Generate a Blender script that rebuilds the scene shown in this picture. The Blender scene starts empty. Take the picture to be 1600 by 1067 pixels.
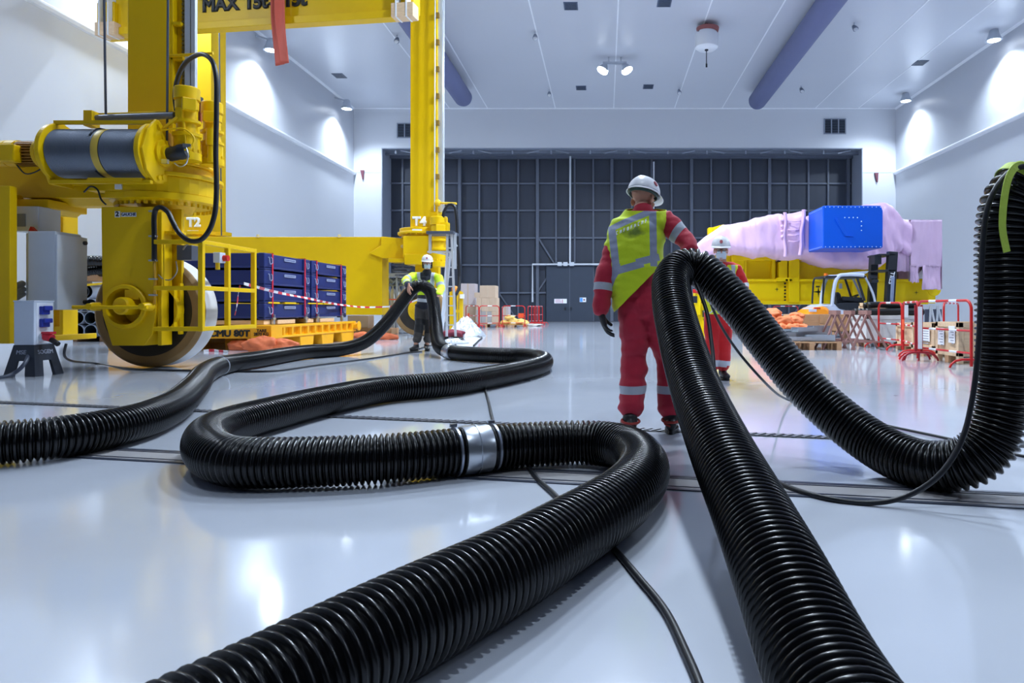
import bpy, bmesh, math, random
from mathutils import Vector, Matrix, noise
PI = math.pi
random.seed(7)
sc = bpy.context.scene
COL = sc.collection

# ------------------------------------------------------------------ camera, world, exposure
CAM_Z = 0.88                      # eye height above the floor, the lens looks level down the hall (+Y)
cam_data = bpy.data.cameras.new('camera'); cam = bpy.data.objects.new('camera', cam_data)
COL.objects.link(cam); cam.location = (0, 0, CAM_Z); cam.rotation_euler = (PI/2, 0, 0)
cam_data.sensor_width = 36.0; cam_data.lens = 24.0
cam_data.shift_x = -0.0906; cam_data.shift_y = -0.0322
cam_data.clip_start = 0.02; cam_data.clip_end = 300
cam_data.dof.use_dof = True; cam_data.dof.focus_distance = 5.0; cam_data.dof.aperture_fstop = 9.0
sc.camera = cam
world = bpy.data.worlds.new('World'); sc.world = world; world.use_nodes = True
world.node_tree.nodes['Background'].inputs[0].default_value = (0.6, 0.7, 1, 1)
world.node_tree.nodes['Background'].inputs[1].default_value = 0.2
sc.view_settings.view_transform = 'Standard'; sc.view_settings.look = 'None'
sc.view_settings.exposure = 0.2; sc.view_settings.gamma = 1.0; sc.view_settings.use_curve_mapping = False
# hall: left wall, right wall, door wall, ceiling, wall behind the camera
XL, XR, YB, ZC, YF = -15.7, 18.2, 42.7, 13.4, -9.0
LAMP_COLOR = (0.75, 0.87, 1.0)
LAMP_W = 2500.0                   # watts of one flood lamp on the side walls
def lamp(name, loc, watts, target, angle=150, blend=0.7, radius=0.22):
    l = bpy.data.lights.new(name, 'SPOT'); l.energy = watts; l.color = LAMP_COLOR
    l.spot_size = math.radians(angle); l.spot_blend = blend; l.shadow_soft_size = radius
    o = bpy.data.objects.new(name, l); COL.objects.link(o); o.location = loc
    o.rotation_euler = (Vector(target) - Vector(loc)).to_track_quat('-Z', 'Y').to_euler()
    return o
SIDE_Y = (39.7, 30.7, 21.7, 12.7, 3.7)
SIDE_F = (1.0, 1.0, 1.05, 1.0, 0.4)
for y, f in zip(SIDE_Y, SIDE_F):
    if y > 10: lamp('flood_light', (-15.0, y, 12.4), LAMP_W*f, (-12.6, y, 0), 140, 0.7)
    lamp('flood_light', (17.5, y, 12.85), LAMP_W*f, (15.0, y, 0), 140, 0.7)
for y, f in ((34.0, 1.0), (20.0, 1.2), (13.5, 0.7), (7.9, 0.45)):  # second and third pairs are added where their floor reflection stays out of view
    lamp('flood_light', (0.15, y, 12.6), LAMP_W*1.6*f, (-5.5, y, 0), 150)
    lamp('flood_light', (0.85, y, 12.6), LAMP_W*1.6*f, (4.5, y, 0), 150)
lamp('flood_light', (0.85, -0.8, 12.6), LAMP_W*0.8, (5.0, 5.0, 0), 85, 0.8)   # unseen twin lamp, added above the camera; its right half lights the near worker

# ------------------------------------------------------------------ helpers
FPX, CX, CY = 1067.0, 945.0, 482.0
def W(px, py, d):                 # a point d metres down the hall, seen at that photograph pixel
    return Vector(((px-CX)/FPX*d, d, CAM_Z-(py-CY)/FPX*d))
def G(px, py, z=0.0):             # the same for a point at height z
    return W(px, py, (CAM_Z-z)*FPX/(py-CY))
def lin(c): return c/12.92 if c <= 0.04045 else ((c+0.055)/1.055)**2.4
def rgb(r, g, b): return (lin(r/255), lin(g/255), lin(b/255), 1.0)

MATS = {}
def mat(name, col, rough=0.5, metal=0.0, spec=0.5, coat=0.0, var=0.06, vscale=3.0, bump=0.0, bscale=40.0,
        emit=None, trans=0.0, alpha=1.0, sheen=0.0, ior=1.45, stretch=None):
    if name in MATS: return MATS[name]
    m = bpy.data.materials.new(name); m.use_nodes = True; nt = m.node_tree; N = nt.nodes; L = nt.links
    p = N['Principled BSDF']; p.inputs['Roughness'].default_value = rough; p.inputs['Metallic'].default_value = metal
    p.inputs['Specular IOR Level'].default_value = spec; p.inputs['Coat Weight'].default_value = coat
    p.inputs['Coat Roughness'].default_value = 0.12; p.inputs['IOR'].default_value = ior
    p.inputs['Transmission Weight'].default_value = trans; p.inputs['Alpha'].default_value = alpha
    p.inputs['Sheen Weight'].default_value = sheen
    tc = N.new('ShaderNodeTexCoord'); mp = N.new('ShaderNodeMapping'); L.new(tc.outputs['Object'], mp.inputs['Vector'])
    if stretch: mp.inputs['Scale'].default_value = stretch
    nz = N.new('ShaderNodeTexNoise'); nz.inputs['Scale'].default_value = vscale; nz.inputs['Detail'].default_value = 4
    L.new(mp.outputs[0], nz.inputs['Vector'])
    mx = N.new('ShaderNodeMix'); mx.data_type = 'RGBA'
    mx.inputs['A'].default_value = tuple(c*(1-var) for c in col[:3])+(1,)
    mx.inputs['B'].default_value = tuple(min(1, c*(1+var)) for c in col[:3])+(1,)
    L.new(nz.outputs['Fac'], mx.inputs['Factor']); L.new(mx.outputs['Result'], p.inputs['Base Color'])
    if bump > 0:
        n2 = N.new('ShaderNodeTexNoise'); n2.inputs['Scale'].default_value = bscale; n2.inputs['Detail'].default_value = 3
        L.new(mp.outputs[0], n2.inputs['Vector'])
        b = N.new('ShaderNodeBump'); b.inputs['Strength'].default_value = bump; b.inputs['Distance'].default_value = 0.02
        L.new(n2.outputs['Fac'], b.inputs['Height']); L.new(b.outputs[0], p.inputs['Normal'])
    if emit:
        p.inputs['Emission Color'].default_value = emit[0]; p.inputs['Emission Strength'].default_value = emit[1]
    MATS[name] = m
    return m

def frame_of(d, up=Vector((0, 0, 1))):
    d = d.normalized()
    if abs(d.dot(up)) > 0.98: up = Vector((0, 1, 0)) if abs(d.y) < 0.9 else Vector((1, 0, 0))
    a = d.cross(up).normalized(); b = a.cross(d).normalized()
    return a, b
class MB:
    """collects shapes, in world coordinates, into one mesh"""
    def __init__(s): s.v = []; s.f = []; s.m = []; s.mi = 0
    def add(s, vs, fs):
        o = len(s.v); s.v += [Vector(v) for v in vs]
        for f in fs: s.f.append([i+o for i in f]); s.m.append(s.mi)
        return s
    def box(s, lo, hi, M=None):
        x0, y0, z0 = lo; x1, y1, z1 = hi
        vs = [Vector(v) for v in ((x0,y0,z0),(x1,y0,z0),(x1,y1,z0),(x0,y1,z0),(x0,y0,z1),(x1,y0,z1),(x1,y1,z1),(x0,y1,z1))]
        if M: vs = [M @ v for v in vs]
        return s.add(vs, [(0,3,2,1),(4,5,6,7),(0,1,5,4),(1,2,6,5),(2,3,7,6),(3,0,4,7)])
    def cbox(s, c, size, rz=0.0, rx=0.0, ry=0.0):
        M = Matrix.Translation(Vector(c)) @ Matrix.Rotation(rz, 4, 'Z') @ Matrix.Rotation(ry, 4, 'Y') @ Matrix.Rotation(rx, 4, 'X')
        h = Vector(size)/2
        return s.box(-h, h, M)
    def bar(s, p0, p1, w, h=None, up=Vector((0, 0, 1))):
        p0 = Vector(p0); p1 = Vector(p1); h = h or w; a, b = frame_of(p1-p0, up)
        q = [(-w/2,-h/2),(w/2,-h/2),(w/2,h/2),(-w/2,h/2)]
        return s.add([p0+a*x+b*y for x, y in q]+[p1+a*x+b*y for x, y in q], [(0,3,2,1),(4,5,6,7),(0,1,5,4),(1,2,6,5),(2,3,7,6),(3,0,4,7)])
    def cyl(s, p0, p1, r0, r1=None, n=20, cap=True):
        return s.lathe(p0, p1, [(0, r0), (1, r1 if r1 is not None else r0)], n, cap)
    def lathe(s, p0, p1, prof, n=24, cap=True):
        """prof: list of (t along p0..p1, radius)"""
        p0 = Vector(p0); p1 = Vector(p1); a, b = frame_of(p1-p0); vs = []; fs = []
        for t, r in prof:
            c = p0.lerp(p1, t)
            for k in range(n):
                an = 2*PI*k/n; vs.append(c+(a*math.cos(an)+b*math.sin(an))*r)
        for i in range(len(prof)-1):
            for k in range(n):
                k2 = (k+1) % n; fs.append((i*n+k, i*n+k2, (i+1)*n+k2, (i+1)*n+k))
        if cap:
            fs.append(tuple(reversed(range(n)))); q = (len(prof)-1)*n; fs.append(tuple(range(q, q+n)))
        return s.add(vs, fs)
    def tube(s, pts, r, n=10, cap=True, radii=None):
        pts = [Vector(p) for p in pts]; vs = []; fs = []; m = len(pts); a = None
        for i, p in enumerate(pts):
            t = (pts[min(i+1, m-1)]-pts[max(i-1, 0)]).normalized()
            if a is None: a, b = frame_of(t)
            else:
                a = (a-t*a.dot(t))
                a = a.normalized() if a.length > 1e-6 else frame_of(t)[0]
                b = a.cross(t).normalized()
            rr = radii[i] if radii else r
            for k in range(n):
                an = 2*PI*k/n; vs.append(p+(a*math.cos(an)+b*math.sin(an))*rr)
        for i in range(m-1):
            for k in range(n):
                k2 = (k+1) % n; fs.append((i*n+k, (i+1)*n+k, (i+1)*n+k2, i*n+k2))
        if cap: fs.append(tuple(range(n))); fs.append(tuple(reversed(range((m-1)*n, m*n))))
        return s.add(vs, fs)
    def prism(s, poly, axis, lo, hi):
        """poly in the two other axes (order x,y,z without axis), extruded along axis"""
        ar = sum(poly[i][0]*poly[(i+1) % len(poly)][1]-poly[(i+1) % len(poly)][0]*poly[i][1] for i in range(len(poly)))
        if ar < 0: poly = list(reversed(poly))
        def P(u, v, w): return {'x': (w, u, v), 'y': (u, w, v), 'z': (u, v, w)}[axis]
        n = len(poly); vs = [P(u, v, lo) for u, v in poly]+[P(u, v, hi) for u, v in poly]
        flip = axis == 'y'
        fs = [tuple(reversed(range(n))), tuple(range(n, 2*n))]+[(i, (i+1) % n, n+(i+1) % n, n+i) for i in range(n)]
        if flip: fs = [tuple(reversed(f)) for f in fs]
        return s.add(vs, fs)
    def ell(s, c, r, n=16, m=10, M=None, f=None):
        c = Vector(c); vs = []; fs = []
        for i in range(m+1):
            th = PI*i/m
            for k in range(n):
                ph = 2*PI*k/n; v = Vector((math.sin(th)*math.cos(ph)*r[0], math.sin(th)*math.sin(ph)*r[1], math.cos(th)*r[2]))
                if f: v = f(v)
                if M: v = M @ v
                vs.append(c+v)
        for i in range(m):
            for k in range(n):
                k2 = (k+1) % n; q = (i*n+k, (i+1)*n+k, (i+1)*n+k2, i*n+k2)
                if i == 0: q = (q[0], q[1], q[2])
                elif i == m-1: q = (q[0], q[1], q[3])
                fs.append(q)
        return s.add(vs, fs)
    def grid(s, fn, nu, nv, closed=False, thick=None):
        """fn(u, v) -> point, u and v in 0..1"""
        vs = [Vector(fn(i/nu, j/nv)) for j in range(nv+1) for i in range(nu+(0 if closed else 1))]; w = nu if closed else nu+1; fs = []
        for j in range(nv):
            for i in range(nu):
                i2 = (i+1) % w if closed else i+1
                fs.append((j*w+i, j*w+i2, (j+1)*w+i2, (j+1)*w+i))
        return s.add(vs, fs)
ROOTLOC = {}
def top_of(o):
    while o.parent: o = o.parent
    return o
def obj(name, mb, m, parent=None, smooth=None, bevel=0.0, solid=0.0, merge=False):
    off = ROOTLOC.get(top_of(parent).name, Vector()) if parent else Vector()
    me = bpy.data.meshes.new(name); me.from_pydata([v-off for v in mb.v], [], mb.f)
    ms = m if isinstance(m, (list, tuple)) else [m]
    for q in ms: me.materials.append(q)
    if len(ms) > 1: me.polygons.foreach_set('material_index', mb.m)
    if merge:
        b = bmesh.new(); b.from_mesh(me); bmesh.ops.remove_doubles(b, verts=b.verts, dist=1e-5); bmesh.ops.recalc_face_normals(b, faces=b.faces); b.to_mesh(me); b.free()
    o = bpy.data.objects.new(name, me); COL.objects.link(o)
    if parent: o.parent = parent
    if smooth is not None: shade(me, smooth)
    if bevel > 0:
        bv = o.modifiers.new('bevel', 'BEVEL'); bv.width = bevel; bv.segments = 2; bv.limit_method = 'ANGLE'; bv.angle_limit = math.radians(40)
    if solid: sd = o.modifiers.new('solid', 'SOLIDIFY'); sd.thickness = solid; sd.offset = 0
    return o
def shade(me, ang=40):
    me.polygons.foreach_set('use_smooth', [True]*len(me.polygons))
    if ang < 180: me.set_sharp_from_angle(angle=math.radians(ang))
def thing(name, label, cat, loc=(0, 0, 0), rz=0.0, group=None):
    o = bpy.data.objects.new(name, None); COL.objects.link(o); o.location = loc; o.rotation_euler = (0, 0, rz)
    o.empty_display_size = 0.1; ROOTLOC[o.name] = Vector(loc)
    o['label'] = label; o['category'] = cat
    if group: o['group'] = group
    return o
def tag(o, label, cat, group=None, kind=None):
    o['label'] = label; o['category'] = cat
    if group: o['group'] = group
    if kind: o['kind'] = kind
    return o
def struct(o, label=None):
    o['kind'] = 'structure'
    if label: o['label'] = label
    return o
def dup(root, loc, rz=0.0, label=None, group=None, scale=None):
    r = root.copy(); COL.objects.link(r); r.location = loc; r.rotation_euler = (0, 0, rz)
    if label: r['label'] = label
    if group: r['group'] = group
    if scale: r.scale = scale
    for ch in list(root.children):
        c = ch.copy(); COL.objects.link(c); c.parent = r
        for g in list(ch.children):
            d = g.copy(); COL.objects.link(d); d.parent = c
    return r
def text_part(name, s, loc, size, m, parent=None, rot=(PI/2, 0, 0), bold=0.0, ext=0.002, align='CENTER', sx=1.0):
    cu = bpy.data.curves.new(name, 'FONT'); cu.body = s; cu.size = size; cu.align_x = align; cu.align_y = 'CENTER'; cu.extrude = ext; cu.bevel_depth = bold; cu.bevel_resolution = 1
    t = bpy.data.objects.new(name, cu); COL.objects.link(t)
    dg = bpy.context.evaluated_depsgraph_get(); me = bpy.data.meshes.new_from_object(t.evaluated_get(dg))
    bpy.data.objects.remove(t); me.name = name
    R = Matrix.Translation(Vector(loc)) @ (rot.to_4x4() if isinstance(rot, Matrix) else Matrix.Rotation(rot[2], 4, 'Z') @ Matrix.Rotation(rot[1], 4, 'Y') @ Matrix.Rotation(rot[0], 4, 'X')) @ Matrix.Diagonal((sx, 1, 1, 1))
    if parent: R = Matrix.Translation(-ROOTLOC.get(top_of(parent).name, Vector())) @ R
    me.transform(R); me.materials.clear(); me.materials.append(m)
    o = bpy.data.objects.new(name, me); COL.objects.link(o)
    if parent: o.parent = parent
    return o
def catmull(pts, step):
    """points every `step` metres along a smooth curve through pts"""
    P = [Vector(p) for p in pts]; P = [P[0]*2-P[1]]+P+[P[-1]*2-P[-2]]; out = []
    for i in range(1, len(P)-2):
        a, b, c, d = P[i-1:i+3]
        t0 = 0; t1 = t0+max((b-a).length, 1e-4)**0.5; t2 = t1+max((c-b).length, 1e-4)**0.5; t3 = t2+max((d-c).length, 1e-4)**0.5
        n = max(6, int((c-b).length/step*2))
        for k in range(n):
            t = t1+(t2-t1)*k/n
            A1 = a*((t1-t)/(t1-t0))+b*((t-t0)/(t1-t0)); A2 = b*((t2-t)/(t2-t1))+c*((t-t1)/(t2-t1)); A3 = c*((t3-t)/(t3-t2))+d*((t-t2)/(t3-t2))
            B1 = A1*((t2-t)/(t2-t0))+A2*((t-t0)/(t2-t0)); B2 = A2*((t3-t)/(t3-t1))+A3*((t-t1)/(t3-t1))
            out.append(B1*((t2-t)/(t2-t1))+B2*((t-t1)/(t2-t1)))
    out.append(P[-2])
    res = [out[0]]; acc = 0
    for i in range(1, len(out)):
        p, q = out[i-1], out[i]; L = (q-p).length
        while acc+L >= step:
            p = p.lerp(q, (step-acc)/L); res.append(p.copy()); L = (q-p).length; acc = 0
            if L < 1e-9: break
        acc += L
    return res
def remesh(name, mb, vox, m, parent=None, smooth_it=3, fold=0.0, ffreq=9.0, keep=None, cuts=()):
    """fuse all the shapes of mb into one continuous skin"""
    me = bpy.data.meshes.new('tmp'); me.from_pydata(mb.v, [], mb.f)
    o = bpy.data.objects.new('tmp', me); COL.objects.link(o)
    r = o.modifiers.new('r', 'REMESH'); r.mode = 'VOXEL'; r.voxel_size = vox
    if smooth_it:
        s_ = o.modifiers.new('s', 'SMOOTH'); s_.iterations = smooth_it; s_.factor = 0.5
    dg = bpy.context.evaluated_depsgraph_get(); e = bpy.data.meshes.new_from_object(o.evaluated_get(dg)); bpy.data.objects.remove(o); e.name = name
    if fold:
        e.calc_loop_triangles(); ns = [v.normal.copy() for v in e.vertices]
        for v, n in zip(e.vertices, ns):
            q = v.co*ffreq; f = noise.noise(Vector((q.x*0.8, q.y*0.8, q.z*1.5)))+0.6*noise.noise(Vector((q.x*1.3+5, q.y*1.3, q.z*3.1)))
            v.co += n*f*fold
    if keep:
        b = bmesh.new(); b.from_mesh(e); bmesh.ops.delete(b, geom=[v for v in b.verts if not keep(v.co)], context='VERTS'); b.to_mesh(e); b.free()
    if cuts:                      # clean hems and necklines: (point, normal), the side of the normal stays
        b = bmesh.new(); b.from_mesh(e)
        for co, no in cuts: bmesh.ops.bisect_plane(b, geom=b.verts[:]+b.edges[:]+b.faces[:], plane_co=co, plane_no=no, clear_inner=True)
        b.to_mesh(e); b.free()
    off = ROOTLOC.get(top_of(parent).name, Vector()) if parent else Vector()
    e.transform(Matrix.Translation(-off)); e.materials.clear(); e.materials.append(m)
    shade(e, 180)
    q = bpy.data.objects.new(name, e); COL.objects.link(q)
    if parent: q.parent = parent
    return q
def banded(name, ca, cb, axis, period, frac=0.5, rough=0.45):
    """two colours in bands along one object axis (red and white rails, barrier tape)"""
    if name in MATS: return MATS[name]
    m = bpy.data.materials.new(name); m.use_nodes = True; N = m.node_tree.nodes; L = m.node_tree.links; p = N['Principled BSDF']; p.inputs['Roughness'].default_value = rough
    tc = N.new('ShaderNodeTexCoord'); d = N.new('ShaderNodeVectorMath'); d.operation = 'DOT_PRODUCT'; d.inputs[1].default_value = Vector(axis)/period
    L.new(tc.outputs['Object'], d.inputs[0]); fr = N.new('ShaderNodeMath'); fr.operation = 'FRACT'; L.new(d.outputs['Value'], fr.inputs[0])
    lt = N.new('ShaderNodeMath'); lt.operation = 'LESS_THAN'; lt.inputs[1].default_value = frac; L.new(fr.outputs[0], lt.inputs[0])
    mx = N.new('ShaderNodeMix'); mx.data_type = 'RGBA'; mx.inputs['A'].default_value = ca; mx.inputs['B'].default_value = cb
    L.new(lt.outputs[0], mx.inputs['Factor']); L.new(mx.outputs['Result'], p.inputs['Base Color']); MATS[name] = m
    return m

# ------------------------------------------------------------------ materials
YEL = mat('yellow_paint', rgb(226, 184, 0), 0.42, spec=0.35, var=0.05, vscale=2.0)
YEL2 = mat('yellow_tyre_rim', rgb(230, 190, 20), 0.4)
AMB = mat('amber_paint', rgb(240, 172, 12), 0.42, var=0.06)
BLK = mat('black_rubber', rgb(16, 17, 20), 0.42, var=0.15)
DRK = mat('dark_metal', rgb(44, 50, 60), 0.4, metal=0.3, var=0.1)
CHR = mat('galvanised_metal', rgb(200, 205, 212), 0.28, metal=0.9, var=0.08, vscale=8)
ALU = mat('aluminium', rgb(214, 220, 228), 0.35, metal=0.6, var=0.05)
GRY = mat('grey_cabinet_paint', rgb(196, 204, 216), 0.4)
WHT = mat('white_plastic', rgb(228, 232, 238), 0.4, var=0.02)
PAPER = mat('white_paper', rgb(238, 240, 246), 0.7, var=0.03, vscale=30)
RED = mat('red_paint', rgb(200, 32, 30), 0.4)
STRAP_RED = mat('red_strap', rgb(196, 30, 52), 0.6)
BLUE = mat('bright_blue_paint', rgb(0, 88, 214), 0.4, var=0.03)
NAVY = mat('navy_crate_paint', rgb(25, 40, 98), 0.42, var=0.1, vscale=4)
WOOD = mat('pale_wood', rgb(222, 192, 156), 0.65, var=0.22, vscale=5, stretch=(1, 6, 6), bump=0.15, bscale=12)
WOOD2 = mat('brown_wood', rgb(190, 148, 110), 0.65, var=0.22, vscale=5, stretch=(1, 6, 6), bump=0.15, bscale=12)
CARD = mat('cardboard', rgb(206, 182, 158), 0.75, var=0.08)
ORG = mat('terracotta_cloth', rgb(214, 112, 70), 0.65, var=0.15, vscale=9, bump=0.3, bscale=14)
CREAM = mat('yellow_cloth', rgb(246, 208, 120), 0.7, var=0.1, bump=0.3, bscale=12)
FOIL = mat('silver_sheet', rgb(214, 220, 230), 0.3, metal=0.55, var=0.1, bump=0.4, bscale=9)
INK = mat('black_lettering', rgb(18, 20, 22), 0.5)
INKW = mat('white_lettering', rgb(244, 246, 250), 0.5, var=0.0)
RUST = mat('rusty_brown_steel', rgb(150, 112, 106), 0.6, var=0.2, vscale=8)
BROWN_STAIN = mat('tan_rubber', rgb(146, 116, 74), 0.7, var=0.3, vscale=4)
# ------------------------------------------------------------------ the hall
def floor_mat():
    m = bpy.data.materials.new('epoxy_floor'); m.use_nodes = True; N = m.node_tree.nodes; L = m.node_tree.links; p = N['Principled BSDF']
    tc = N.new('ShaderNodeTexCoord')
    n1 = N.new('ShaderNodeTexNoise'); n1.inputs['Scale'].default_value = 0.55; n1.inputs['Detail'].default_value = 5; L.new(tc.outputs['Object'], n1.inputs['Vector'])
    r = N.new('ShaderNodeValToRGB'); r.color_ramp.elements[0].position = 0.3; r.color_ramp.elements[1].position = 0.7
    r.color_ramp.elements[0].color = rgb(190, 196, 208); r.color_ramp.elements[1].color = rgb(206, 211, 222); L.new(n1.outputs['Fac'], r.inputs[0])
    # small dark scuffs, worn into the coating
    v = N.new('ShaderNodeTexVoronoi'); v.inputs['Scale'].default_value = 0.9; v.inputs['Randomness'].default_value = 1; L.new(tc.outputs['Object'], v.inputs['Vector'])
    n2 = N.new('ShaderNodeTexNoise'); n2.inputs['Scale'].default_value = 14; n2.inputs['Detail'].default_value = 3; L.new(tc.outputs['Object'], n2.inputs['Vector'])
    ad = N.new('ShaderNodeMath'); ad.operation = 'MULTIPLY_ADD'; ad.inputs[1].default_value = 0.07; L.new(n2.outputs['Fac'], ad.inputs[0]); L.new(v.outputs['Distance'], ad.inputs[2])
    r2 = N.new('ShaderNodeValToRGB'); r2.color_ramp.elements[0].position = 0.052; r2.color_ramp.elements[1].position = 0.062
    r2.color_ramp.elements[0].color = (1, 1, 1, 1); r2.color_ramp.elements[1].color = (0, 0, 0, 1); L.new(ad.outputs[0], r2.inputs[0])
    mx = N.new('ShaderNodeMix'); mx.data_type = 'RGBA'; mx.inputs['B'].default_value = rgb(136, 142, 156); L.new(r2.outputs[0], mx.inputs['Factor']); L.new(r.outputs[0], mx.inputs['A'])
    L.new(mx.outputs['Result'], p.inputs['Base Color'])
    n3 = N.new('ShaderNodeTexNoise'); n3.inputs['Scale'].default_value = 2.2; n3.inputs['Detail'].default_value = 6; L.new(tc.outputs['Object'], n3.inputs['Vector'])
    rr = N.new('ShaderNodeMapRange'); rr.inputs['To Min'].default_value = 0.085; rr.inputs['To Max'].default_value = 0.14; L.new(n3.outputs['Fac'], rr.inputs['Value']); L.new(rr.outputs[0], p.inputs['Roughness'])
    n4 = N.new('ShaderNodeTexNoise'); n4.inputs['Scale'].default_value = 1.3; n4.inputs['Detail'].default_value = 2; L.new(tc.outputs['Object'], n4.inputs['Vector'])
    b = N.new('ShaderNodeBump'); b.inputs['Strength'].default_value = 0.025; b.inputs['Distance'].default_value = 0.02; L.new(n4.outputs['Fac'], b.inputs['Height'])
    p.inputs['Specular IOR Level'].default_value = 0.55; p.inputs['Coat Weight'].default_value = 0.4; p.inputs['Coat Roughness'].default_value = 0.08
    return m
WALLM = mat('white_wall_panel', rgb(204, 208, 216), 0.38, spec=0.4, var=0.02, vscale=0.4)
CEILM = mat('white_ceiling_panel', rgb(200, 204, 213), 0.3, spec=0.5, var=0.02, vscale=0.4)
SEAM = mat('pale_seam', rgb(238, 241, 247), 0.4)
DOORM = mat('dark_grey_door_sheet', rgb(54, 60, 73), 0.5, spec=0.4, var=0.12, vscale=1.2, stretch=(3, 3, 0.4))
DOORR = mat('dark_grey_door_rib', rgb(88, 95, 110), 0.5, var=0.08)
JAMB = mat('grey_jamb', rgb(140, 148, 164), 0.5)
PIPEW = mat('white_conduit', rgb(200, 206, 216), 0.4)
HOLE = mat('black_gap', rgb(14, 18, 26), 0.8)
struct(obj('floor', MB().box((XL-0.4, YF-0.4, -0.3), (XR+0.4, YB+3.2, 0)), floor_mat()))
struct(obj('ceiling', MB().box((XL-0.4, YF-0.4, ZC), (XR+0.4, YB+3.2, ZC+0.3)), CEILM))
struct(obj('wall_left', MB().box((XL-0.3, YF-0.3, 0), (XL, YB+3, ZC)), WALLM))
struct(obj('wall_right', MB().box((XR, YF-0.3, 0), (XR+0.3, YB+3, ZC)), WALLM))
struct(obj('wall_front', MB().box((XL, YF-0.3, 0), (XR, YF, ZC)), mat('grey_wall_behind', rgb(52, 56, 64), 0.5)))
OX0, OX1, OZ = (596-CX)/FPX*YB, (1348-CX)/FPX*YB, CAM_Z+(CY-231)/FPX*YB
wb = MB(); wb.box((XL, YB, 0), (OX0, YB+1.9, ZC)); wb.box((OX1, YB, 0), (XR, YB+1.9, ZC)); wb.box((OX0, YB, OZ), (OX1, YB+1.9, ZC))
struct(obj('wall_back', wb, WALLM))
YD = YB+1.75
jb = MB(); jb.box((OX0, YB-0.02, 0), (OX0+0.06, YD, OZ)); jb.box((OX1-0.06, YB-0.02, 0), (OX1, YD, OZ)); jb.box((OX0, YB-0.02, OZ-0.06), (OX1, YD, OZ))
struct(obj('trim_1', jb, JAMB, bevel=0.01))
# ledges along the side walls and a thin line on the door wall
for nm, x, s in (('trim_2', XL, 1), ('trim_3', XR, -1)):
    z = 9.35
    t = MB(); t.prism([(0, 0), (0.10*s, 0.02), (0.16*s, 0.10), (0.16*s, 0.16), (0, 0.26)], 'y', YF, YB)
    for v in t.v: v.x += x; v.z += z-0.13
    struct(obj(nm, t, SEAM))
t = MB()
for x0, x1 in ((XL, OX0), (OX1, XR)): t.box((x0, YB-0.012, 9.36), (x1, YB, 9.40))
struct(obj('trim_4', t, mat('thin_grey_seam', rgb(170, 178, 194), 0.5)))
# ceiling panel seams
t = MB()
for px in (700, 760, 867, 959, 1055, 1130, 1190, 1277, 1345):
    x = (px-CX)/316*12.52
    t.box((x-0.03, YF, ZC-0.012), (x+0.03, YB, ZC))
t.box((XL, YB-0.09, ZC-0.05), (XR, YB, ZC))
struct(obj('trim_5', t, SEAM))
t = MB(); t.prism([(0, 0), (0.1, 0), (0, -0.1)], 'y', YF, YB)
for v in t.v: v.x += XL; v.z += ZC
u = MB(); u.prism([(0, 0), (-0.1, 0), (0, -0.1)], 'y', YF, YB)
for v in u.v: v.x += XR; v.z += ZC
t.add(u.v, u.f); struct(obj('trim_6', t, SEAM))

# the big sliding door: six leaves of ribbed sheet, a small personnel door in one of them
dr = bpy.data.objects.new('door_1', None); COL.objects.link(dr); dr.location = (0, YD, 0); ROOTLOC['door_1'] = Vector((0, YD, 0)); struct(dr, 'dark grey ribbed sliding hangar door filling the end wall')
DZ = CAM_Z+(CY-240)/FPX*YD
dx = lambda px: (px-CX)/FPX*YD
leaf_edges = [600, 718.6, 840, 956, 1080.5, 1202, 1325, 1346]
dzs = [CAM_Z+(CY-y)/FPX*YD for y in (245.3, 286.6, 328.8, 371.8, 414, 457.5)]
for i in range(len(leaf_edges)-1):
    x0, x1 = dx(leaf_edges[i]), dx(leaf_edges[i+1]); off = 0.10 if i % 2 else 0.0
    p = MB(); p.box((x0-0.05, YD+off, 0.02), (x1+0.05, YD+off+0.08, DZ)); lf = obj('door_leaf', p, DOORM, dr)
    r = MB(); n = 4 if x1-x0 > 3 else 1
    for k in range(n+1):
        x = x0+(x1-x0)*k/n; w = 0.11 if 0 < k < n else 0.2
        r.box((x-w/2, YD+off-0.14, 0.05), (x+w/2, YD+off+0.01, DZ-0.02))
    for z in dzs: r.box((x0, YD+off-0.11, z-0.055), (x1, YD+off+0.005, z+0.055))
    if n == 4:
        xm = (x0+x1)/2; q = (x1-x0)/4
        for sx in (-1, 1):
            r.bar((xm, YD+off-0.08, dzs[5]), (xm+sx*q*0.95, YD+off-0.08, 0.1), 0.08)
        if i in (2, 3):
            s = 1 if i == 2 else -1; xa = x0 if i == 2 else x1
            r.bar((xa+s*0.05, YD+off-0.08, dzs[3]), (xa+s*q*0.95, YD+off-0.08, dzs[4]), 0.1)
            r.bar((xa+s*q*0.95, YD+off-0.08, dzs[4]), (xa+s*0.05, YD+off-0.08, dzs[5]+0.1), 0.1)
    obj('rib', r, DOORR, lf, bevel=0.01)
t = MB(); t.box((OX0+0.06, YD-0.3, DZ-0.35), (OX1-0.06, YD+0.2, DZ-0.1)); t.box((OX0+0.06, YB+0.5, OZ-0.32), (OX1-0.06, YB+0.62, OZ-0.22))
obj('track', t, DOORR, dr)
t = MB(); t.box((OX0+0.06, YD+0.19, DZ-0.2), (OX1-0.06, YD+0.5, OZ)); obj('gap', t, HOLE, dr)
t = MB(); x = OX0+0.8; k = 0
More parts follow.
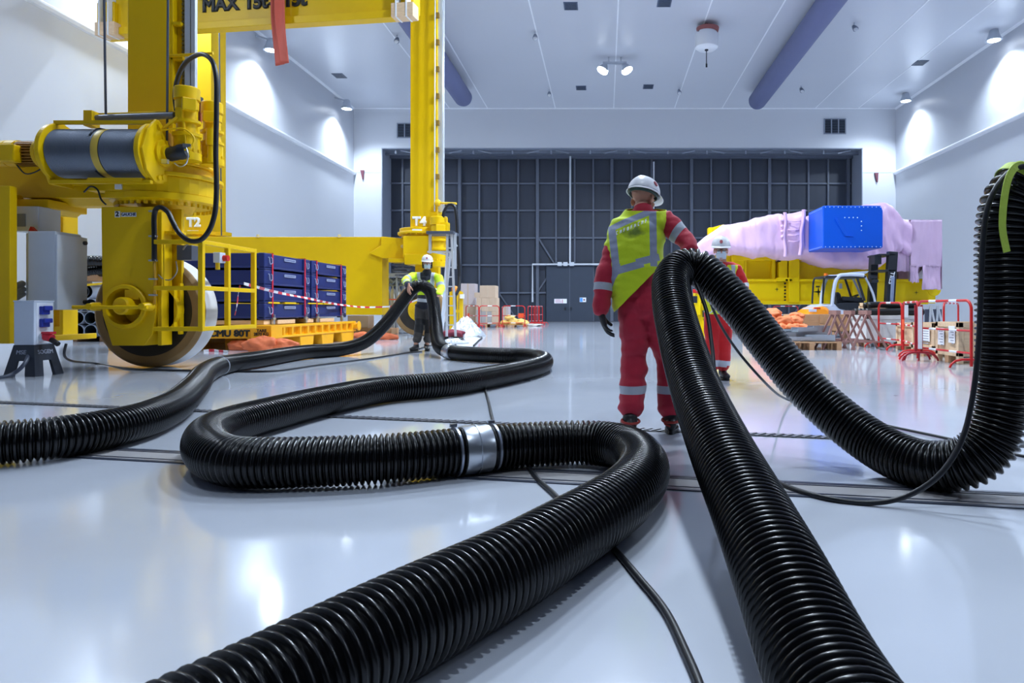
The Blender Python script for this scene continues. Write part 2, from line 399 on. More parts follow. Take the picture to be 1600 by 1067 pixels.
while x < OX1-1.5:
    t.bar((x, YB+0.3, OZ-0.1), (x, YB+0.3, OZ-0.3), 0.1); t.bar((x+0.3, YB+0.3, OZ-0.1), (x+1.1, YB+0.3, OZ-0.27), 0.07) if k % 2 == 0 else t.bar((x+1.7, YB+0.3, OZ-0.1), (x+0.9, YB+0.3, OZ-0.27), 0.07)
    x += 2.45; k += 1
obj('track_hanger', t, JAMB, dr)
# personnel door with its signs and conduits
px0, px1 = dx(854), dx(927); pz = CAM_Z+(CY-415)/FPX*YD
t = MB(); t.box((px0, YD-0.24, 0.03), (px1, YD+0.02, pz)); pd = obj('personnel_door', t, mat('dark_grey_flat_door', rgb(60, 68, 82), 0.5, spec=0.3), dr, bevel=0.02)
t = MB(); t.box((px0-0.05, YD-0.26, pz), (px1+0.05, YD, pz+0.1)); t.box(((px0+px1)/2-0.015, YD-0.25, 0.05), ((px0+px1)/2+0.015, YD-0.23, pz)); obj('door_frame', t, DOORR, pd)
t = MB(); t.box((dx(866.5), YD-0.262, CAM_Z+(CY-474)/FPX*YD), (dx(886), YD-0.24, CAM_Z+(CY-467)/FPX*YD)); s1 = obj('sign', t, PAPER, pd)
t = MB()
for i in range(3): t.box((dx(868), YD-0.268, CAM_Z+(CY-472.6+i*1.9)/FPX*YD), (dx(878-i), YD-0.26, CAM_Z+(CY-473.2+i*1.9)/FPX*YD+0.06))
t.box((dx(878.5), YD-0.268, CAM_Z+(CY-473.4)/FPX*YD), (dx(880), YD-0.26, CAM_Z+(CY-468)/FPX*YD)); obj('sign_print', t, mat('pale_red_print', rgb(206, 150, 168), 0.6), s1)
t = MB(); t.box((dx(906), YD-0.262, CAM_Z+(CY-472)/FPX*YD), (dx(916), YD-0.24, CAM_Z+(CY-465)/FPX*YD)); s2 = obj('sign', t, PAPER, pd)
t = MB(); t.box((dx(906.3), YD-0.268, CAM_Z+(CY-471.5)/FPX*YD), (dx(910.6), YD-0.26, CAM_Z+(CY-465.5)/FPX*YD)); obj('sign_print', t, mat('sky_blue_print', rgb(90, 160, 230), 0.6), s2)
t = MB(); t.cyl((dx(913), YD-0.27, CAM_Z+(CY-468.5)/FPX*YD), (dx(913), YD-0.26, CAM_Z+(CY-468.5)/FPX*YD), 0.06, n=12); obj('pictogram', t, mat('grey_red_print', rgb(150, 110, 120), 0.6), s2)
t = MB()
for x in (883.5, 893): t.box((dx(x)-0.05, YD-0.3, CAM_Z+(CY-484)/FPX*YD), (dx(x)+0.05, YD-0.24, CAM_Z+(CY-480)/FPX*YD))
obj('door_handle', t, DRK, pd)
t = MB(); zc = CAM_Z+(CY-413.5)/FPX*YD
t.tube([(dx(833), YD-0.34, CAM_Z+(CY-472)/FPX*YD), (dx(833), YD-0.34, zc), (dx(943), YD-0.34, zc)], 0.06, 8)
t.tube([(dx(891), YD-0.34, zc), (dx(891.5), YD-0.34, DZ-0.25)], 0.06, 8); t.tube([(dx(1021), YD-0.34, zc+2.2), (dx(1021), YD-0.34, DZ-0.6)], 0.05, 8)
for x in (875, 884, 894): t.box((dx(x)-0.14, YD-0.42, zc-0.1), (dx(x)+0.14, YD-0.2, zc+0.14))
obj('conduit', t, PIPEW, dr, smooth=40)

# wall grilles, ceiling grilles
for nm, a, b in (('wall_vent', (1288, 186, 1321, 209), 'dark three-bay air grille on the white wall above the right end of the hangar door'), ('wall_vent', (621, 193, 655, 215), 'dark air grille on the white wall half hidden by the yellow crane leg')):
    x0, x1 = (a[0]-CX)/FPX*YB, (a[2]-CX)/FPX*YB; z1, z0 = CAM_Z+(CY-a[1])/FPX*YB, CAM_Z+(CY-a[3])/FPX*YB
    r = thing(nm, b, 'vent', ((x0+x1)/2, YB-0.03, z0))
    t = MB(); t.box((x0, YB-0.02, z0), (x1, YB+0.02, z1)); obj('backing', t, HOLE, r)
    t = MB()
    for k in range(4):
        x = x0+(x1-x0)*k/3; t.box((x-0.03, YB-0.07, z0-0.03), (x+0.03, YB, z1+0.03))
    for z in (z0, z1): t.box((x0, YB-0.06, z-0.03), (x1, YB, z+0.03))
    obj('frame', t, JAMB, r)
    t = MB()
    for k in range(1, 9): t.box((x0, YB-0.05, z0+(z1-z0)*k/9-0.02), (x1, YB-0.01, z0+(z1-z0)*k/9+0.012))
    obj('slat', t, mat('slate_slat', rgb(72, 86, 108), 0.5), r)
VENTS = [(892, 9, 'left of the pair nearest the viewer'), (1038, 4, 'right of the pair nearest the viewer'), (908, 137, 'left of the pair beyond the twin lamps'), (1013, 135, 'right of the pair beyond the twin lamps'), (530, 118, 'beside the left wall lamps'), (1438, 98, 'beside the right wall lamps'), (1262, 4, 'close to the right round duct')]
d0 = None
for px, py, wh in VENTS[:6]:
    d = (ZC-CAM_Z)*FPX/(CY-py); x = (px-CX)/FPX*d
    if d0 is None:
        r = thing('ceiling_vent', 'small dark grille flush in the white ceiling, '+wh, 'vent', (x, d, ZC), 0, 'dark grilles in the ceiling'); d0 = r
        obj('frame', MB().box((x-0.29, d-0.36, ZC-0.03), (x+0.29, d+0.36, ZC)), mat('grey_vent_frame', rgb(96, 108, 130), 0.5), r)
        t = MB()
        for k in range(5): t.box((x-0.24, d-0.3+k*0.13, ZC-0.04), (x+0.24, d-0.24+k*0.13, ZC-0.02))
        obj('slat', t, mat('slate_slat2', rgb(44, 54, 72), 0.5), r)
    else: dup(d0, (x, d, ZC), 0, 'small dark grille flush in the white ceiling, '+wh)
# round fabric air ducts under the ceiling
DUCT = mat('blue_grey_fabric_duct', rgb(106, 112, 148), 0.7, var=0.06, vscale=2, bump=0.1, bscale=20)
for x, lab, yend in ((-7.95, 'long blue-grey round air duct under the ceiling behind the yellow crane', 38.6), (8.7, 'long blue-grey round air duct under the ceiling on the right, no crane near it', 39.2)):
    r = thing('air_duct', lab, 'duct', (x, yend, 12.6), 0, 'round air ducts under the ceiling')
    t = MB(); t.lathe((x, yend, 12.72), (x, YF+0.1, 12.72), [(0, 0.30), (0.003, 0.46), (0.006, 0.5), (1, 0.5)], 28); obj('duct_tube', t, DUCT, r, smooth=50)
    t = MB()
    for y in range(0, 39, 6):
        t.box((x-0.02, y-0.01, 13.2), (x+0.02, y+0.01, ZC)); 
    t.box((x-0.03, YF+0.2, 13.2), (x+0.03, yend-0.3, 13.24)); obj('hanger', t, JAMB, r)
# flood lamps: a housing with a glowing face, on brackets
GLOW = mat('lamp_glass', (1, 1, 1, 1), 0.3, emit=((0.86, 0.93, 1, 1), 14.0), var=0)
BODY = mat('lamp_housing', rgb(190, 198, 210), 0.4, metal=0.3)
def flood(loc, side, label, group):
    x, y, z = loc; r = thing('flood_lamp', label, 'lamp', (x, y, z), 0, group)
    t = MB(); t.lathe((x, y, z+0.62), (x, y, z+0.08), [(0, 0.12), (0.25, 0.2), (0.5, 0.22), (1, 0.34)], 20); obj('housing', t, BODY, r, smooth=40)
    t = MB(); t.ell((x, y, z+0.11), (0.31, 0.31, 0.06), 20, 8); obj('lens', t, GLOW, r, smooth=180)
    t = MB(); t.bar((x, y, z+0.55), (XL if side < 0 else XR, y, z+0.75), 0.07) if side else t.bar((x, y, z+0.6), (x, y, ZC), 0.07); obj('bracket', t, BODY, r)
    return r
NM = ('farthest', 'second from the hangar door', 'third from the hangar door', 'fourth from the hangar door', 'fifth from the hangar door')
for k, y in enumerate(SIDE_Y):
    if y > 10: flood((-15.0, y, 12.4), -1, 'glowing round flood lamp on the left wall, '+NM[k], 'flood lamps on the left wall')
    flood((17.5, y, 12.85), 1, 'glowing round flood lamp on the right wall, '+NM[k], 'flood lamps on the right wall')
# twin lamps tilted outwards on a ceiling bracket
for k, y in enumerate((34.0, 20.0, 13.5, 7.9, -0.8)):  # the second, third and last are added out of view for their light
    r = thing('twin_flood_lamp', ('bright pair of tilted flood lamps on a bracket in the middle of the ceiling', 'added second twin flood lamp along the ceiling, out of view', 'added third twin flood lamp along the ceiling, out of view', 'fourth twin flood lamp along the ceiling from the hangar door', 'added twin flood lamp out of view above the viewer, one lens dark')[k], 'lamp', (0.5, y, ZC), 0, 'twin lamps along the ceiling')
    t = MB(); t.bar((-0.1, y, 13.1), (1.1, y, 13.1), 0.12); t.bar((0.2, y, 13.1), (0.2, y, ZC-0.005), 0.06); t.bar((0.8, y, 13.1), (0.8, y, ZC-0.005), 0.06); obj('bracket', t, BODY, r)
    for s, x in ((-1, 0.05), (1, 0.95)):
        ax = Vector((s*0.5, -0.35, -1)).normalized(); c = Vector((x, y, 13.02))
        t = MB(); t.lathe(c, c+ax*0.4, [(0, 0.1), (0.4, 0.2), (1, 0.3)], 18); h = obj('housing', t, BODY, r, smooth=40)
        t = MB(); t.lathe(c+ax*0.4, c+ax*0.44, [(0, 0.28), (1, 0.2)], 18); obj('lens', t, mat('dark_lens', rgb(120, 126, 136), 0.2) if y < 0 and s < 0 else GLOW, h)
# small lamps and detectors under the ceiling
SD = [(836, 57, 'above the hangar door, upper left'), (858, 146, 'above the hangar door, lower left'), (1061, 143, 'above the hangar door, lower right'), (1335, 43, 'right of the right duct, nearer one'), (1252, 140, 'right of the right duct, farther one'), (620, 62, 'left of the yellow crane leg')]
d0 = None
for px, py, wh in SD:
    z = ZC-0.22; d = (z-CAM_Z)*FPX/(CY-py); x = (px-CX)/FPX*d; lb = 'small grey ceiling spotlight '+wh
    if d0 is None:
        d0 = r = thing('ceiling_spotlight', lb, 'spotlight', (x, d, ZC), 0, 'small spotlights under the ceiling')
        t = MB(); t.lathe((x, d+0.1, z+0.1), (x+0.02, d-0.12, z-0.12), [(0, 0.07), (0.6, 0.11), (1, 0.12)], 14); obj('housing', t, mat('slate_housing', rgb(110, 120, 140), 0.4), r, smooth=40)
        t = MB(); t.ell((x+0.02, d-0.13, z-0.13), (0.1, 0.05, 0.1), 12, 8); obj('lens', t, WHT, r, smooth=180)
        t = MB(); t.bar((x, d+0.03, z+0.02), (x, d+0.03, ZC), 0.04); obj('bracket', t, BODY, r)
    else: dup(d0, (x, d, ZC), 0, lb)
# the white drum hung under the ceiling with a red cap and a cable end
p = W(1104, 64, 30.0); r = thing('hoist_drum', 'white drum-shaped hoist with a dark red top hanging under the ceiling', 'hoist', p)
t = MB(); t.lathe(p-Vector((0, 0, 0.38)), p+Vector((0, 0, 0.38)), [(0, 0.38), (0.12, 0.5), (0.85, 0.52), (1, 0.44)], 28); obj('drum', t, WHT, r, smooth=40)
t = MB(); t.lathe(p+Vector((0.05, 0, 0.38)), p+Vector((0.05, 0, 0.56)), [(0, 0.46), (1, 0.5)], 24); obj('top_cover', t, mat('dull_red_cover', rgb(150, 92, 92), 0.6), r, smooth=40)
t = MB(); t.tube([p-Vector((0, 0, 0.38)), p-Vector((0, 0, 1.05))], 0.02, 8); t.cyl(p-Vector((0, 0, 0.42)), p-Vector((0, 0, 0.36)), 0.08); t.cyl(p-Vector((0.0, 0, 1.15)), p-Vector((0, 0, 1.0)), 0.04); obj('cable', t, DRK, r)
t = MB(); t.bar(p+Vector((0, 0, 0.5)), (p.x, p.y, ZC-0.005), 0.12); t.bar(p+Vector((-0.4, -0.3, 0.3)), p+Vector((0, 0, 0.7)), 0.05); obj('suspension', t, DRK, r)

for px, py in ((565.5, 273), (1369, 277)):
    p = W(px, py, YB-0.06); tag(obj('wall_hook', MB().prism([(p.x-0.1, p.z+0.28), (p.x+0.14, p.z+0.28), (p.x+0.1, p.z-0.3), (p.x+0.04, p.z-0.3)], 'y', YB-0.12, YB), mat('dark_red_hook', rgb(110, 60, 74), 0.5), bevel=0.01), 'small dark red bracket on the white wall %s of the hangar door' % ('left' if px < 900 else 'right'), 'bracket')
# floor drain and the steel rails sunk in the floor
def strip(nm, A, B, w, z, m, group=None):
    t = MB(); A = Vector(A); B = Vector(B); A.z = B.z = z/2; t.bar(A, B, w, z); return struct(obj(nm, t, m))
A, B = G(0, 629), G(1290, 684); e = (B-A).normalized(); A2 = A-e*9; B2 = B+e*14
n = Vector((-e.y, e.x, 0))
strip('trim_7', A2, B2, 0.11, 0.004, mat('drain_slot', rgb(24, 27, 34), 0.7))
t = MB(); k = -9.0
while k < (B-A).length+6:
    c = A+e*k; t.bar(c-n*0.05-e*0.03+Vector((0, 0, 0.006)), c+n*0.05+e*0.03+Vector((0, 0, 0.006)), 0.026, 0.006); k += 0.062
struct(obj('trim_8', t, mat('drain_grate_bar', rgb(120, 122, 132), 0.4, metal=0.5)))
A, B = G(110, 706), G(1600, 783); e = (B-A).normalized(); n = Vector((-e.y, e.x, 0))
RAILM = mat('rail_slot', rgb(70, 76, 92), 0.35, metal=0.4); RAIL2 = mat('rail_concrete', rgb(150, 148, 150), 0.5, var=0.15, vscale=5)
for k, (o_, w, m, z) in enumerate(((0, 0.26, RAIL2, 0.003), (-0.125, 0.03, RAILM, 0.006), (0.125, 0.03, RAILM, 0.006), (0.085, 0.012, RAILM, 0.006), (-0.075, 0.012, RAILM, 0.006))):
    strip('trim_%d' % (9+k), A-e*9+n*o_, B+e*14+n*o_, w, z, m)
# ------------------------------------------------------------------ corrugated hoses
HOSE = mat('black_corrugated_plastic', rgb(11, 12, 15), 0.24, spec=0.5, var=0.12, vscale=6)
HR = 0.125
def hose_mesh(path, r=HR, pitch=0.029, per=7, seg=36, amp=0.011):
    pts = catmull(path, pitch/per)
    prof = {7: [-1.0, -0.75, 0.1, 0.85, 1.0, 0.85, 0.1]}.get(per, [-0.6, 0.3, 1.0, 0.3])
    mb = MB(); radii = [r-amp+amp*prof[i % per] for i in range(len(pts))]
    mb.tube(pts, r, seg, True, radii)
    return mb
def H(px, py, z=HR+0.002): return G(px, py, z)
pathA1 = [(-5.2, 3.05, HR), H(0, 692), H(100, 682), H(200, 663), H(262, 640), H(303, 606), H(322, 582), H(350, 570), H(400, 562), H(478, 550), W(538, 545, 12.6), W(572, 533, 13.05), W(602, 506, 13.45), W(630, 470, 13.72), W(645, 452, 13.82), W(659, 446, 13.85), W(671, 454, 13.82), W(677, 472, 13.7), W(680, 500, 13.4), W(683, 527, 12.75), W(689, 543, 12.2), H(700, 549)]
c1 = [H(700, 549), H(708, 550.5)]
pathA2 = [H(708, 550.5), H(730, 553), H(770, 555), H(815, 556), H(842, 559), H(851, 564.5), H(843, 571), H(815, 579), H(765, 589), H(700, 600), H(600, 609), H(500, 628), H(420, 648), H(362, 664), H(330, 678), H(322, 694), H(335, 711), H(365, 721), H(410, 723), H(500, 721), H(600, 716.5), H(700, 707), H(721, 704.8)]
c2 = [H(721, 704.8), H(761, 700.3)]
pathA3 = [H(761, 700.3), H(775, 698.8), H(800, 696.5), H(850, 693.5), H(905, 691.5), H(950, 694), H(985, 704), H(1003, 722), H(1003, 742), H(982, 770), H(950, 795), H(870, 845), H(800, 887), H(700, 938), H(600, 990), H(500, 1046), (-0.665, 1.29, HR), (-0.77, 1.1, HR), (-1.0, 0.68, HR), (-1.3, 0.1, HR)]
ha = thing('corrugated_hose', 'long black corrugated hose snaking over the floor in three joined lengths', 'hose', H(748, 701))
for k, pth in enumerate((pathA1, pathA2, pathA3)): obj('hose_length', hose_mesh(pth), HOSE, ha, smooth=180)
def coupling(c, parent):
    a, b = c; ax = (b-a).normalized(); a = a-ax*0.004; b = b+ax*0.004; L = (b-a).length
    t = MB(); t.lathe(a, b, [(0, HR+0.004), (0.03, HR+0.006), (0.46, HR+0.006), (0.48, HR+0.011), (0.53, HR+0.011), (0.55, HR+0.004), (0.97, HR+0.004), (1, HR+0.002)], 40); k = obj('coupling', t, CHR, parent, smooth=30)
    for s in (0.0, 1.0):
        q = a.lerp(b, s)+ax*(0.03 if s else -0.03)
        t = MB(); t.lathe(q-ax*0.007, q+ax*0.007, [(0, HR+0.001), (0.1, HR+0.0045), (0.9, HR+0.0045), (1, HR+0.001)], 36); t.cbox(q+Vector((0, 0, HR+0.01))-frame_of(ax)[0]*0.03, (0.035, 0.02, 0.016), math.atan2(ax.y, ax.x)); obj('clamp', t, mat('bright_clamp', rgb(160, 166, 180), 0.3, metal=0.8), k, smooth=40)
coupling(c1, ha); coupling(c2, ha)
q = H(342, 572); dq = (H(350, 570)-H(322, 582)).normalized()
t = MB(); t.lathe(q-dq*0.01, q+dq*0.01, [(0, HR), (0.1, HR+0.005), (0.9, HR+0.005), (1, HR)], 32); obj('tie_band', t, mat('pale_tie', rgb(170, 176, 190), 0.5), ha, smooth=40)

pathB = [(0.62, -0.8, HR), (0.52, 0.0, HR), (0.46, 0.6, HR), (0.445, 1.05, HR), (0.447, 1.37, 0.13), W(1220, 900, 1.75), W(1174, 800, 2.12), W(1126, 700, 2.62), W(1085, 600, 3.3), W(1060, 515, 3.85), W(1050, 465, 4.18), W(1051, 436, 4.36), W(1066, 419, 4.46), W(1090, 419, 4.47), W(1114, 437, 4.42), W(1156, 481, 4.3), W(1200, 536, 4.15), W(1250, 596, 4.0), W(1305, 648, 3.85), W(1364, 692, 3.66), W(1420, 720, 3.44), W(1465, 729, 3.3), W(1512, 721, 3.22), W(1545, 695, 3.2), W(1562, 650, 3.2), W(1568, 590, 3.2), W(1569, 500, 3.2), W(1568, 410, 3.2), W(1570, 350, 3.2), W(1580, 312, 3.2), W(1604, 292, 3.2), W(1650, 292, 3.15), W(1710, 330, 3.05), W(1760, 420, 2.95), W(1790, 560, 2.85)]
hb = thing('corrugated_hose', 'black corrugated hose running from the lens over the red worker arm to the right edge', 'hose', (0.45, 1.38, 0))
obj('hose_length', hose_mesh(pathB), HOSE, hb, smooth=180)
# lime strap knotted round the raised hose end at the right
LIME = mat('lime_webbing', rgb(190, 214, 84), 0.6, var=0.08, vscale=20, bump=0.2, bscale=90)
c = W(1598, 294, 3.2); ax = (W(1604, 292, 3.2)-W(1580, 312, 3.2)).normalized(); a_, b_ = frame_of(ax)
t = MB(); t.grid(lambda u, v: c+ax*(v-0.5)*0.045+(a_*math.cos(2*PI*u)+b_*math.sin(2*PI*u))*(HR+0.010), 40, 1, True)
sp = [W(1598, 258, 3.1), W(1586, 262, 3.06), W(1577, 276, 3.04), W(1571, 300, 3.03), W(1567, 335, 3.03), W(1567, 360, 3.03), W(1574, 396, 3.035)]
cs = catmull(sp, 0.02)
def tail(u, v):
    i = min(len(cs)-1, int(u*(len(cs)-1))); tg = (cs[min(i+1, len(cs)-1)]-cs[max(i-1, 0)]).normalized(); w = tg.cross(Vector((0.15, -1, 0.05))).normalized()
    return cs[i]+w*(v-0.5)*0.034
t.grid(tail, len(cs)-1, 1); t.ell(W(1594, 258, 3.12), (0.03, 0.02, 0.018), 10, 6)
tag(obj('webbing_strap', t, LIME, solid=0.004), 'lime webbing strap knotted round the raised end of the black hose, tail hanging', 'strap')
# loose black cables
CAB = mat('black_cable', rgb(24, 26, 32), 0.45, var=0.1)
def cable(path, r, label, n=10, m=None):
    return tag(obj('power_cable', MB().tube(catmull(path, 0.04), r, n), m or CAB, smooth=180), label, 'cable')
z = 0.013
cable([G(757, 604, z), G(764, 630, z), G(773, 664, z), G(795, 700, z), G(825, 729, z), G(842, 750, z), G(866, 772, z), G(905, 815, z), G(955, 854, z), G(1000, 905, z), G(1040, 955, z), G(1072, 1020, z), G(1092, 1067, z), G(1112, 1130, z)], 0.012, 'black cable on the floor passing under the snaking hose towards the lens')
cable([W(1081, 426, 4.42), W(1092, 452, 4.35), W(1105, 490, 4.25), W(1113, 545, 4.1), W(1122, 610, 3.9), G(1180, 715, z), G(1222, 756, z), G(1290, 778, z), G(1360, 786, z), G(1415, 776, 0.05), W(1465, 745, 2.98), W(1502, 690, 3.0), W(1520, 620, 3.03), W(1529, 540, 3.05), W(1533, 450, 3.06), W(1536, 380, 3.06), W(1543, 325, 3.06), W(1560, 288, 3.07), W(1585, 264, 3.08), W(1630, 258, 3.1)], 0.0125, 'black cable looping along the hanging hose and across the floor at the right')
cable([W(1098, 440, 4.6), W(1122, 500, 4.75), W(1150, 545, 4.9), W(1190, 592, 5.0), G(1240, 628, z), G(1310, 648, z), G(1400, 668, z), G(1480, 685, z), G(1600, 713, z), G(1700, 730, z)], 0.010, 'thin black cable hanging behind the arched hose and running right along the floor')
cable([(-7.03, 8.91, 0.42), W(100, 553, 8.95), G(150, 568, z), G(215, 577, z), G(290, 579, z), G(350, 580, z), G(420, 580, z), G(500, 570, z), G(580, 560, z), G(640, 551, z), G(660, 549, z)], 0.016, 'black cable from the red plug of the white socket box running behind the hose')
cable([G(-60, 592, z), G(0, 590, z), W(22, 583, 8.7), W(36, 571, 8.72), W(44, 556, 8.85), W(44, 542, 8.98)], 0.024, 'thick grey cable entering the white socket box from below', m=mat('grey_cable', rgb(70, 76, 92), 0.45))
cable([G(655, 545, z), G(690, 536, z), G(720, 531, z), G(722, 528, z), G(705, 526, z), G(735, 524, z), G(752, 527, z), G(748, 532, z), G(740, 540, z)], 0.02, 'black cable coiled on the floor beside the aluminium ladder')
# ------------------------------------------------------------------ the yellow gantry crane: near leg unit with winch, far legs T2 and T4
gn = thing('gantry_crane', 'yellow rubber-tyred gantry crane with winch drum and far legs marked T2 and T4', 'crane', (-6.8, 10.4, 0))
TYRE = mat('dirty_white_tread', rgb(206, 206, 208), 0.7, var=0.14, vscale=3)
TYRED = mat('dark_tyre_wall', rgb(46, 42, 38), 0.6, var=0.3, vscale=3)
ROPE = mat('grey_wire_rope', rgb(112, 120, 134), 0.4, metal=0.5, var=0.1)
HYD = mat('black_hydraulic_hose', rgb(22, 24, 30), 0.4)
def plate_hole(mb, poly, c, r, axis_y, depth, n=64, ang0=0):
    """a plate in the x-z plane with a round hole, from y=axis_y back by depth"""
    def hit(a):
        d = (math.cos(a), math.sin(a)); best = None
        for i in range(len(poly)):
            (x1, z1), (x2, z2) = poly[i], poly[(i+1) % len(poly)]; ex, ez = x2-x1, z2-z1; den = d[0]*ez-d[1]*ex
            if abs(den) < 1e-9: continue
            t = ((x1-c[0])*ez-(z1-c[1])*ex)/den; s = ((x1-c[0])*d[1]-(z1-c[1])*d[0])/den
            if t > 0 and -1e-6 <= s <= 1+1e-6 and (best is None or t < best): best = t
        return (c[0]+d[0]*best, c[1]+d[1]*best)
    A = sorted([2*PI*k/n for k in range(n)]+[math.atan2(z-c[1], x-c[0]) % (2*PI) for x, z in poly]); m = len(A); vs = []; fs = []
    for y in (axis_y, axis_y+depth):
        for a in A: x, z = hit(a); vs.append((x, y, z))
        for a in A: vs.append((c[0]+math.cos(a)*r, y, c[1]+math.sin(a)*r))
    for k in range(m):
        k2 = (k+1) % m
        fs += [(k, k2, m+k2, m+k), (2*m+k2, 2*m+k, 3*m+k, 3*m+k2), (k2, k, 2*m+k, 2*m+k2), (m+k, m+k2, 3*m+k2, 3*m+k)]
    mb.add(vs, fs)
def wheel(x, y, z, R, w, parent):
    t = MB(); t.lathe((x, y, z), (x, y+w, z), [(0.03, R*0.74), (0, R*0.80), (0.02, R*0.93), (0.10, R*0.985), (0.16, R), (0.84, R), (0.9, R*0.985), (1, R*0.93), (1, R*0.6)], 72, False)
    t.m = [1 if i < 72*2 else (0 if 72*3 <= i < 72*7 else 1) for i in range(len(t.f))]
    for i in range(72*2, 72*4): t.m[i] = 1
    t.m = [0 if 72*4 <= i < 72*6 else (2 if i < 72*1 else 1) for i in range(len(t.f))]
    wh = obj('wheel', t, [TYRE, BROWN_STAIN, TYRED], parent, smooth=30)
    t = MB(); t.lathe((x, y+0.02, z), (x, y+w, z), [(0, R*0.75), (0.05, R*0.60), (0.12, R*0.50), (0.12, R*0.2)], 60, False); t.lathe((x, y+w*0.5, z), (x, y+w-0.02, z), [(0, R*0.74), (1, R*0.8)], 48); obj('wheel_wall', t, TYRED, wh, smooth=30)
    t = MB(); t.lathe((x, y-0.02, z), (x, y+0.2, z), [(0, R*0.40), (0.15, R*0.44), (0.5, R*0.44), (0.55, R*0.5), (1, R*0.5)], 48); t.lathe((x, y-0.1, z), (x, y, z), [(0, R*0.2), (0.6, R*0.22), (1, R*0.25)], 32)
    for k in range(10):
        a = 2*PI*k/10; t.cyl((x+math.cos(a)*R*0.33, y-0.05, z+math.sin(a)*R*0.33), (x+math.cos(a)*R*0.33, y, z+math.sin(a)*R*0.33), 0.03, n=6)
    obj('rim', t, YEL2, wh, smooth=30)
wheel(-6.78, 10.12, 0.835, 0.83, 0.44, gn)

# --- wheel fork: front plate with bored hub, side web, label
YP = 9.75
fx = lambda px, d=YP: (px-CX)/FPX*d
fz = lambda py, d=YP: CAM_Z+(CY-py)/FPX*d
poly = [(fx(158), fz(323)), (fx(243), fz(323)), (fx(243), fz(490)), (fx(238), fz(522)), (fx(225), fz(540)), (fx(175), fz(540)), (fx(160), fz(492))]
hc = (fx(197), fz(479))
t = MB(); plate_hole(t, list(reversed(poly)), hc, 0.255, YP, 0.30); fork = obj('wheel_fork', t, YEL, gn, bevel=0.008)
t = MB(); t.lathe((hc[0], YP-0.055, hc[1]), (hc[0], YP+0.03, hc[1]), [(0, 0.258), (0.0, 0.305), (0.2, 0.315), (1, 0.315)], 48, False)
t.lathe((hc[0], YP+0.03, hc[1]), (hc[0], YP-0.055, hc[1]), [(0, 0.25), (1, 0.258)], 48, False); obj('hub_ring', t, YEL, fork, smooth=30)
t = MB(); t.lathe((hc[0]+0.02, YP-0.16, hc[1]+0.01), (hc[0]+0.06, YP+0.36, hc[1]), [(0, 0.105), (0.04, 0.125), (0.7, 0.13), (0.72, 0.25), (1, 0.25)], 36); t.cbox((hc[0]+0.1, YP+0.12, hc[1]+0.17), (0.2, 0.3, 0.14)); obj('axle_end', t, YEL, fork, smooth=30)
t = MB(); t.cyl((fx(131), YP-0.2, fz(480)), (fx(245), YP-0.2, fz(480)), 0.028, n=14)
for s in (-1, 1): t.lathe((hc[0]+s*0.37, YP-0.02, hc[1]), (hc[0]+s*0.37, YP-0.23, hc[1]), [(0, 0.06), (0.6, 0.06), (0.8, 0.045), (1, 0.045)], 16)
obj('locking_bar', t, YEL, fork, smooth=30)
t = MB(); t.box((fx(243)+0.0, YP+0.04, fz(540)), (fx(243)+0.06, YP+0.28, fz(330))); 
t.prism([(YP+0.30, fz(323)), (YP+0.62, fz(323)), (YP+0.62, 1.75), (YP+0.30, 1.7)], 'x', fx(158)+0.02, fx(243)-0.02)
t.box((fx(160), YP+0.85, 0.75), (fx(205), YP+1.0, 2.3))
t.lathe((hc[0]+0.25, YP+0.2, 0.86), (hc[0]+0.25, YP+0.4, 0.86), [(0, 0.36), (0.8, 0.36), (1, 0.30)], 40)
obj('fork_web', t, YEL, fork, bevel=0.008)
t = MB(); x0, x1 = fx(243)+0.06, fx(243)+0.16
t.box((x0-0.05, YP+0.34, 0.62), (x1, YP+0.40, 2.35)); t.box((x0-0.05, YP+0.10, 1.96), (x1+0.06, YP+0.36, 2.0)); t.box((x0-0.05, YP+0.2, 0.55), (x0+0.08, YP+0.36, 1.2))
t.box((x1-0.02, YP+0.28, 0.5), (x1+0.02, YP+0.36, 1.25)); obj('stiffener', t, YEL, fork, bevel=0.006)
t = MB(); t.box((fx(180), YP-0.012, fz(339.5)), (fx(188), YP, fz(330))); t.box((fx(190), YP-0.012, fz(338.5)), (fx(213), YP, fz(332))); lb = obj('label_plate', t, WHT, fork)
text_part('label_text', '2', (fx(184), YP-0.014, fz(334.8)), 0.095, INK, lb, bold=0.003)
text_part('label_text', 'GAUCHE', (fx(201.5), YP-0.014, fz(335.3)), 0.062, mat('blue_lettering', rgb(30, 50, 90), 0.5), lb, bold=0.001, sx=0.82)
# --- slewing ring, housing and machinery above the fork
cx, cy = -6.70, 10.45
t = MB(); t.lathe((cx, cy, 2.32), (cx, cy, 2.44), [(0, 0.33), (0.3, 0.34), (1, 0.38)], 48)
t.lathe((cx, cy, 2.44), (cx, cy, 2.56), [(0, 0.66), (0.25, 0.72), (1, 0.72)], 64)
for k in range(40):
    a = 2*PI*k/40; t.cyl((cx+math.cos(a)*0.64, cy+math.sin(a)*0.64, 2.39), (cx+math.cos(a)*0.64, cy+math.sin(a)*0.64, 2.45), 0.03, n=6)
slew = obj('slewing_ring', t, YEL, gn, smooth=30)
def ring_box(z0, z1, r, x0):
    pts = [(x0, cy-r), (cx, cy-r)]+[(cx+r*math.sin(a*PI/16), cy-r*math.cos(a*PI/16)) for a in range(1, 16)]+[(cx, cy+r), (x0, cy+r)]
    return [pts, z0, z1]
t = MB()
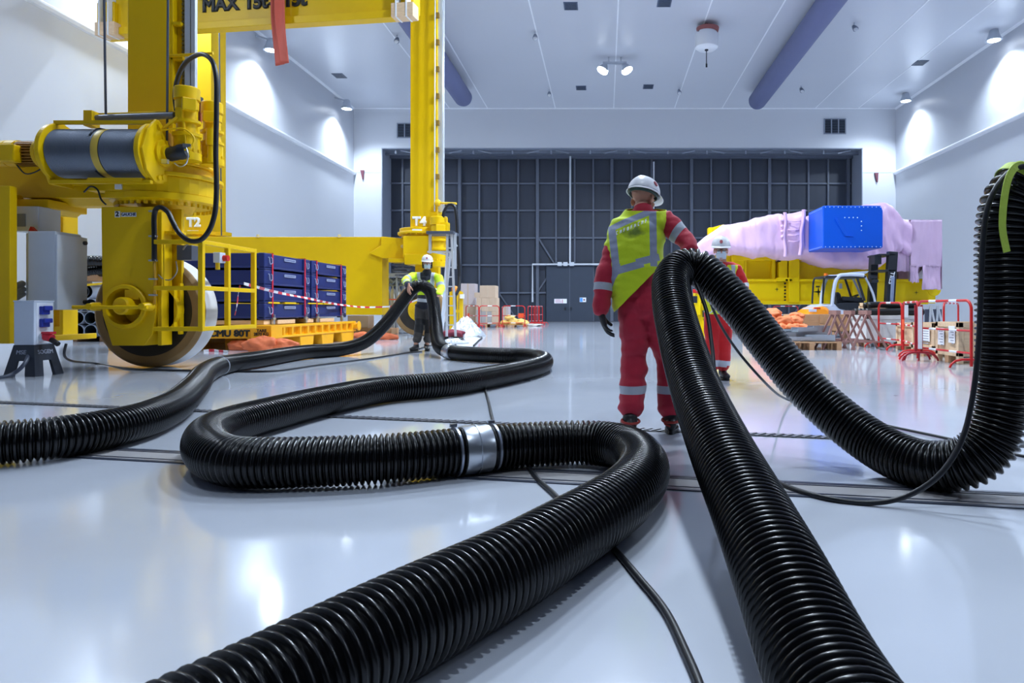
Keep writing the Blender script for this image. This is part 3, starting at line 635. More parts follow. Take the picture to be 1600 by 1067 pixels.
for z0, z1, r, x0 in ((2.56, 2.80, 0.70, -7.4), (2.80, 2.86, 0.76, -7.4), (2.86, 3.0, 0.60, -7.2), (3.0, 3.04, 0.66, -7.2)):
    p_, a_, b_ = ring_box(z0, z1, r, x0); t.prism(p_, 'z', a_, b_)
t.box((fx(163), 9.75, 2.46), (fx(200), 10.2, 2.56)); t.box((-7.45, 9.95, 2.56), (-7.1, 10.4, 2.66))
obj('ring_housing', t, YEL, gn, bevel=0.012)
t = MB(); t.box((fx(181), 9.72, 2.58), (fx(191), 9.8, 2.68)); obj('sensor_box', t, WHT, slew, bevel=0.005)
# gear motors standing on the housing
def gearmotor(parent, c, z0, R, H, box_dir=(1, -1), n=28):
    x, y = c; t = MB(); t.lathe((x, y, z0), (x, y, z0+H), [(0, R*1.0), (0.10, R*1.0), (0.11, R*0.88), (0.32, R*0.86), (0.33, R*0.98), (0.37, R*0.98), (0.38, R*0.74), (0.50, R*0.70), (0.51, R*0.95), (0.55, R*0.95), (0.56, R*0.72), (0.80, R*0.72)], n, True)
    for k in range(12):
        a = 2*PI*k/12; t.cyl((x+math.cos(a)*R*0.9, y+math.sin(a)*R*0.9, z0+H*0.11), (x+math.cos(a)*R*0.9, y+math.sin(a)*R*0.9, z0+H*0.15), R*0.08, n=6); t.box((x+math.cos(a)*R*0.8-0.012, y+math.sin(a)*R*0.8-0.012, z0+H*0.15), (x+math.cos(a)*R*0.8+0.012, y+math.sin(a)*R*0.8+0.012, z0+H*0.32))
    g = obj('gear_motor', t, YEL, parent, smooth=30)
    t = MB(); t.lathe((x, y, z0+H*0.70), (x, y, z0+H), [(0, R*0.80), (0.35, R*0.82), (0.36, R*0.74), (0.44, R*0.74), (0.45, R*0.9), (0.95, R*0.9), (1, R*0.84)], n); obj('fan_cover', t, YEL, g, smooth=30)
    d = Vector((box_dir[0], box_dir[1], 0)).normalized()*R*0.9
    t = MB(); t.cbox((x+d.x, y+d.y, z0+H*0.74), (R*0.95, R*0.5, H*0.17), math.atan2(d.y, d.x)+PI/2); obj('terminal_box', t, YEL, g, bevel=0.015)
    return g
gearmotor(gn, (fx(292, 9.95), 9.95), 3.03, 0.19, 1.06, (1, -1.2))
gearmotor(gn, (fx(319, 10.1), 10.3), 3.03, 0.165, 0.95, (0.3, -1))
t = MB(); t.cyl((fx(333, 10.2), 10.15, 3.3), (fx(333, 10.2), 10.15, 3.55), 0.07); t.cyl((fx(333, 10.2), 10.15, 3.05), (fx(333, 10.2), 10.15, 3.3), 0.05)
t.tube(catmull([(-6.3, 9.72, 3.42), (-6.0, 9.75, 3.44), (-5.88, 9.78, 3.3), (-5.95, 9.72, 3.15), (-6.15, 9.7, 3.1)], 0.03), 0.012, 8); obj('grease_pipe', t, YEL, gn, smooth=40)

# --- near leg: dark side towards us, with guide rails and a bright mast
LD = 10.9
lx = lambda px, d=LD: (px-CX)/FPX*d
lz = lambda py, d=LD: CAM_Z+(CY-py)/FPX*d
t = MB(); t.box((lx(199), LD, 2.9), (lx(266), LD+0.7, 9.6)); leg = obj('leg', t, YEL, gn, bevel=0.012)
t = MB(); t.box((lx(266), LD+0.12, 3.2), (lx(277), LD+0.42, 9.6)); t.box((lx(266), LD+0.0, 3.2), (lx(270), LD+0.14, 9.6)); obj('guide_flange', t, YEL, leg, bevel=0.006)
t = MB(); t.box((lx(279), LD+0.1, 3.2), (lx(287), LD+0.2, 9.6)); 
for k in range(90): t.box((lx(280), LD+0.06, 3.3+k*0.07), (lx(286), LD+0.1, 3.335+k*0.07))
obj('rack', t, mat('olive_rack', rgb(120, 108, 60), 0.5, metal=0.4), leg)
t = MB(); ly = lambda px: lx(px, LD+0.05); t.box((ly(288), LD+0.05, 4.3), (ly(296.3), LD+0.12, 9.6)); t.box((ly(298), LD+0.05, 4.3), (ly(304.5), LD+0.12, 9.6)); t.box((ly(296), LD+0.09, 4.3), (ly(299), LD+0.11, 9.6)); mast = obj('mast', t, ALU, gn, bevel=0.006)
t = MB(); t.box((lx(279), LD+0.05, 4.22), (lx(306), LD+0.2, 4.3)); t.box((ly(296.5), LD+0.07, 4.3), (ly(297.9), LD+0.09, 9.6)); obj('mast_foot', t, DRK, mast)
t = MB()
for i, (px, m_) in enumerate(((281, 0), (287, 0), (294, 0), (301, 0))): t.cyl((lx(px), LD+0.2, 3.9), (lx(px), LD+0.2, 4.25), 0.028, n=10)
obj('copper_pipe', t, mat('copper', rgb(176, 96, 60), 0.35, metal=0.7), mast)
t = MB(); t.cyl((lx(266), LD-0.02, lz(88)), (lx(334), LD-0.02, lz(84)), 0.025, n=8); t.cbox((lx(275), LD+0.05, lz(36)), (0.14, 0.1, 0.05)); t.cbox((lx(275), LD+0.05, lz(90)), (0.2, 0.1, 0.06)); obj('hose_holder', t, YEL, leg)

# --- winch: rope drum between two plates, motor at its left end
yd, zd = 9.72, 3.08
t = MB(); xa, xb = -7.72, -6.42; prof = []
N = 64
for k in range(N):
    u0 = k/N
    if 0.485 < u0 < 0.575:
        prof += [(u0, 0.325)]
        continue
    for f_, r_ in ((0, 0.332), (0.25, 0.340), (0.5, 0.344), (0.75, 0.340)): prof.append((u0+f_/N, r_))
prof.append((1, 0.332)); t.lathe((xa, yd, zd), (xb, yd, zd), prof, 48); dm = obj('rope_drum', t, ROPE, gn, smooth=180)
t = MB(); t.lathe((xa+1.3*0.49, yd, zd), (xa+1.3*0.572, yd, zd), [(0, 0.338), (0.1, 0.342), (0.9, 0.342), (1, 0.338)], 48, False); obj('drum_band', t, mat('worn_yellow_band', rgb(206, 176, 70), 0.45), dm, smooth=40)
t = MB(); t.tube([(xa+1.3*0.48+0.03*math.sin(a*0.3), yd+0.35*math.cos(a*0.25-2.2), zd+0.35*math.sin(a*0.25-2.2)) for a in range(20)], 0.012, 8); obj('loose_turn', t, DRK, dm, smooth=180)
pent = [(9.63, 3.55), (9.70, 3.54), (9.80, 3.46), (10.2, 3.37), (10.22, 2.88), (10.15, 2.82), (9.68, 2.65), (9.60, 2.66), (9.42, 2.80), (9.33, 3.08), (9.44, 3.36)]
t = MB(); t.prism(pent, 'x', -6.36, -6.32); t.lathe((-6.44, yd, zd), (-6.36, yd, zd), [(0, 0.40), (0.3, 0.42), (1, 0.42)], 48); pl = obj('end_plate', t, YEL, gn, bevel=0.006)
t = MB(); t.lathe((-6.32, yd+0.05, zd+0.02), (-6.24, yd+0.05, zd+0.02), [(0, 0.19), (0.4, 0.19), (0.5, 0.12), (1, 0.12)], 32)
for y, z in ((9.66, 3.47), (9.66, 2.73), (10.15, 2.92), (10.12, 3.32), (9.75, 2.75)): t.cyl((-6.32, y, z), (-6.29, y, z), 0.035, n=12)
obj('bearing', t, YEL, pl, smooth=30)
t = MB(); t.lathe((-6.26, yd+0.06, zd+0.0), (-5.98, yd+0.06, zd+0.06), [(0, 0.085), (0.1, 0.10), (0.6, 0.10), (0.62, 0.11), (0.8, 0.11), (1, 0.09)], 28); obj('encoder', t, DRK, pl, smooth=30)
t = MB(); t.cbox((-5.96, yd+0.02, zd+0.12), (0.1, 0.06, 0.05), 0.4); t.tube(catmull([(-5.96, yd, zd+0.1), (-5.92, yd-0.02, zd-0.02), (-5.95, yd-0.02, zd-0.14), (-6.05, yd, zd-0.18), (-6.14, yd, zd-0.12)], 0.02), 0.009, 8); t.cbox((-6.22, yd-0.06, zd-0.12), (0.08, 0.05, 0.06)); obj('torque_arm', t, CHR, pl, smooth=40)
t = MB(); t.lathe((-7.80, yd, zd), (-7.72, yd, zd), [(0, 0.40), (0.3, 0.42), (1, 0.42)], 48); t.prism([(9.34, 3.0), (9.55, 2.62), (9.95, 2.62), (10.1, 3.0), (9.9, 3.44), (9.72, 3.56), (9.5, 3.42)], 'x', -7.78, -7.74); obj('end_plate', t, YEL, gn, bevel=0.006)
t = MB(); t.lathe((-8.02, yd, zd), (-7.78, yd, zd), [(0, 0.20), (0.15, 0.21), (0.25, 0.21), (0.3, 0.16), (0.8, 0.16), (0.85, 0.24), (1, 0.24)], 32)
for k in range(6):
    a = 2*PI*k/6; t.box((-8.0, yd+math.cos(a)*0.17-0.012, zd+math.sin(a)*0.17-0.012), (-7.8, yd+math.cos(a)*0.17+0.012, zd+math.sin(a)*0.17+0.012))
mot = obj('winch_motor', t, YEL, gn, smooth=30)
t = MB(); t.lathe((-8.32, yd, zd), (-8.0, yd, zd), [(0, 0.135), (1, 0.135)], 32)
for k in range(26):
    a = 2*PI*k/26; t.cbox((-8.16, yd+math.cos(a)*0.155, zd+math.sin(a)*0.155), (0.30, 0.012, 0.05), 0, a-PI/2)
obj('cooling_fins', t, mat('bronze_fins', rgb(160, 116, 44), 0.4, metal=0.2), mot)
t = MB(); t.lathe((-8.72, yd, zd), (-8.32, yd, zd), [(0, 0.13), (0.05, 0.17), (0.2, 0.185), (0.62, 0.19), (0.63, 0.18), (0.66, 0.18), (0.67, 0.19), (1, 0.19)], 32); obj('fan_cover', t, YEL, mot, smooth=30)
t = MB(); t.cbox((-8.36, yd-0.2, zd-0.04), (0.36, 0.14, 0.24)); obj('terminal_box', t, YEL, mot, bevel=0.02)
t = MB(); t.tube(catmull([(-8.2, yd-0.2, zd-0.2), (-8.08, yd-0.2, zd-0.32), (-7.95, yd-0.2, zd-0.3), (-7.84, yd-0.15, zd-0.2)], 0.03), 0.01, 8); obj('motor_lead', t, DRK, mot, smooth=180)
# tie rods, rope guide roller, rope pressure bar
t = MB(); t.bar((-7.75, 9.62, 3.50), (-6.34, 9.62, 3.50), 0.05, 0.05); t.bar((-7.75, 9.55, 2.65), (-6.34, 9.55, 2.65), 0.06, 0.05); t.bar((-7.75, 9.95, 2.70), (-6.3, 9.95, 2.70), 0.06); t.box((-7.2, 9.5, 2.66), (-6.45, 9.6, 2.70))
t.tube([(-6.36, 9.75, 3.4), (-6.12, 9.78, 3.62)], 0.025, 8); t.tube([(-6.05, 9.8, 3.6), (-6.02, 9.8, 3.2)], 0.02, 8); t.tube([(-7.42, 9.9, 3.69), (-6.05, 9.9, 3.73)], 0.022, 8); t.cbox((-7.38, 9.82, 3.6), (0.12, 0.16, 0.22)); t.cbox((-6.1, 9.84, 3.66), (0.1, 0.14, 0.2)); obj('tie_rod', t, YEL, gn)
t = MB(); t.cyl((-7.32, 9.84, 3.62), (-6.2, 9.84, 3.66), 0.05, n=18); obj('guide_roller', t, mat('grey_roller', rgb(122, 126, 134), 0.4, metal=0.3), gn, smooth=40)
for a, b in (((-7.19, 9.84, 3.54), (fx(156, 9.84), 9.84, 9.6)), ((-6.31, 9.84, 3.3), (fx(265.5, 9.84), 9.84, 9.6))):
    obj('wire_rope', MB().cyl(a, b, 0.016, n=8), mat('dark_rope', rgb(84, 92, 108), 0.5, metal=0.3), gn, smooth=180)

# --- cross girder running off to the left, hanger plates and the electrical cabinets they carry
t = MB(); t.box((-12.0, 10.0, fz(309, 10.0)), (-7.0, 10.75, fz(238, 10.0))); t.prism([(10.05, 2.52), (10.7, 2.52), (10.5, 2.42), (10.25, 2.42)], 'x', -10, -7.3); gir = obj('cross_girder', t, YEL, gn, bevel=0.012)
t = MB(); t.box((fx(-60, 9.95), 9.95, fz(238, 9.95)), (fx(62, 9.95), 10.35, fz(222, 9.95))); obj('cable_tray', t, DRK, gir)
t = MB(); t.box((fx(24, 9.9), 9.85, fz(325, 9.9)), (fx(79, 9.9), 10.6, fz(312, 9.9))); t.prism([(fx(24, 9.9), fz(325, 9.9)), (fx(79, 9.9), fz(325, 9.9)), (fx(70, 9.9), fz(332, 9.9)), (fx(30, 9.9), fz(329, 9.9))], 'y', 9.9, 10.5); t.cyl((fx(10, 9.9), 9.9, 2.42), (fx(30, 9.9), 9.9, 2.42), 0.11, n=20); obj('hanger_bracket', t, YEL, gir, bevel=0.01)
t = MB(); t.box((-9.3, 9.3, fz(537, 9.3)), (fx(15, 9.3), 9.42, fz(290, 9.3))); t.box((fx(15, 9.3)-0.06, 9.38, fz(536.6, 9.3)), (fx(15, 9.3)-0.003, 10.9, fz(527, 9.3))); hp = obj('hanger_plate', t, YEL, gn, bevel=0.01)
t = MB(); t.box((fx(79, 11), 11.0, fz(532, 11)), (fx(84, 11), 11.25, fz(308, 11))); t.box((fx(84, 11), 11.0, fz(532, 11)), (fx(99, 11), 11.05, fz(510, 11))); t.box((fx(94, 11), 10.98, fz(532, 11)), (fx(99.5, 11), 11.3, fz(308, 11))); t.box((fx(79, 11), 11.0, fz(316, 11)), (fx(99, 11), 11.3, fz(308, 11))); obj('hanger_frame', t, YEL, gn, bevel=0.01)
t = MB(); t.box((fx(43, 9.5), 9.5, fz(484, 9.5)), (fx(86, 9.5), 9.98, fz(361, 9.5))); t.box((fx(16, 9.5), 9.75, fz(484, 9.5)), (fx(43, 9.5), 10.0, fz(361, 9.5))); cab = obj('electrical_cabinet', t, GRY, gn, bevel=0.012)
t = MB(); t.prism([(9.5, fz(366, 9.5)), (10.05, fz(372, 10.05)), (10.05, fz(482, 10.05)), (9.5, fz(484, 9.5))], 'x', fx(86, 9.5), fx(86, 9.5)+0.03); cdoor = obj('cabinet_door', t, mat('pale_cabinet_door', rgb(206, 214, 226), 0.4), cab, bevel=0.004)
t = MB()
for z in (fz(380, 10), fz(472, 10)): t.cyl((fx(86, 9.5)+0.02, 9.99, z), (fx(86, 9.5)+0.06, 9.99, z), 0.03, n=12)
obj('latch', t, DRK, cdoor)
t = MB(); t.box((fx(15, 9.7), 9.7, fz(361, 9.7)), (fx(60, 9.7), 10.1, fz(322, 9.7))); cb2 = obj('upper_cabinet', t, GRY, gn, bevel=0.012)
t = MB(); t.box((fx(25, 9.7), 9.69, fz(354, 9.7)), (fx(40, 9.7), 9.7, fz(334, 9.7))); obj('grille', t, mat('grey_grille', rgb(120, 128, 142), 0.5), cb2)
t = MB(); t.prism([(fx(46, 9.6), fz(361, 9.6)), (fx(56, 9.6), fz(361, 9.6)), (fx(49, 9.6), fz(354, 9.6))], 'y', 9.58, 9.64); obj('red_marker', t, RED, cb2)
t = MB()
for k, (p0, p1) in enumerate((((16, 455), (36, 442)), ((17, 465), (38, 450)), ((17, 472), (36, 458)))): t.tube(catmull([W(p0[0], p0[1], 9.7), W((p0[0]+p1[0])/2, (p0[1]+p1[1])/2-1, 9.62), W(p1[0], p1[1], 9.72)], 0.03), 0.045, 10)
obj('cable_gland', t, mat('grey_conduit', rgb(140, 146, 156), 0.5), cab, smooth=180)
# --- guard cage beside the wheel, with switch boxes
t = MB(); xg0, xg1, zt, zm, zb = fx(243)+0.02, -5.73, 1.825, 1.17, 0.59; ya, yb = 9.70, 11.2; w = 0.062
for z in (zt, zm, zb):
    t.bar((xg0, ya, z), (xg1+w/2, ya, z), w); t.bar((xg1, ya, z), (xg1-0.03, yb, z), w)
for (x, y) in ((xg1, ya), (xg1-0.012, (ya+yb)/2-0.06), (xg1-0.03, yb)): t.bar((x, y, zb-0.035), (x, y, zt+0.035), w*1.08, w*1.08, Vector((0, 1, 0)))
t.bar((xg0+0.1, ya+0.05, zm), (xg0+0.1, ya+0.05, zt), 0.02); cage = obj('guard_cage', t, YEL, gn, bevel=0.006)
t = MB(); t.box((xg1+0.02, 9.95, 1.55), (xg1+0.12, 10.1, 1.7)); es = obj('stop_button_box', t, GRY, cage, bevel=0.006)
t = MB(); t.cyl((xg1+0.1, 10.05, 1.62), (xg1+0.19, 10.05, 1.62), 0.045); obj('stop_button', t, RED, es, smooth=30)
t = MB(); t.cyl((xg1+0.06, 10.0, 1.55), (xg1+0.06, 10.0, 1.45), 0.03); obj('cable_gland', t, YEL2, es)
t = MB(); t.box((fx(262), 9.95, fz(406, 9.95)), (fx(286), 10.12, fz(383, 9.95))); jb_ = obj('junction_box', t, mat('slate_box', rgb(74, 80, 94), 0.5), gn, bevel=0.006)
t = MB(); t.tube(catmull([W(275, 408, 9.9), W(276, 425, 9.85), W(266, 437, 9.82), W(255, 436, 9.8), W(246, 428, 9.75)], 0.02), 0.009, 8); t.tube(catmull([W(286, 390, 9.95), W(292, 382, 9.9), W(305, 379, 9.8), W(313, 379, 9.75)], 0.03), 0.012, 8); obj('thin_lead', t, mat('grey_lead', rgb(150, 150, 146), 0.5), jb_, smooth=180)
# --- hydraulic hose looping from the fork up to the mast
t = MB(); t.tube(catmull([W(241, 408, 9.70), W(241, 370, 9.70), W(241, 335, 9.70), W(244, 326, 9.68), W(252, 324, 9.64), W(262, 331, 9.62), W(270, 347, 9.6), W(280, 364, 9.6), W(296, 376, 9.6), W(313, 375, 9.6), W(326, 361, 9.62), W(335, 336, 9.66), W(338, 300, 9.7), W(337, 240, 9.75), W(338, 170, 9.8), W(337, 115, 9.85), W(331, 95, 9.9), W(318, 85, 10), W(303, 88, 10.2), W(288, 100, 10.4), W(277, 124, 10.6), W(273, 150, 10.75), W(276, 178, 10.8)], 0.04), 0.034, 14); hh = obj('hydraulic_hose', t, HYD, gn, smooth=180)
t = MB()
for y in (330, 369, 407, 436, 461): t.cbox(W(239, y, 9.70), (0.10, 0.05, 0.022))
obj('hose_clip', t, CHR, hh)
t = MB(); t.tube([W(241, 408, 9.70), W(242, 440, 9.70), W(241, 475, 9.70)], 0.02, 8); obj('hose_tail', t, mat('ochre_pipe', rgb(200, 150, 30), 0.5), hh, smooth=180)
t = MB(); t.tube(catmull([W(131, 300, 9.75), W(142, 291, 9.7), W(152, 296, 9.7), W(158, 312, 9.72), W(168, 322, 9.75)], 0.03), 0.012, 8); obj('thin_lead', t, DRK, gn, smooth=180)

# --- far frame: legs T2 and T4, deep girder between them, arm and pedestal at T4
T2D, T4D = 23.1, 22.0
t = MB(); t.box(tuple(W(287, 362, T2D)), tuple(W(330, -80, T2D)+Vector((0, 0.9, 0)))); l2 = obj('leg', t, YEL, gn, bevel=0.015)
text_part('leg_mark', 'T2', W(302.5, 348, T2D-0.01), 0.42, INKW, l2, bold=0.026)
t = MB(); a = W(293, 363, T2D); b = W(310, 360, T2D); t.box((a.x, T2D-0.015, a.z), (b.x, T2D, b.z)); lp = obj('label_plate', t, WHT, l2)
t = MB(); q = W(287, 372, T2D); r_ = W(331, 362, T2D); t.lathe(((q.x+r_.x)/2, T2D+0.45, q.z), ((q.x+r_.x)/2, T2D+0.45, r_.z), [(0, 0.66), (0.4, 0.66), (0.5, 0.75), (1, 0.75)], 40); t.box((W(330, 0, T2D).x, T2D, W(0, 368, T2D).z), (W(352, 0, T2D).x, T2D+0.4, W(0, 362, T2D).z)); obj('leg_flange', t, YEL, l2, smooth=30)
GD = 22.3
t = MB(); g0 = W(285, 492, GD); g1 = W(597, 370, GD); t.box((g0.x, GD, g0.z), (g1.x, GD+0.7, g1.z)); gd = obj('lower_girder', t, YEL, gn, bevel=0.015)
t = MB(); p = lambda px, py: ((px-CX)/FPX*GD, CAM_Z+(CY-py)/FPX*GD)
t.prism([p(597, 370), p(642, 374), p(642, 404), p(600, 404), p(578, 396), p(597, 384)], 'y', GD-0.12, GD+0.66); obj('girder_arm', t, YEL, gd, bevel=0.012)
t = MB()
for px in (403, 530): t.cyl(W(px, 371, GD), W(px, 369, GD)+Vector((0, 0, 0.05)), 0.05, n=10)
t.cyl(W(629, 385, GD-0.14), W(629, 385, GD-0.06), 0.06, n=12); obj('lifting_lug', t, mat('pale_lug', rgb(224, 206, 150), 0.4), gd)
t = MB(); t.box(tuple(W(641, 356, T4D)), tuple(W(683, -80, T4D)+Vector((0, 0.9, 0)))); l4 = obj('leg', t, YEL, gn, bevel=0.015)
text_part('leg_mark', 'T4', W(655.5, 346.5, T4D-0.01), 0.385, INKW, l4, bold=0.026)
t = MB(); a = W(648, 362, T4D); b = W(663, 359.5, T4D); t.box((a.x, T4D-0.3, a.z), (b.x, T4D-0.28, b.z)); obj('label_plate', t, WHT, l4)
pc = W(654, 400, T4D); px_, py_ = pc.x, T4D+0.45
zz = lambda y: CAM_Z+(CY-y)/FPX*T4D
t = MB(); t.lathe((px_, py_, zz(371)), (px_, py_, zz(356)), [(0, 0.66), (0.35, 0.66), (0.36, 0.78), (0.6, 0.78), (0.61, 0.72), (1, 0.72)], 40)
for k in range(24):
    a = 2*PI*k/24; t.cyl((px_+math.cos(a)*0.72, py_+math.sin(a)*0.72, zz(367)), (px_+math.cos(a)*0.72, py_+math.sin(a)*0.72, zz(363)), 0.035, n=6)
t.box((px_-0.42, T4D-0.28, zz(402)), (px_+0.5, T4D+1.0, zz(370))); t.box((px_-0.36, T4D-0.34, zz(414)), (px_+0.42, T4D+0.9, zz(398))); t.box((px_-0.95, T4D-0.1, zz(410)), (px_-0.3, T4D+0.5, zz(404)))
ped = obj('pedestal', t, YEL, gn, bevel=0.012, smooth=30)
wheel(W(655, 0, 21.7).x, 21.7, 0.83, 0.83, 0.44, gn)
t = MB(); x = W(655, 0, 21.3).x; t.prism([(x-0.38, zz(414)), (x+0.38, zz(414)), (x+0.38, 0.9), (x+0.2, 0.5), (x-0.2, 0.5), (x-0.38, 0.9)], 'y', 22.2, 22.5); obj('wheel_fork', t, YEL, gn, bevel=0.01)
def gm2(px, z0, R, H): gearmotor(gn, (W(px, 0, 21.6).x, 21.6), z0, R, H, (0.4, -1), 24)
gm2(686, zz(418), 0.30, 1.58)
t = MB(); x = W(678, 0, T4D).x; t.box((x-0.1, T4D-0.2, zz(402)), (x+0.16, T4D+0.3, zz(333))); t.cbox((W(696, 0, 21.6).x, 21.5, zz(358)), (0.26, 0.3, 0.3)); obj('motor_mount', t, YEL, ped, bevel=0.01)
t = MB(); t.cyl(W(684, 317, 21.8), W(713, 318, 21.5), 0.035, n=8); t.ell(W(684, 317, 21.75), (0.1, 0.1, 0.12), 12, 8); obj('hose_holder', t, YEL2, l4)
t = MB(); t.tube(catmull([W(690, 372, 21.6), W(691, 350, 21.5), W(694, 330, 21.4), W(701, 320, 21.4), W(709, 321, 21.4), W(713, 335, 21.4), W(715, 380, 21.4), W(718, 430, 21.4), W(717, 450, 21.3), W(711, 463, 21.2)], 0.08), 0.05, 10); obj('hydraulic_hose', t, HYD, gn, smooth=180)
t = MB(); t.box(tuple(W(684.5, 330, T4D+0.1)), tuple(W(690, -80, T4D)+Vector((0, 0.4, 0)))); obj('mast', t, ALU, gn)
t = MB()
for y in range(-60, 330, 42): t.cbox(W(683.5, y, T4D-0.02), (0.12, 0.1, 0.16))
obj('guide_clip', t, mat('brown_clip', rgb(140, 110, 40), 0.5), l4)
for px, py in ((679, 330), (693, 335)): obj('wire_rope', MB().cyl(W(px, py, T4D-0.2), W(px+1, -80, T4D-0.2), 0.02, n=8), ALU, gn)
obj('wire_rope', MB().cyl(W(346, 368, T2D), W(341, -80, T2D), 0.022, n=8), mat('dark_rope', (0, 0, 0, 1)), gn)
t = MB()
for k in range(5): t.tube([W(629+0.3*k, 410+k*5, 22.4)+Vector((0.25*math.cos(a*0.9), 0.25*math.sin(a*0.9), 0)) for a in range(8)], 0.03, 6)
t.box(tuple(W(612, 424, 22.6)), tuple(W(640, 421, 22.9))); obj('coil_spring', t, mat('grey_bracket', rgb(92, 98, 110), 0.5), ped)

# ------------------------------------------------------------------ lifting beam with MAX 15t lettering hung between the legs
B0 = W(160, 62, 19.3); B1 = W(655, 27, 18.0); B0.z = B1.z = (B0.z+B1.z)/2
bm_ = thing('lifting_beam', 'yellow steel lifting beam lettered MAX 15t with wooden packing blocks strapped at its ends', 'beam', (B0+B1)/2)
ex = (B1-B0).normalized(); ey = Vector((-ex.y, ex.x, 0)); L = (B1-B0).length; ez = Vector((0, 0, 1)); M = Matrix(((ex.x, ey.x, 0, B0.x), (ex.y, ey.y, 0, B0.y), (0, 0, 1, B0.z), (0, 0, 0, 1)))
t = MB(); t.box((0.3, -0.12, 0.2), (L-0.1, 0.3, 1.5), M); t.box((0.1, -0.2, 0.0), (L-0.05, 0.12, 0.2), M)
t.box((0.05, -0.24, -0.02), (0.6, 0.25, 0.9), M); web = obj('beam_web', t, YEL, bm_, bevel=0.012)
R3 = Matrix(((ex.x, 0, -ey.x), (ex.y, 0, -ey.y), (0, 1, 0))).inverted().transposed() if False else Matrix(((ex.x, 0, -ey.x), (ex.y, 0, -ey.y), (0, 1, 0)))
def on_beam(px, dz):       # a point on the front face of the beam under that photograph column
    q = (px-CX)/FPX; s = (q*(B0.y-0.12*ey.y)-(B0.x-0.12*ey.x))/(ex.x-q*ex.y); return B0+ex*s-ey*0.125+ez*dz
text_part('lettering', 'MAX', on_beam(344.5, 0.66), 0.50, INK, web, R3, bold=0.03)
text_part('lettering', '15t', on_beam(400.5, 0.66), 0.50, INK, web, R3, bold=0.03)
text_part('lettering', '-', on_beam(424, 0.64), 0.45, INK, web, R3, bold=0.02)
text_part('lettering', '15t', on_beam(461, 0.66), 0.50, INK, web, R3, bold=0.03)
for s0 in (0.1, L-0.62):
    t = MB(); t.box((s0, -0.36, -0.06), (s0+0.6, 0.0, 0.30), M); wb_ = obj('packing_block', t, WOOD, bm_, bevel=0.01)
    t = MB()
    for q in (0.12, 0.40): t.box((s0+q, -0.375, -0.07), (s0+q+0.04, 0.01, 1.1), M)
    obj('strap_band', t, WHT, wb_)
t = MB()
for s0 in (2.0, L-2.0): t.cyl(M @ Vector((s0, 0.1, 1.45)), M @ Vector((s0, 0.1, 13.4-B0.z)), 0.03, n=8)
obj('hanging_rope', t, ROPE, bm_)
# salmon sling over the beam
s_ = on_beam(435, 0); sl = MB()
o_ = s_-ey*0.16
def slf(u, v):
    w = (v-0.5)*0.30; z = 2.2-u*3.35
    return o_+ex*(w*(1-0.15*math.sin(u*PI))+0.16*u+0.04*math.sin(u*7))-ey*(0.06+0.05*math.sin(u*5+v*2))+ez*z
sl.grid(slf, 10, 30); sl = MB().grid(lambda u, v: slf(v, u), 8, 34)
sl.grid(lambda u, v: slf(v, u)-ey*0.09+ex*(0.1+0.08*v), 8, 34)
sl.box((0, 0, 0), (0.001, 0.001, 0.001), Matrix.Translation(o_+ez*1.8))
t2 = MB(); t2.grid(lambda u, v: slf(v, u), 8, 34); t2.grid(lambda u, v: slf(v, u)-ey*0.08+ex*(0.12+0.06*v), 8, 34)
t2.grid(lambda u, v: o_+ex*((u-0.5)*0.3)+ey*(v*0.8-0.1)+ez*(1.56+0.1*math.sin(v*PI)), 4, 8)
tag(obj('lifting_sling', t2, mat('salmon_webbing', rgb(206, 92, 74), 0.6, var=0.1), solid=0.02, smooth=180), 'salmon red webbing sling hanging over the yellow lifting beam', 'sling')
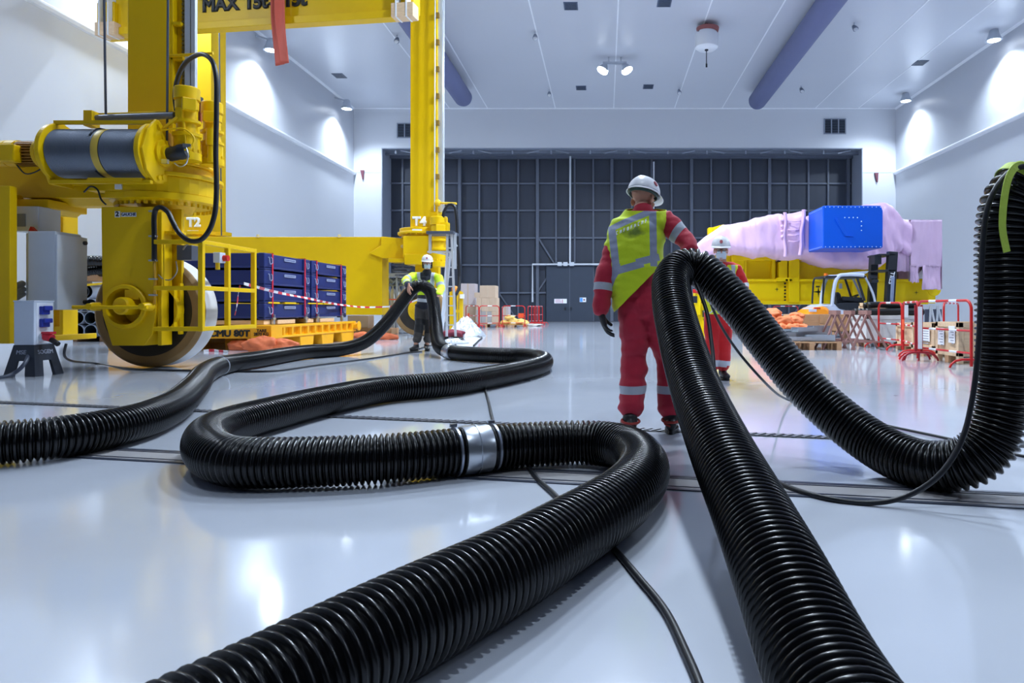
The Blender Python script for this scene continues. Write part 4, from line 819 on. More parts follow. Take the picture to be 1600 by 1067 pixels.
# ------------------------------------------------------------------ people
SKIN = mat('skin', rgb(206, 152, 128), 0.55, var=0.08, vscale=12)
GLOVE = mat('black_glove', rgb(26, 27, 30), 0.6, var=0.15, bump=0.2, bscale=60)
BOOT = mat('black_boot_leather', rgb(34, 34, 38), 0.45, var=0.15)
MASKM = mat('pale_face_mask', rgb(206, 222, 234), 0.75, var=0.03)
HELM = mat('white_helmet', rgb(232, 232, 238), 0.3, spec=0.5, var=0.02)
def cloth(name, base, var=0.1, slabs=(), band=rgb(172, 178, 192), lines=(), stain=None, patches=()):
    """cloth with sewn-on reflective bands: slabs = (centre, axis, half width, reach), lines = (p0, p1, width) in the front plane, all in the object's own space"""
    m = mat(name, base, 0.75, var=var, vscale=7, bump=0.25, bscale=22, sheen=0.15); nt = m.node_tree; N = nt.nodes; L = nt.links; p = N['Principled BSDF']
    tc = N.new('ShaderNodeTexCoord'); src = tc.outputs['Object']
    def vm(op, a, b=None):
        n = N.new('ShaderNodeVectorMath'); n.operation = op
        for i, q in enumerate((a, b)):
            if q is None: continue
            if hasattr(q, 'is_linked') or hasattr(q, 'links'): L.new(q, n.inputs[i])
            else: n.inputs[i].default_value = q
        return n.outputs['Value'] if op in ('DOT_PRODUCT', 'LENGTH', 'DISTANCE') else n.outputs[0]
    def mt(op, a, b=None, c=None):
        n = N.new('ShaderNodeMath'); n.operation = op
        for i, q in enumerate((a, b, c)):
            if q is None: continue
            if isinstance(q, (int, float)): n.inputs[i].default_value = q
            else: L.new(q, n.inputs[i])
        return n.outputs[0]
    def layer(mask, col):
        old = p.inputs['Base Color'].links[0].from_socket; mx = N.new('ShaderNodeMix'); mx.data_type = 'RGBA'
        L.new(mask, mx.inputs['Factor']); L.new(old, mx.inputs['A']); mx.inputs['B'].default_value = col; L.new(mx.outputs['Result'], p.inputs['Base Color'])
    for c, r, col in patches:
        d = vm('DISTANCE', src, Vector(c)); layer(mt('LESS_THAN', d, r), col)
    if stain:
        c, r, col = stain; nz = N.new('ShaderNodeTexNoise'); nz.inputs['Scale'].default_value = 16; L.new(src, nz.inputs['Vector'])
        d = mt('MULTIPLY_ADD', nz.outputs['Fac'], 0.16, vm('DISTANCE', src, Vector(c))); mr = N.new('ShaderNodeMapRange'); mr.inputs['From Min'].default_value = r+0.09; mr.inputs['From Max'].default_value = r+0.03; mr.inputs['To Max'].default_value = 0.8
        L.new(d, mr.inputs['Value']); layer(mr.outputs[0], col)
    tot = None
    for c, ax, hw, reach in slabs:
        rel = vm('SUBTRACT', src, Vector(c)); k = mt('MULTIPLY', mt('LESS_THAN', mt('ABSOLUTE', vm('DOT_PRODUCT', rel, Vector(ax).normalized())), hw), mt('LESS_THAN', vm('LENGTH', rel), reach)); tot = k if tot is None else mt('MAXIMUM', tot, k)
    for p0, p1, w in lines:
        p0 = Vector((p0[0], 0, p0[1])); p1 = Vector((p1[0], 0, p1[1])); e = (p1-p0).normalized(); n_ = Vector((-e.z, 0, e.x)); rel = vm('SUBTRACT', src, p0)
        t_ = vm('DOT_PRODUCT', rel, e); k = mt('MULTIPLY', mt('LESS_THAN', mt('ABSOLUTE', vm('DOT_PRODUCT', rel, n_)), w/2), mt('MULTIPLY', mt('GREATER_THAN', t_, -w/2), mt('LESS_THAN', t_, (p1-p0).length+w/2))); tot = k if tot is None else mt('MAXIMUM', tot, k)
    if tot is not None: layer(tot, band)
    return m
def loft(mb, rings, side, n=22):
    """rings: (centre, half width along side, half depth)"""
    side = Vector(side).normalized(); m = len(rings); vs = []; fs = []; C = [Vector(r[0]) for r in rings]
    ext = [(C[0]+(C[0]-C[1]).normalized()*min(rings[0][1], rings[0][2])*0.35, rings[0][1]*0.6, rings[0][2]*0.6)]+list(rings)+[(C[-1]+(C[-1]-C[-2]).normalized()*min(rings[-1][1], rings[-1][2])*0.35, rings[-1][1]*0.6, rings[-1][2]*0.6)]
    C = [Vector(r[0]) for r in ext]; m = len(ext)
    for i, (c, rx, ry) in enumerate(ext):
        t = (C[min(i+1, m-1)]-C[max(i-1, 0)]).normalized(); a = (side-t*side.dot(t)).normalized(); b = t.cross(a)
        for k in range(n): an = 2*PI*k/n; vs.append(Vector(c)+a*math.cos(an)*rx+b*math.sin(an)*ry)
    for i in range(m-1):
        for k in range(n): k2 = (k+1) % n; fs.append((i*n+k, i*n+k2, (i+1)*n+k2, (i+1)*n+k))
    fs.append(tuple(reversed(range(n)))); fs.append(tuple(range((m-1)*n, m*n))); mb.add(vs, fs)
def limb(mb, pts, radii, n=16):
    P = catmull(pts, 0.03); L_ = [0]
    for i in range(1, len(P)): L_.append(L_[-1]+(P[i]-P[i-1]).length)
    Q = [Vector(p) for p in pts]; K = [min(range(len(P)), key=lambda i: (P[i]-q).length) for q in Q]; R = []
    for i in range(len(P)):
        j = 0
        while j < len(K)-2 and i > K[j+1]: j += 1
        f = 0 if K[j+1] == K[j] else max(0, min(1, (i-K[j])/(K[j+1]-K[j]))); R.append(radii[j]*(1-f)+radii[j+1]*f)
    e0 = (P[0]-P[1]).normalized(); e1 = (P[-1]-P[-2]).normalized()
    P2 = [P[0]+e0*R[0]*0.5]+P+[P[-1]+e1*R[-1]*0.5]; mb.tube(P2, 0, n, True, [R[0]*0.55]+R+[R[-1]*0.55])
def head(mb, c, F):
    """F: 3x3 frame (columns: right, forward, up)"""
    M = F.to_4x4(); T = lambda x, y, z: Vector(c)+F @ Vector((x, y, z))
    mb.ell(T(0, -0.012, 0.04), (0.078, 0.098, 0.086), 24, 16, M); mb.ell(T(0, 0.022, -0.042), (0.062, 0.070, 0.074), 20, 14, M)
    mb.ell(T(0, 0.062, -0.096), (0.030, 0.026, 0.024), 12, 8, M); mb.ell(T(0, 0.098, -0.026), (0.015, 0.022, 0.026), 12, 8, M); mb.ell(T(0, 0.078, 0.018), (0.056, 0.018, 0.014), 14, 8, M)
    mb.ell(T(0, 0.084, -0.066), (0.026, 0.012, 0.010), 12, 8, M); mb.ell(T(0.048, 0.052, -0.028), (0.022, 0.024, 0.022), 10, 8, M); mb.ell(T(-0.048, 0.052, -0.028), (0.022, 0.024, 0.022), 10, 8, M)
    for s in (-1, 1): mb.ell(T(s*0.080, -0.01, -0.018), (0.011, 0.022, 0.034), 12, 8, M @ Matrix.Rotation(s*0.3, 4, 'Z'))
def helmet(parent, c, F, logo, strap=True, m=HELM):
    T = lambda x, y, z: Vector(c)+F @ Vector((x, y, z)); t = MB()
    def dome(u, v):
        a = 2*PI*u; th = v*PI/2; r = math.sin(th)**0.85; rid = 0.006*max(0, 1-abs(math.sin(a))*0+0)*0; y = math.cos(a)*0.135*r-0.002; x = math.sin(a)*0.112*r; z = 0.045+0.118*math.cos(th)+0.006*math.exp(-(x/0.022)**2)*(1-v*0.6)
        return T(x, y, z)
    t.grid(dome, 36, 14, True)
    def brim(u, v):
        a = 2*PI*u; f = max(0, math.cos(a)); w = 0.012+0.048*f**1.6; r = 1+0; return T(math.sin(a)*(0.112+w*v*0.7), math.cos(a)*(0.135+w*v)-0.002, 0.045-0.012*v-0.012*f*v)
    t.grid(brim, 36, 3, True); h = obj('helmet', t, m, parent, solid=0.004, smooth=60)
    t = MB(); t.grid(lambda u, v: T(math.sin(2*PI*u)*0.098, math.cos(2*PI*u)*0.118-0.005, 0.052-0.034*v), 28, 2, True); obj('headband', t, mat('green_grey_headband', rgb(70, 92, 84), 0.6), h, solid=0.004, smooth=60)
    if logo:
        a, zz, mm, w = logo; r = math.sin(math.acos((zz-0.045)/0.118))**0.85; q = T(math.sin(a)*0.117*r, math.cos(a)*0.141*r-0.002, zz); nrm = (F @ Vector((math.sin(a), math.cos(a)*0.85, 0.6))).normalized(); aa, bb = frame_of(nrm)
        t = MB(); n_ = 14; t.add([q+nrm*0.002+aa*math.cos(2*PI*k/n_)*w*0.8+bb*math.sin(2*PI*k/n_)*w for k in range(n_)]+[q-nrm*0.004+aa*math.cos(2*PI*k/n_)*w*0.8+bb*math.sin(2*PI*k/n_)*w for k in range(n_)], [tuple(range(n_)), tuple(reversed(range(n_, 2*n_)))]+[(k, n_+k, n_+(k+1) % n_, (k+1) % n_) for k in range(n_)]); obj('emblem', t, mm, h)
    return h
def face_parts(body, parent, c, F, glasses=False, mask=True):
    T = lambda x, y, z: Vector(c)+F @ Vector((x, y, z)); M = F.to_4x4()
    for s in (-1, 1):
        t = MB(); t.ell(T(s*0.031, 0.079, -0.002), (0.014, 0.010, 0.010), 12, 8, M); e = obj('eye', t, mat('eye_white', rgb(225, 222, 218), 0.3), body, smooth=180)
        t = MB(); t.ell(T(s*0.031, 0.086, -0.002), (0.006, 0.005, 0.006), 10, 6, M); obj('iris', t, INK, e, smooth=180)
        t = MB(); t.ell(T(s*0.031, 0.088, 0.020), (0.018, 0.006, 0.004), 10, 6, M); obj('eyebrow', t, mat('dark_hair', rgb(60, 48, 40), 0.7), body, smooth=180)
    if mask:
        t = MB()
        def mk(u, v):
            a = (u-0.5)*2.5; z = -0.016-0.098*v; bulge = 0.018*math.sin(PI*min(1, v*1.15)); nose = 0.022*math.exp(-(a/0.35)**2)*max(0, 1-v*1.4); return T(math.sin(a)*(0.072-0.012*v), 0.022+math.cos(a)*(0.066+bulge-0.008*v)+nose+0.0025*math.sin(v*20), z)
        t.grid(mk, 22, 16); k = obj('face_mask', t, MASKM, parent, solid=0.003, smooth=180)
        t = MB()
        for s in (-1, 1):
            for z in (-0.025, -0.095): t.tube([T(s*0.068, 0.04, z), T(s*0.084, 0.0, -0.02 if z > -0.05 else -0.045), T(s*0.086, -0.02, -0.02)], 0.0018, 6)
        obj('ear_loop', t, MASKM, k)
    if glasses:
        t = MB()
        for s in (-1, 1):
            t.tube([T(s*0.033+0.024*math.cos(2*PI*a/16), 0.098-abs(0.004*math.cos(2*PI*a/16)), 0.0+0.017*math.sin(2*PI*a/16)) for a in range(17)], 0.002, 6); t.tube([T(s*0.057, 0.094, 0.004), T(s*0.080, 0.04, 0.004), T(s*0.084, -0.01, -0.004)], 0.002, 6)
        t.tube([T(-0.010, 0.100, 0.003), T(0, 0.103, 0.005), T(0.010, 0.100, 0.003)], 0.002, 6); obj('glasses', t, INK, parent)
def frame_from(fwd, up=Vector((0, 0, 1))):
    f = Vector(fwd).normalized(); r = f.cross(up).normalized(); u = r.cross(f); return Matrix((r, f, u)).transposed()
def hand(mb, wrist, fwd, nrm, thumb, curl=0.5, s=1.0, spread=0.0, thin=1.0):
    """fwd: along the palm; nrm: where the palm faces; thumb: the side the thumb leaves"""
    f = Vector(fwd).normalized(); n = Vector(nrm); n = (n-f*n.dot(f)).normalized(); r = Vector(thumb); r = (r-f*r.dot(f)-n*r.dot(n)).normalized(); w = Vector(wrist)
    P = lambda a, b, c: w+(f*a+r*b+n*c)*s
    h_ = s*thin; loft(mb, [(P(-0.04, 0, 0), 0.030*h_, 0.022*h_), (P(0.0, 0, 0), 0.030*h_, 0.021*h_), (P(0.03, 0.002, 0), 0.038*h_, 0.019*h_), (P(0.07, 0, 0), 0.043*h_, 0.017*h_), (P(0.092, -0.001, 0.001), 0.041*h_, 0.014*h_)], r, 18)
    for i, (off, ln, rd, bk) in enumerate(((0.032, 0.070, 0.0098, 0.088), (0.0105, 0.080, 0.0102, 0.094), (-0.0115, 0.074, 0.0098, 0.092), (-0.032, 0.058, 0.0088, 0.084))):
        p = P(bk-0.02, off, 0); d = (f+r*(0.06*(1.5-i)*(1+spread*3))).normalized(); pts = [p, P(bk, off, 0)+d*0.002]; an = 0; rr = [rd*1.1, rd*1.08]
        for sg, q in ((0.45, 0.55+0.07*i), (0.31, 0.9), (0.24, 0.6)):
            an += curl*q; v = d*math.cos(an)+n*math.sin(an); pts.append(pts[-1]+v*ln*sg*s); rr.append(rd*(1-0.1*len(rr)+0.15))
        rr = [x*h_ for x in rr]; mb.tube(pts, 0, 10, True, rr); mb.ell(pts[-1], (rr[-1],)*3, 10, 6)
    pts = [P(0.012, 0.02, 0.004), P(0.038, 0.046, 0.012), P(0.066, 0.058, 0.024+0.012*curl), P(0.088, 0.056, 0.034+0.03*curl)]; mb.tube(pts, 0, 10, True, [0.016*h_, 0.0135*h_, 0.0115*h_, 0.0098*h_]); mb.ell(pts[-1], (0.0098*h_,)*3, 10, 6)
def boot(parent, ankle, toe_dir, s=1.0, red=False):
    a = Vector((ankle[0], ankle[1], 0)); d = Vector((toe_dir[0], toe_dir[1], 0)).normalized(); q = Vector((-d.y, d.x, 0)); P = lambda x, y, z: a+(d*x+q*y)*s+Vector((0, 0, z*s)); t = MB()
    loft(t, [(P(-0.085, 0, 0.065), 0.036*s, 0.04*s), (P(-0.06, 0, 0.068), 0.042*s, 0.045*s), (P(0.02, 0, 0.07), 0.047*s, 0.045*s), (P(0.10, 0, 0.058), 0.052*s, 0.036*s), (P(0.165, 0, 0.052), 0.050*s, 0.030*s), (P(0.20, 0, 0.046), 0.036*s, 0.02*s)], q, 18)
    limb(t, [P(-0.03, 0, 0.07), P(-0.02, 0, 0.11), P(-0.01, 0, 0.15)], [0.052*s, 0.053*s, 0.052*s]); b = remesh('boot', t, 0.009, BOOT, parent, 2)
    t = MB(); N_ = 20; out = []
    for k in range(N_):
        an = 2*PI*k/N_; x = math.cos(an); out.append(P(0.058+x*0.152, math.sin(an)*(0.050+0.006*x), 0))
    vs = [p+Vector((0, 0, 0.001)) for p in out]+[p+Vector((0, 0, 0.032*s)) for p in out]; t.add(vs, [tuple(reversed(range(N_))), tuple(range(N_, 2*N_))]+[(k, (k+1) % N_, N_+(k+1) % N_, N_+k) for k in range(N_)]); obj('sole', t, BLK, b, bevel=0.005)
    if red:
        t = MB(); t.tube([P(-0.04+0.066*math.cos(2*PI*k/20), 0.062*math.sin(2*PI*k/20), 0.098+0.01*math.cos(2*PI*k/20)) for k in range(21)], 0.009*s, 8); t.tube([P(-0.095, 0.0, 0.06), P(-0.09, 0.038, 0.075), P(-0.03, 0.056, 0.10), P(0.03, 0.054, 0.09)], 0.008*s, 8); obj('red_trim', t, mat('red_leather', rgb(160, 50, 44), 0.5), b, smooth=180)
    return b
def torso(mb, J, g=0.0, k=1.0, low=True):
    sd = (J['rsh']-J['lsh']).normalized(); hs = (J['rhip']-J['lhip']).normalized(); R = []
    if low: R.append((J['hip']+(J['hip']-J['waist'])*0.45, (0.145+g)*k, (0.115+g)*k))
    R += [(J['hip'], (0.168+g)*k, (0.130+g)*k), (J['waist'], (0.152+g)*k, (0.118+g)*k), (J['chest'], (0.172+g)*k, (0.130+g)*k), (J['chest'].lerp(J['neck'], 0.55), (0.158+g)*k, (0.112+g)*k)]
    loft(mb, R, (sd+hs).normalized(), 28); loft(mb, [(J['chest'].lerp(J['neck'], 0.4), (0.14+g)*k, (0.10+g)*k), (J['chest'].lerp(J['neck'], 0.8), (0.105+g)*k, (0.085+g)*k), (J['neck'], (0.066+g)*k, (0.066+g)*k)], sd, 24)
    for s in ('lsh', 'rsh'):
        c = J['chest'].lerp(J['neck'], 0.6); limb(mb, [c.lerp(J[s], 0.2), c.lerp(J[s], 0.7), J[s]], [(0.085+g)*k, (0.080+g)*k, (0.072+g)*k])
def person(label, J, k, cloth_m, skin_r=1.0, fold=0.006, arm=(0.066, 0.060, 0.056), leg=(0.098, 0.082, 0.078), cuff=True, legs_m=None):
    """a continuous body under a coverall; J holds the joints in world coordinates"""
    base = Vector(((J['lank'].x+J['rank'].x)/2, (J['lank'].y+J['rank'].y)/2, 0)); P = thing('person', label, 'person', base)
    b = MB(); head(b, J['head'], J['F'])
    limb(b, [J['head']+J['F'] @ Vector((0, -0.02, -0.05)), J['neck'], J['neck'].lerp(J['chest'], 0.4)], [0.056, 0.060, 0.08]); torso(b, J, -0.03, k)
    for s in 'lr':
        limb(b, [J[s+'sh'], J[s+'el'], J[s+'wr']], [0.050*k, 0.042*k, 0.030*k]); limb(b, [J[s+'hip'], J[s+'kn'], J[s+'ank'] + Vector((0, 0, 0.09))], [0.08*k, 0.055*k, 0.04*k])
        hand(b, J[s+'wr'], J[s+'hf'], J[s+'hn'], J[s+'ht'], J.get(s+'curl', 0.5), J.get('glove', k), 0.0, 0.62 if 'glove' in J else 1.0)
    body = remesh('body', b, 0.0065, SKIN, P, 2)
    c = MB(); torso(c, J, 0.0, k)
    for s in 'lr':
        e = J[s+'wr']; limb(c, [J[s+'sh'], J[s+'sh'].lerp(J[s+'el'], 0.5), J[s+'el'], e], [arm[0]*k*1.08, arm[0]*k, arm[1]*k, arm[2]*k])
    cl = legs = None
    lg = c if legs_m is None else MB()
    for s in 'lr': limb(lg, [J[s+'hip']+Vector((0, 0, 0.04)), J[s+'hip'].lerp(J[s+'kn'], 0.5), J[s+'kn'], J[s+'kn'].lerp(J[s+'ank'], 0.5), J[s+'ank']+Vector((0, 0, 0.15))-Vector((J[s+'toe'][0], J[s+'toe'][1], 0)).normalized()*0.015], [leg[0]*k*1.12, leg[0]*k, leg[1]*k, leg[2]*k*1.02, leg[2]*k])
    if legs_m is not None:
        loft(lg, [(J['hip']+(J['hip']-J['waist'])*0.45, 0.148*k, 0.12*k), (J['hip'], 0.168*k, 0.128*k), (J['waist'], 0.15*k, 0.115*k)], J['rhip']-J['lhip'], 24); legs = remesh('trousers', lg, 0.012, legs_m, P, 2, fold, 8.0)
        cl = remesh('jacket', c, 0.012, cloth_m, P, 2, fold, 8.0, cuts=[(J['waist']-Vector((0, 0, 0.0)), Vector((0, 0, 1)))] if 'jhem' in J else [])
    else: cl = remesh('coverall', c, 0.011, cloth_m, P, 2, fold, 8.0)
    for s in 'lr': boot(P, J[s+'ank'], J[s+'toe'], k, J.get('redboot', False))
    return P, body, cl

# --- worker in the red coverall and lime vest, seen from behind, one arm over the hose
D1 = 4.85; q = lambda px, py, dd=0.0: W(px, py, D1+dd)
J = dict(hip=q(1002, 474), waist=q(993, 434, 0.0), chest=q(990, 386, 0.05), neck=q(1005, 330, 0.09), head=q(1005, 311, 0.13), F=frame_from((0.55, 0.8, -0.25)),
         lsh=q(964, 376, 0.06), lel=q(944, 436, -0.02), lwr=q(939, 487, -0.06), rsh=q(1037, 342, 0.06), rel=q(1067, 372, 0.0), rwr=q(1082, 396, -0.13),
         lhip=q(990, 486), lkn=q(991, 565, 0.03), rhip=q(1022, 484), rkn=q(1045, 565, 0.05), lhf=(0.25, -0.1, -1), lhn=(1, 0.1, 0.1), lht=(0.1, 1, 0), lcurl=0.45,
         rhf=(0.45, -0.75, -0.45), rhn=(0.1, -0.55, -0.8), rht=(-0.9, -0.3, 0), rcurl=0.9, ltoe=(-0.1, 1), rtoe=(0.15, 1), redboot=True, glove=1.16)
la = G(984, 678); ra = G(1049, 676); J['lank'] = la; J['rank'] = ra
base = Vector(((la.x+ra.x)/2, (la.y+ra.y)/2, 0)); rel = lambda v: Vector(v)-base
RC = cloth('crimson_coverall', rgb(178, 26, 54), 0.14, slabs=[(rel(q(938, 449, -0.03)), J['lwr']-J['lel'], 0.027, 0.15), (rel(q(1060, 362, 0.0)), (0.8, -0.25, -0.6), 0.028, 0.16), (rel(q(986, 608, 0.0)), (0, 0, 1), 0.028, 0.16), (rel(q(1052, 608, 0.03)), (0, 0, 1), 0.028, 0.16)])
P1, body, cv = person('worker in crimson coverall and lime vest seen from behind, arm over the black hose', J, 1.0, RC, fold=0.014, arm=(0.074, 0.070, 0.060), leg=(0.104, 0.090, 0.090))
wl = lambda px, py: (rel(q(px, py))[0], rel(q(px, py))[2])
VEST = cloth('lime_vest', rgb(204, 226, 28), 0.08, band=rgb(146, 154, 178), lines=[(wl(1019, 320), wl(1020, 412), 0.052), (wl(956, 358), wl(962, 418), 0.052), (wl(962, 418), wl(950, 452), 0.05), (wl(956, 357), wl(1017, 331), 0.046), (wl(948, 448), wl(962, 425), 0.052), (wl(962, 425), wl(998, 415), 0.052), (wl(998, 411), wl(1024, 404), 0.050)], stain=(rel(q(990, 364, -0.06)), 0.075, rgb(58, 84, 44)))
v = MB(); torso(v, J, 0.036, 1.03, low=True)
nk = J['neck']; hemp = q(985, 462)
vest = remesh('vest', v, 0.011, VEST, P1, 2, 0.012, 9.0, cuts=[(hemp, Vector((-0.70, 0, 0.70))), (J['neck']+(J['neck']-J['chest']).normalized()*0.015, Vector((0.0, 0.25, -1)).normalized())])
vest.modifiers.new('solid', 'SOLIDIFY').thickness = 0.004
# worn white print across the back of the vest
bt = MB(); dgx = bpy.context.evaluated_depsgraph_get()
vb = vest.evaluated_get(dgx)
def on_vest(px, py):
    o = Vector((0, 0, CAM_Z))-base; d = (W(px, py, 1.0)-Vector((0, 0, CAM_Z))).normalized(); hit, loc, n_, _ = vb.ray_cast(o, d)
    return (loc+base, n_) if hit else (None, None)
for i in range(9):
    px = 963.5+i*5.6; py = 367-i*2.35
    for (ax_, ay_), (bx_, by_) in (((0, 0), (0.3, -5)), ((1.8, -1), (2.1, -5.5)) if i % 2 else ((0.3, -5), (2.4, -5.9)), ((0, -2.4), (2.2, -3.3)) if i % 3 else ((0, 0), (2, -0.8))):
        a, n1 = on_vest(px+ax_, py+ay_); b, n2 = on_vest(px+bx_, py+by_)
        if a is not None and b is not None and (a-b).length < 0.06: bt.bar(a+n1*0.002, b+n2*0.002, 0.0045, 0.003, n1)
obj('worn_print', bt, INKW, vest)
helmet(P1, J['head'], J['F'], (1.72, 0.10, mat('dark_red_emblem', rgb(150, 40, 60), 0.5), 0.022))
for s, k_ in (('l', 1.16), ('r', 1.16)):
    g = MB(); hand(g, J[s+'wr'], J[s+'hf'], J[s+'hn'], J[s+'ht'], J[s+'curl'], k_, 0.0, 1.06); limb(g, [J[s+'wr']-Vector(J[s+'hf']).normalized()*0.06, J[s+'wr'], J[s+'wr']+Vector(J[s+'hf']).normalized()*0.02], [0.044, 0.040, 0.036]); remesh('glove', g, 0.0045, GLOVE, P1, 2)
t = MB(); loft(t, [(J['neck']-(J['neck']-J['chest'])*0.12, 0.082, 0.080), (J['neck']+Vector((0, 0.0, 0.0)), 0.074, 0.074), (J['neck']+(J['head']-J['neck'])*0.25, 0.070, 0.070)], J['rsh']-J['lsh'], 24); remesh('collar', t, 0.009, mat('crimson_collar', rgb(178, 26, 54), 0.7), P1, 2)

# --- worker in the lime jacket under the far hose arch, facing us
D2 = 14.25; k2 = 1.07; q = lambda px, py, dd=0.0: W(px, py, D2+dd)
J = dict(hip=q(664.5, 477), waist=q(664.5, 461, 0.0), chest=q(665, 443, 0.0), neck=q(667, 424.5, -0.02), head=q(667.5, 411, -0.04), F=frame_from((0.28, -1, -0.12)),
         rsh=q(646, 431, 0.0), rel=q(634, 437.5, -0.28), rwr=q(638.5, 446.5, -0.60), lsh=q(685, 433, 0.0), lel=q(689, 450, -0.15), lwr=q(684, 462, -0.5),
         rhip=q(657, 480), rkn=q(655, 509, -0.06), lhip=q(672, 480), lkn=q(671, 510, -0.03), rhf=(0.05, -0.12, -1), rhn=(0.5, 0.8, 0.0), rht=(0.8, -0.5, 0), rcurl=0.35,
         lhf=(-0.5, -0.6, -0.3), lhn=(-0.5, 0.2, -0.8), lht=(0, 0, 1), lcurl=0.8, ltoe=(0.35, -1), rtoe=(-0.2, -1), jhem=1)
J['rank'] = q(649.5, 546, -0.12); J['lank'] = q(667, 545.5, -0.08)
base = Vector(((J['lank'].x+J['rank'].x)/2, (J['lank'].y+J['rank'].y)/2, 0)); rel = lambda v: Vector(v)-base
LJ = cloth('lime_jacket', rgb(206, 240, 24), 0.06, slabs=[(rel(J['rsh'].lerp(J['rel'], 0.75)), J['rel']-J['rsh'], 0.035, 0.16), (rel(J['rel'].lerp(J['rwr'], 0.5)), J['rwr']-J['rel'], 0.035, 0.14), (rel(J['lel'].lerp(J['lsh'], 0.25)), J['lel']-J['lsh'], 0.035, 0.16), (rel(q(656, 432)), (1, 0, 0.15), 0.035, 0.24), (rel(q(677, 434)), (1, 0, -0.1), 0.035, 0.26)],
           patches=[(rel(J['rwr']), 0.13, rgb(28, 36, 60)), (rel(J['neck']+Vector((0, -0.12, -0.05))), 0.15, rgb(24, 30, 44))])
TR = cloth('charcoal_trousers', rgb(64, 60, 58), 0.2, slabs=[(rel(q(664.5, 469.5)), (0.08, 0, 1), 0.035, 0.4)], band=rgb(186, 192, 204), patches=[(rel(q(664.5, 466)), 0.26, rgb(26, 30, 44)), (rel(J['rkn']), 0.17, rgb(26, 26, 28)), (rel(J['lkn']), 0.17, rgb(26, 26, 28))])
P2, body, jk = person('worker in lime jacket, white helmet and face mask standing under the far hose arch', J, k2, LJ, fold=0.010, arm=(0.078, 0.076, 0.066), leg=(0.10, 0.086, 0.08), legs_m=TR)
face_parts(body, P2, J['head'], J['F']); helmet(P2, J['head']+Vector((0, 0, 0.01)), J['F'], (0.1, 0.10, mat('dark_red_emblem', (0, 0, 0, 1)), 0.02))
t = MB(); hd = MB(); J_ = J['head']; F_ = J['F']
for a in range(-6, 7):
    an = PI+a*0.26; hd.ell(J_+F_ @ Vector((math.sin(an)*0.088, math.cos(an)*0.098-0.008, -0.035)), (0.022, 0.022, 0.085), 8, 6)
loft(hd, [(J['neck']-Vector((0, 0, 0.05)), 0.10, 0.10), (J['neck']+Vector((0, 0, 0.02)), 0.088, 0.09)], (1, 0, 0), 20); remesh('hood', hd, 0.010, mat('black_hood', rgb(24, 26, 32), 0.7), P2, 2)

# --- worker in the red coverall facing us behind the near hose
D3 = 8.4; q = lambda px, py, dd=0.0: W(px, py, D3+dd)
J = dict(hip=q(1123, 487), waist=q(1124, 460), chest=q(1127, 434), neck=q(1128, 410), head=q(1126.5, 390, -0.03), F=frame_from((-0.10, -1, -0.1)),
         rsh=q(1105, 420), rel=q(1094, 450, -0.02), rwr=q(1110, 464, -0.34), lsh=q(1150, 419), lel=q(1163, 446, -0.05), lwr=q(1150, 461, -0.38),
         rhip=q(1114, 490), rkn=q(1112, 536, -0.05), lhip=q(1133, 490), lkn=q(1131, 537, 0.0), rhf=(0.5, -0.6, 0.1), rhn=(0, 0.2, -1), rht=(-0.6, -0.4, 0), rcurl=0.7, lhf=(-0.5, -0.6, 0.1), lhn=(0, 0.2, -1), lht=(0.6, -0.4, 0), lcurl=0.7, glove=1.1, ltoe=(0.1, -1), rtoe=(-0.25, -1))
J['lank'] = q(1130, 591, 0.10); J['rank'] = q(1111, 594, 0.02)
base = Vector(((J['lank'].x+J['rank'].x)/2, (J['lank'].y+J['rank'].y)/2, 0)); rel = lambda v: Vector(v)-base
RC3 = cloth('scarlet_coverall', rgb(206, 22, 30), 0.1, slabs=[(rel(J['lel'].lerp(J['lwr'], 0.12)), (0.3, -0.5, -0.8), 0.028, 0.13), (rel(q(1130, 567)), (0.1, 0, 1), 0.03, 0.2), (rel(q(1111, 568)), (0.1, 0, 1), 0.03, 0.2)], band=rgb(206, 210, 220))
P3, body, cv = person('worker in scarlet coverall, glasses and face mask facing us behind the arched hose', J, 0.97, RC3, fold=0.008, leg=(0.105, 0.092, 0.088))
v = MB(); torso(v, J, 0.022, 0.97, low=True); wl = lambda px, py: (rel(q(px, py))[0], rel(q(px, py))[2])
V3 = cloth('lime_open_vest', rgb(222, 236, 40), 0.06, lines=[(wl(1116, 410), wl(1112, 480), 0.05), (wl(1143, 408), wl(1147, 480), 0.05)], band=rgb(180, 186, 196), patches=[])
remesh('vest', v, 0.011, V3, P3, 2, 0.006, 9.0, cuts=[(J['hip']-Vector((0, 0, 0.03)), Vector((0, 0, 1))), (J['neck']-Vector((0, 0, 0.035)), Vector((0, 0, -1)))], keep=lambda p: not (abs(p.x-J['chest'].x) < 0.03+max(0, (p.z-J['chest'].z))*0.18 and p.y < J['chest'].y)).modifiers.new('solid', 'SOLIDIFY').thickness = 0.004
face_parts(body, P3, J['head'], J['F'], glasses=True); helmet(P3, J['head'], J['F'], (0.05, 0.10, mat('dark_red_emblem', (0, 0, 0, 1)), 0.024))
for s in 'lr':
    g = MB(); hand(g, J[s+'wr'], J[s+'hf'], J[s+'hn'], J[s+'ht'], J[s+'curl'], 1.1); remesh('glove', g, 0.005, GLOVE, P3, 2)
t = MB(); t.tube(catmull([q(1100, 486, -0.2), q(1106, 489, -0.2), q(1112, 487, -0.2), q(1113, 480, -0.19)], 0.01), 0.007, 8); obj('tool_hook', t, WHT, P3, smooth=180)
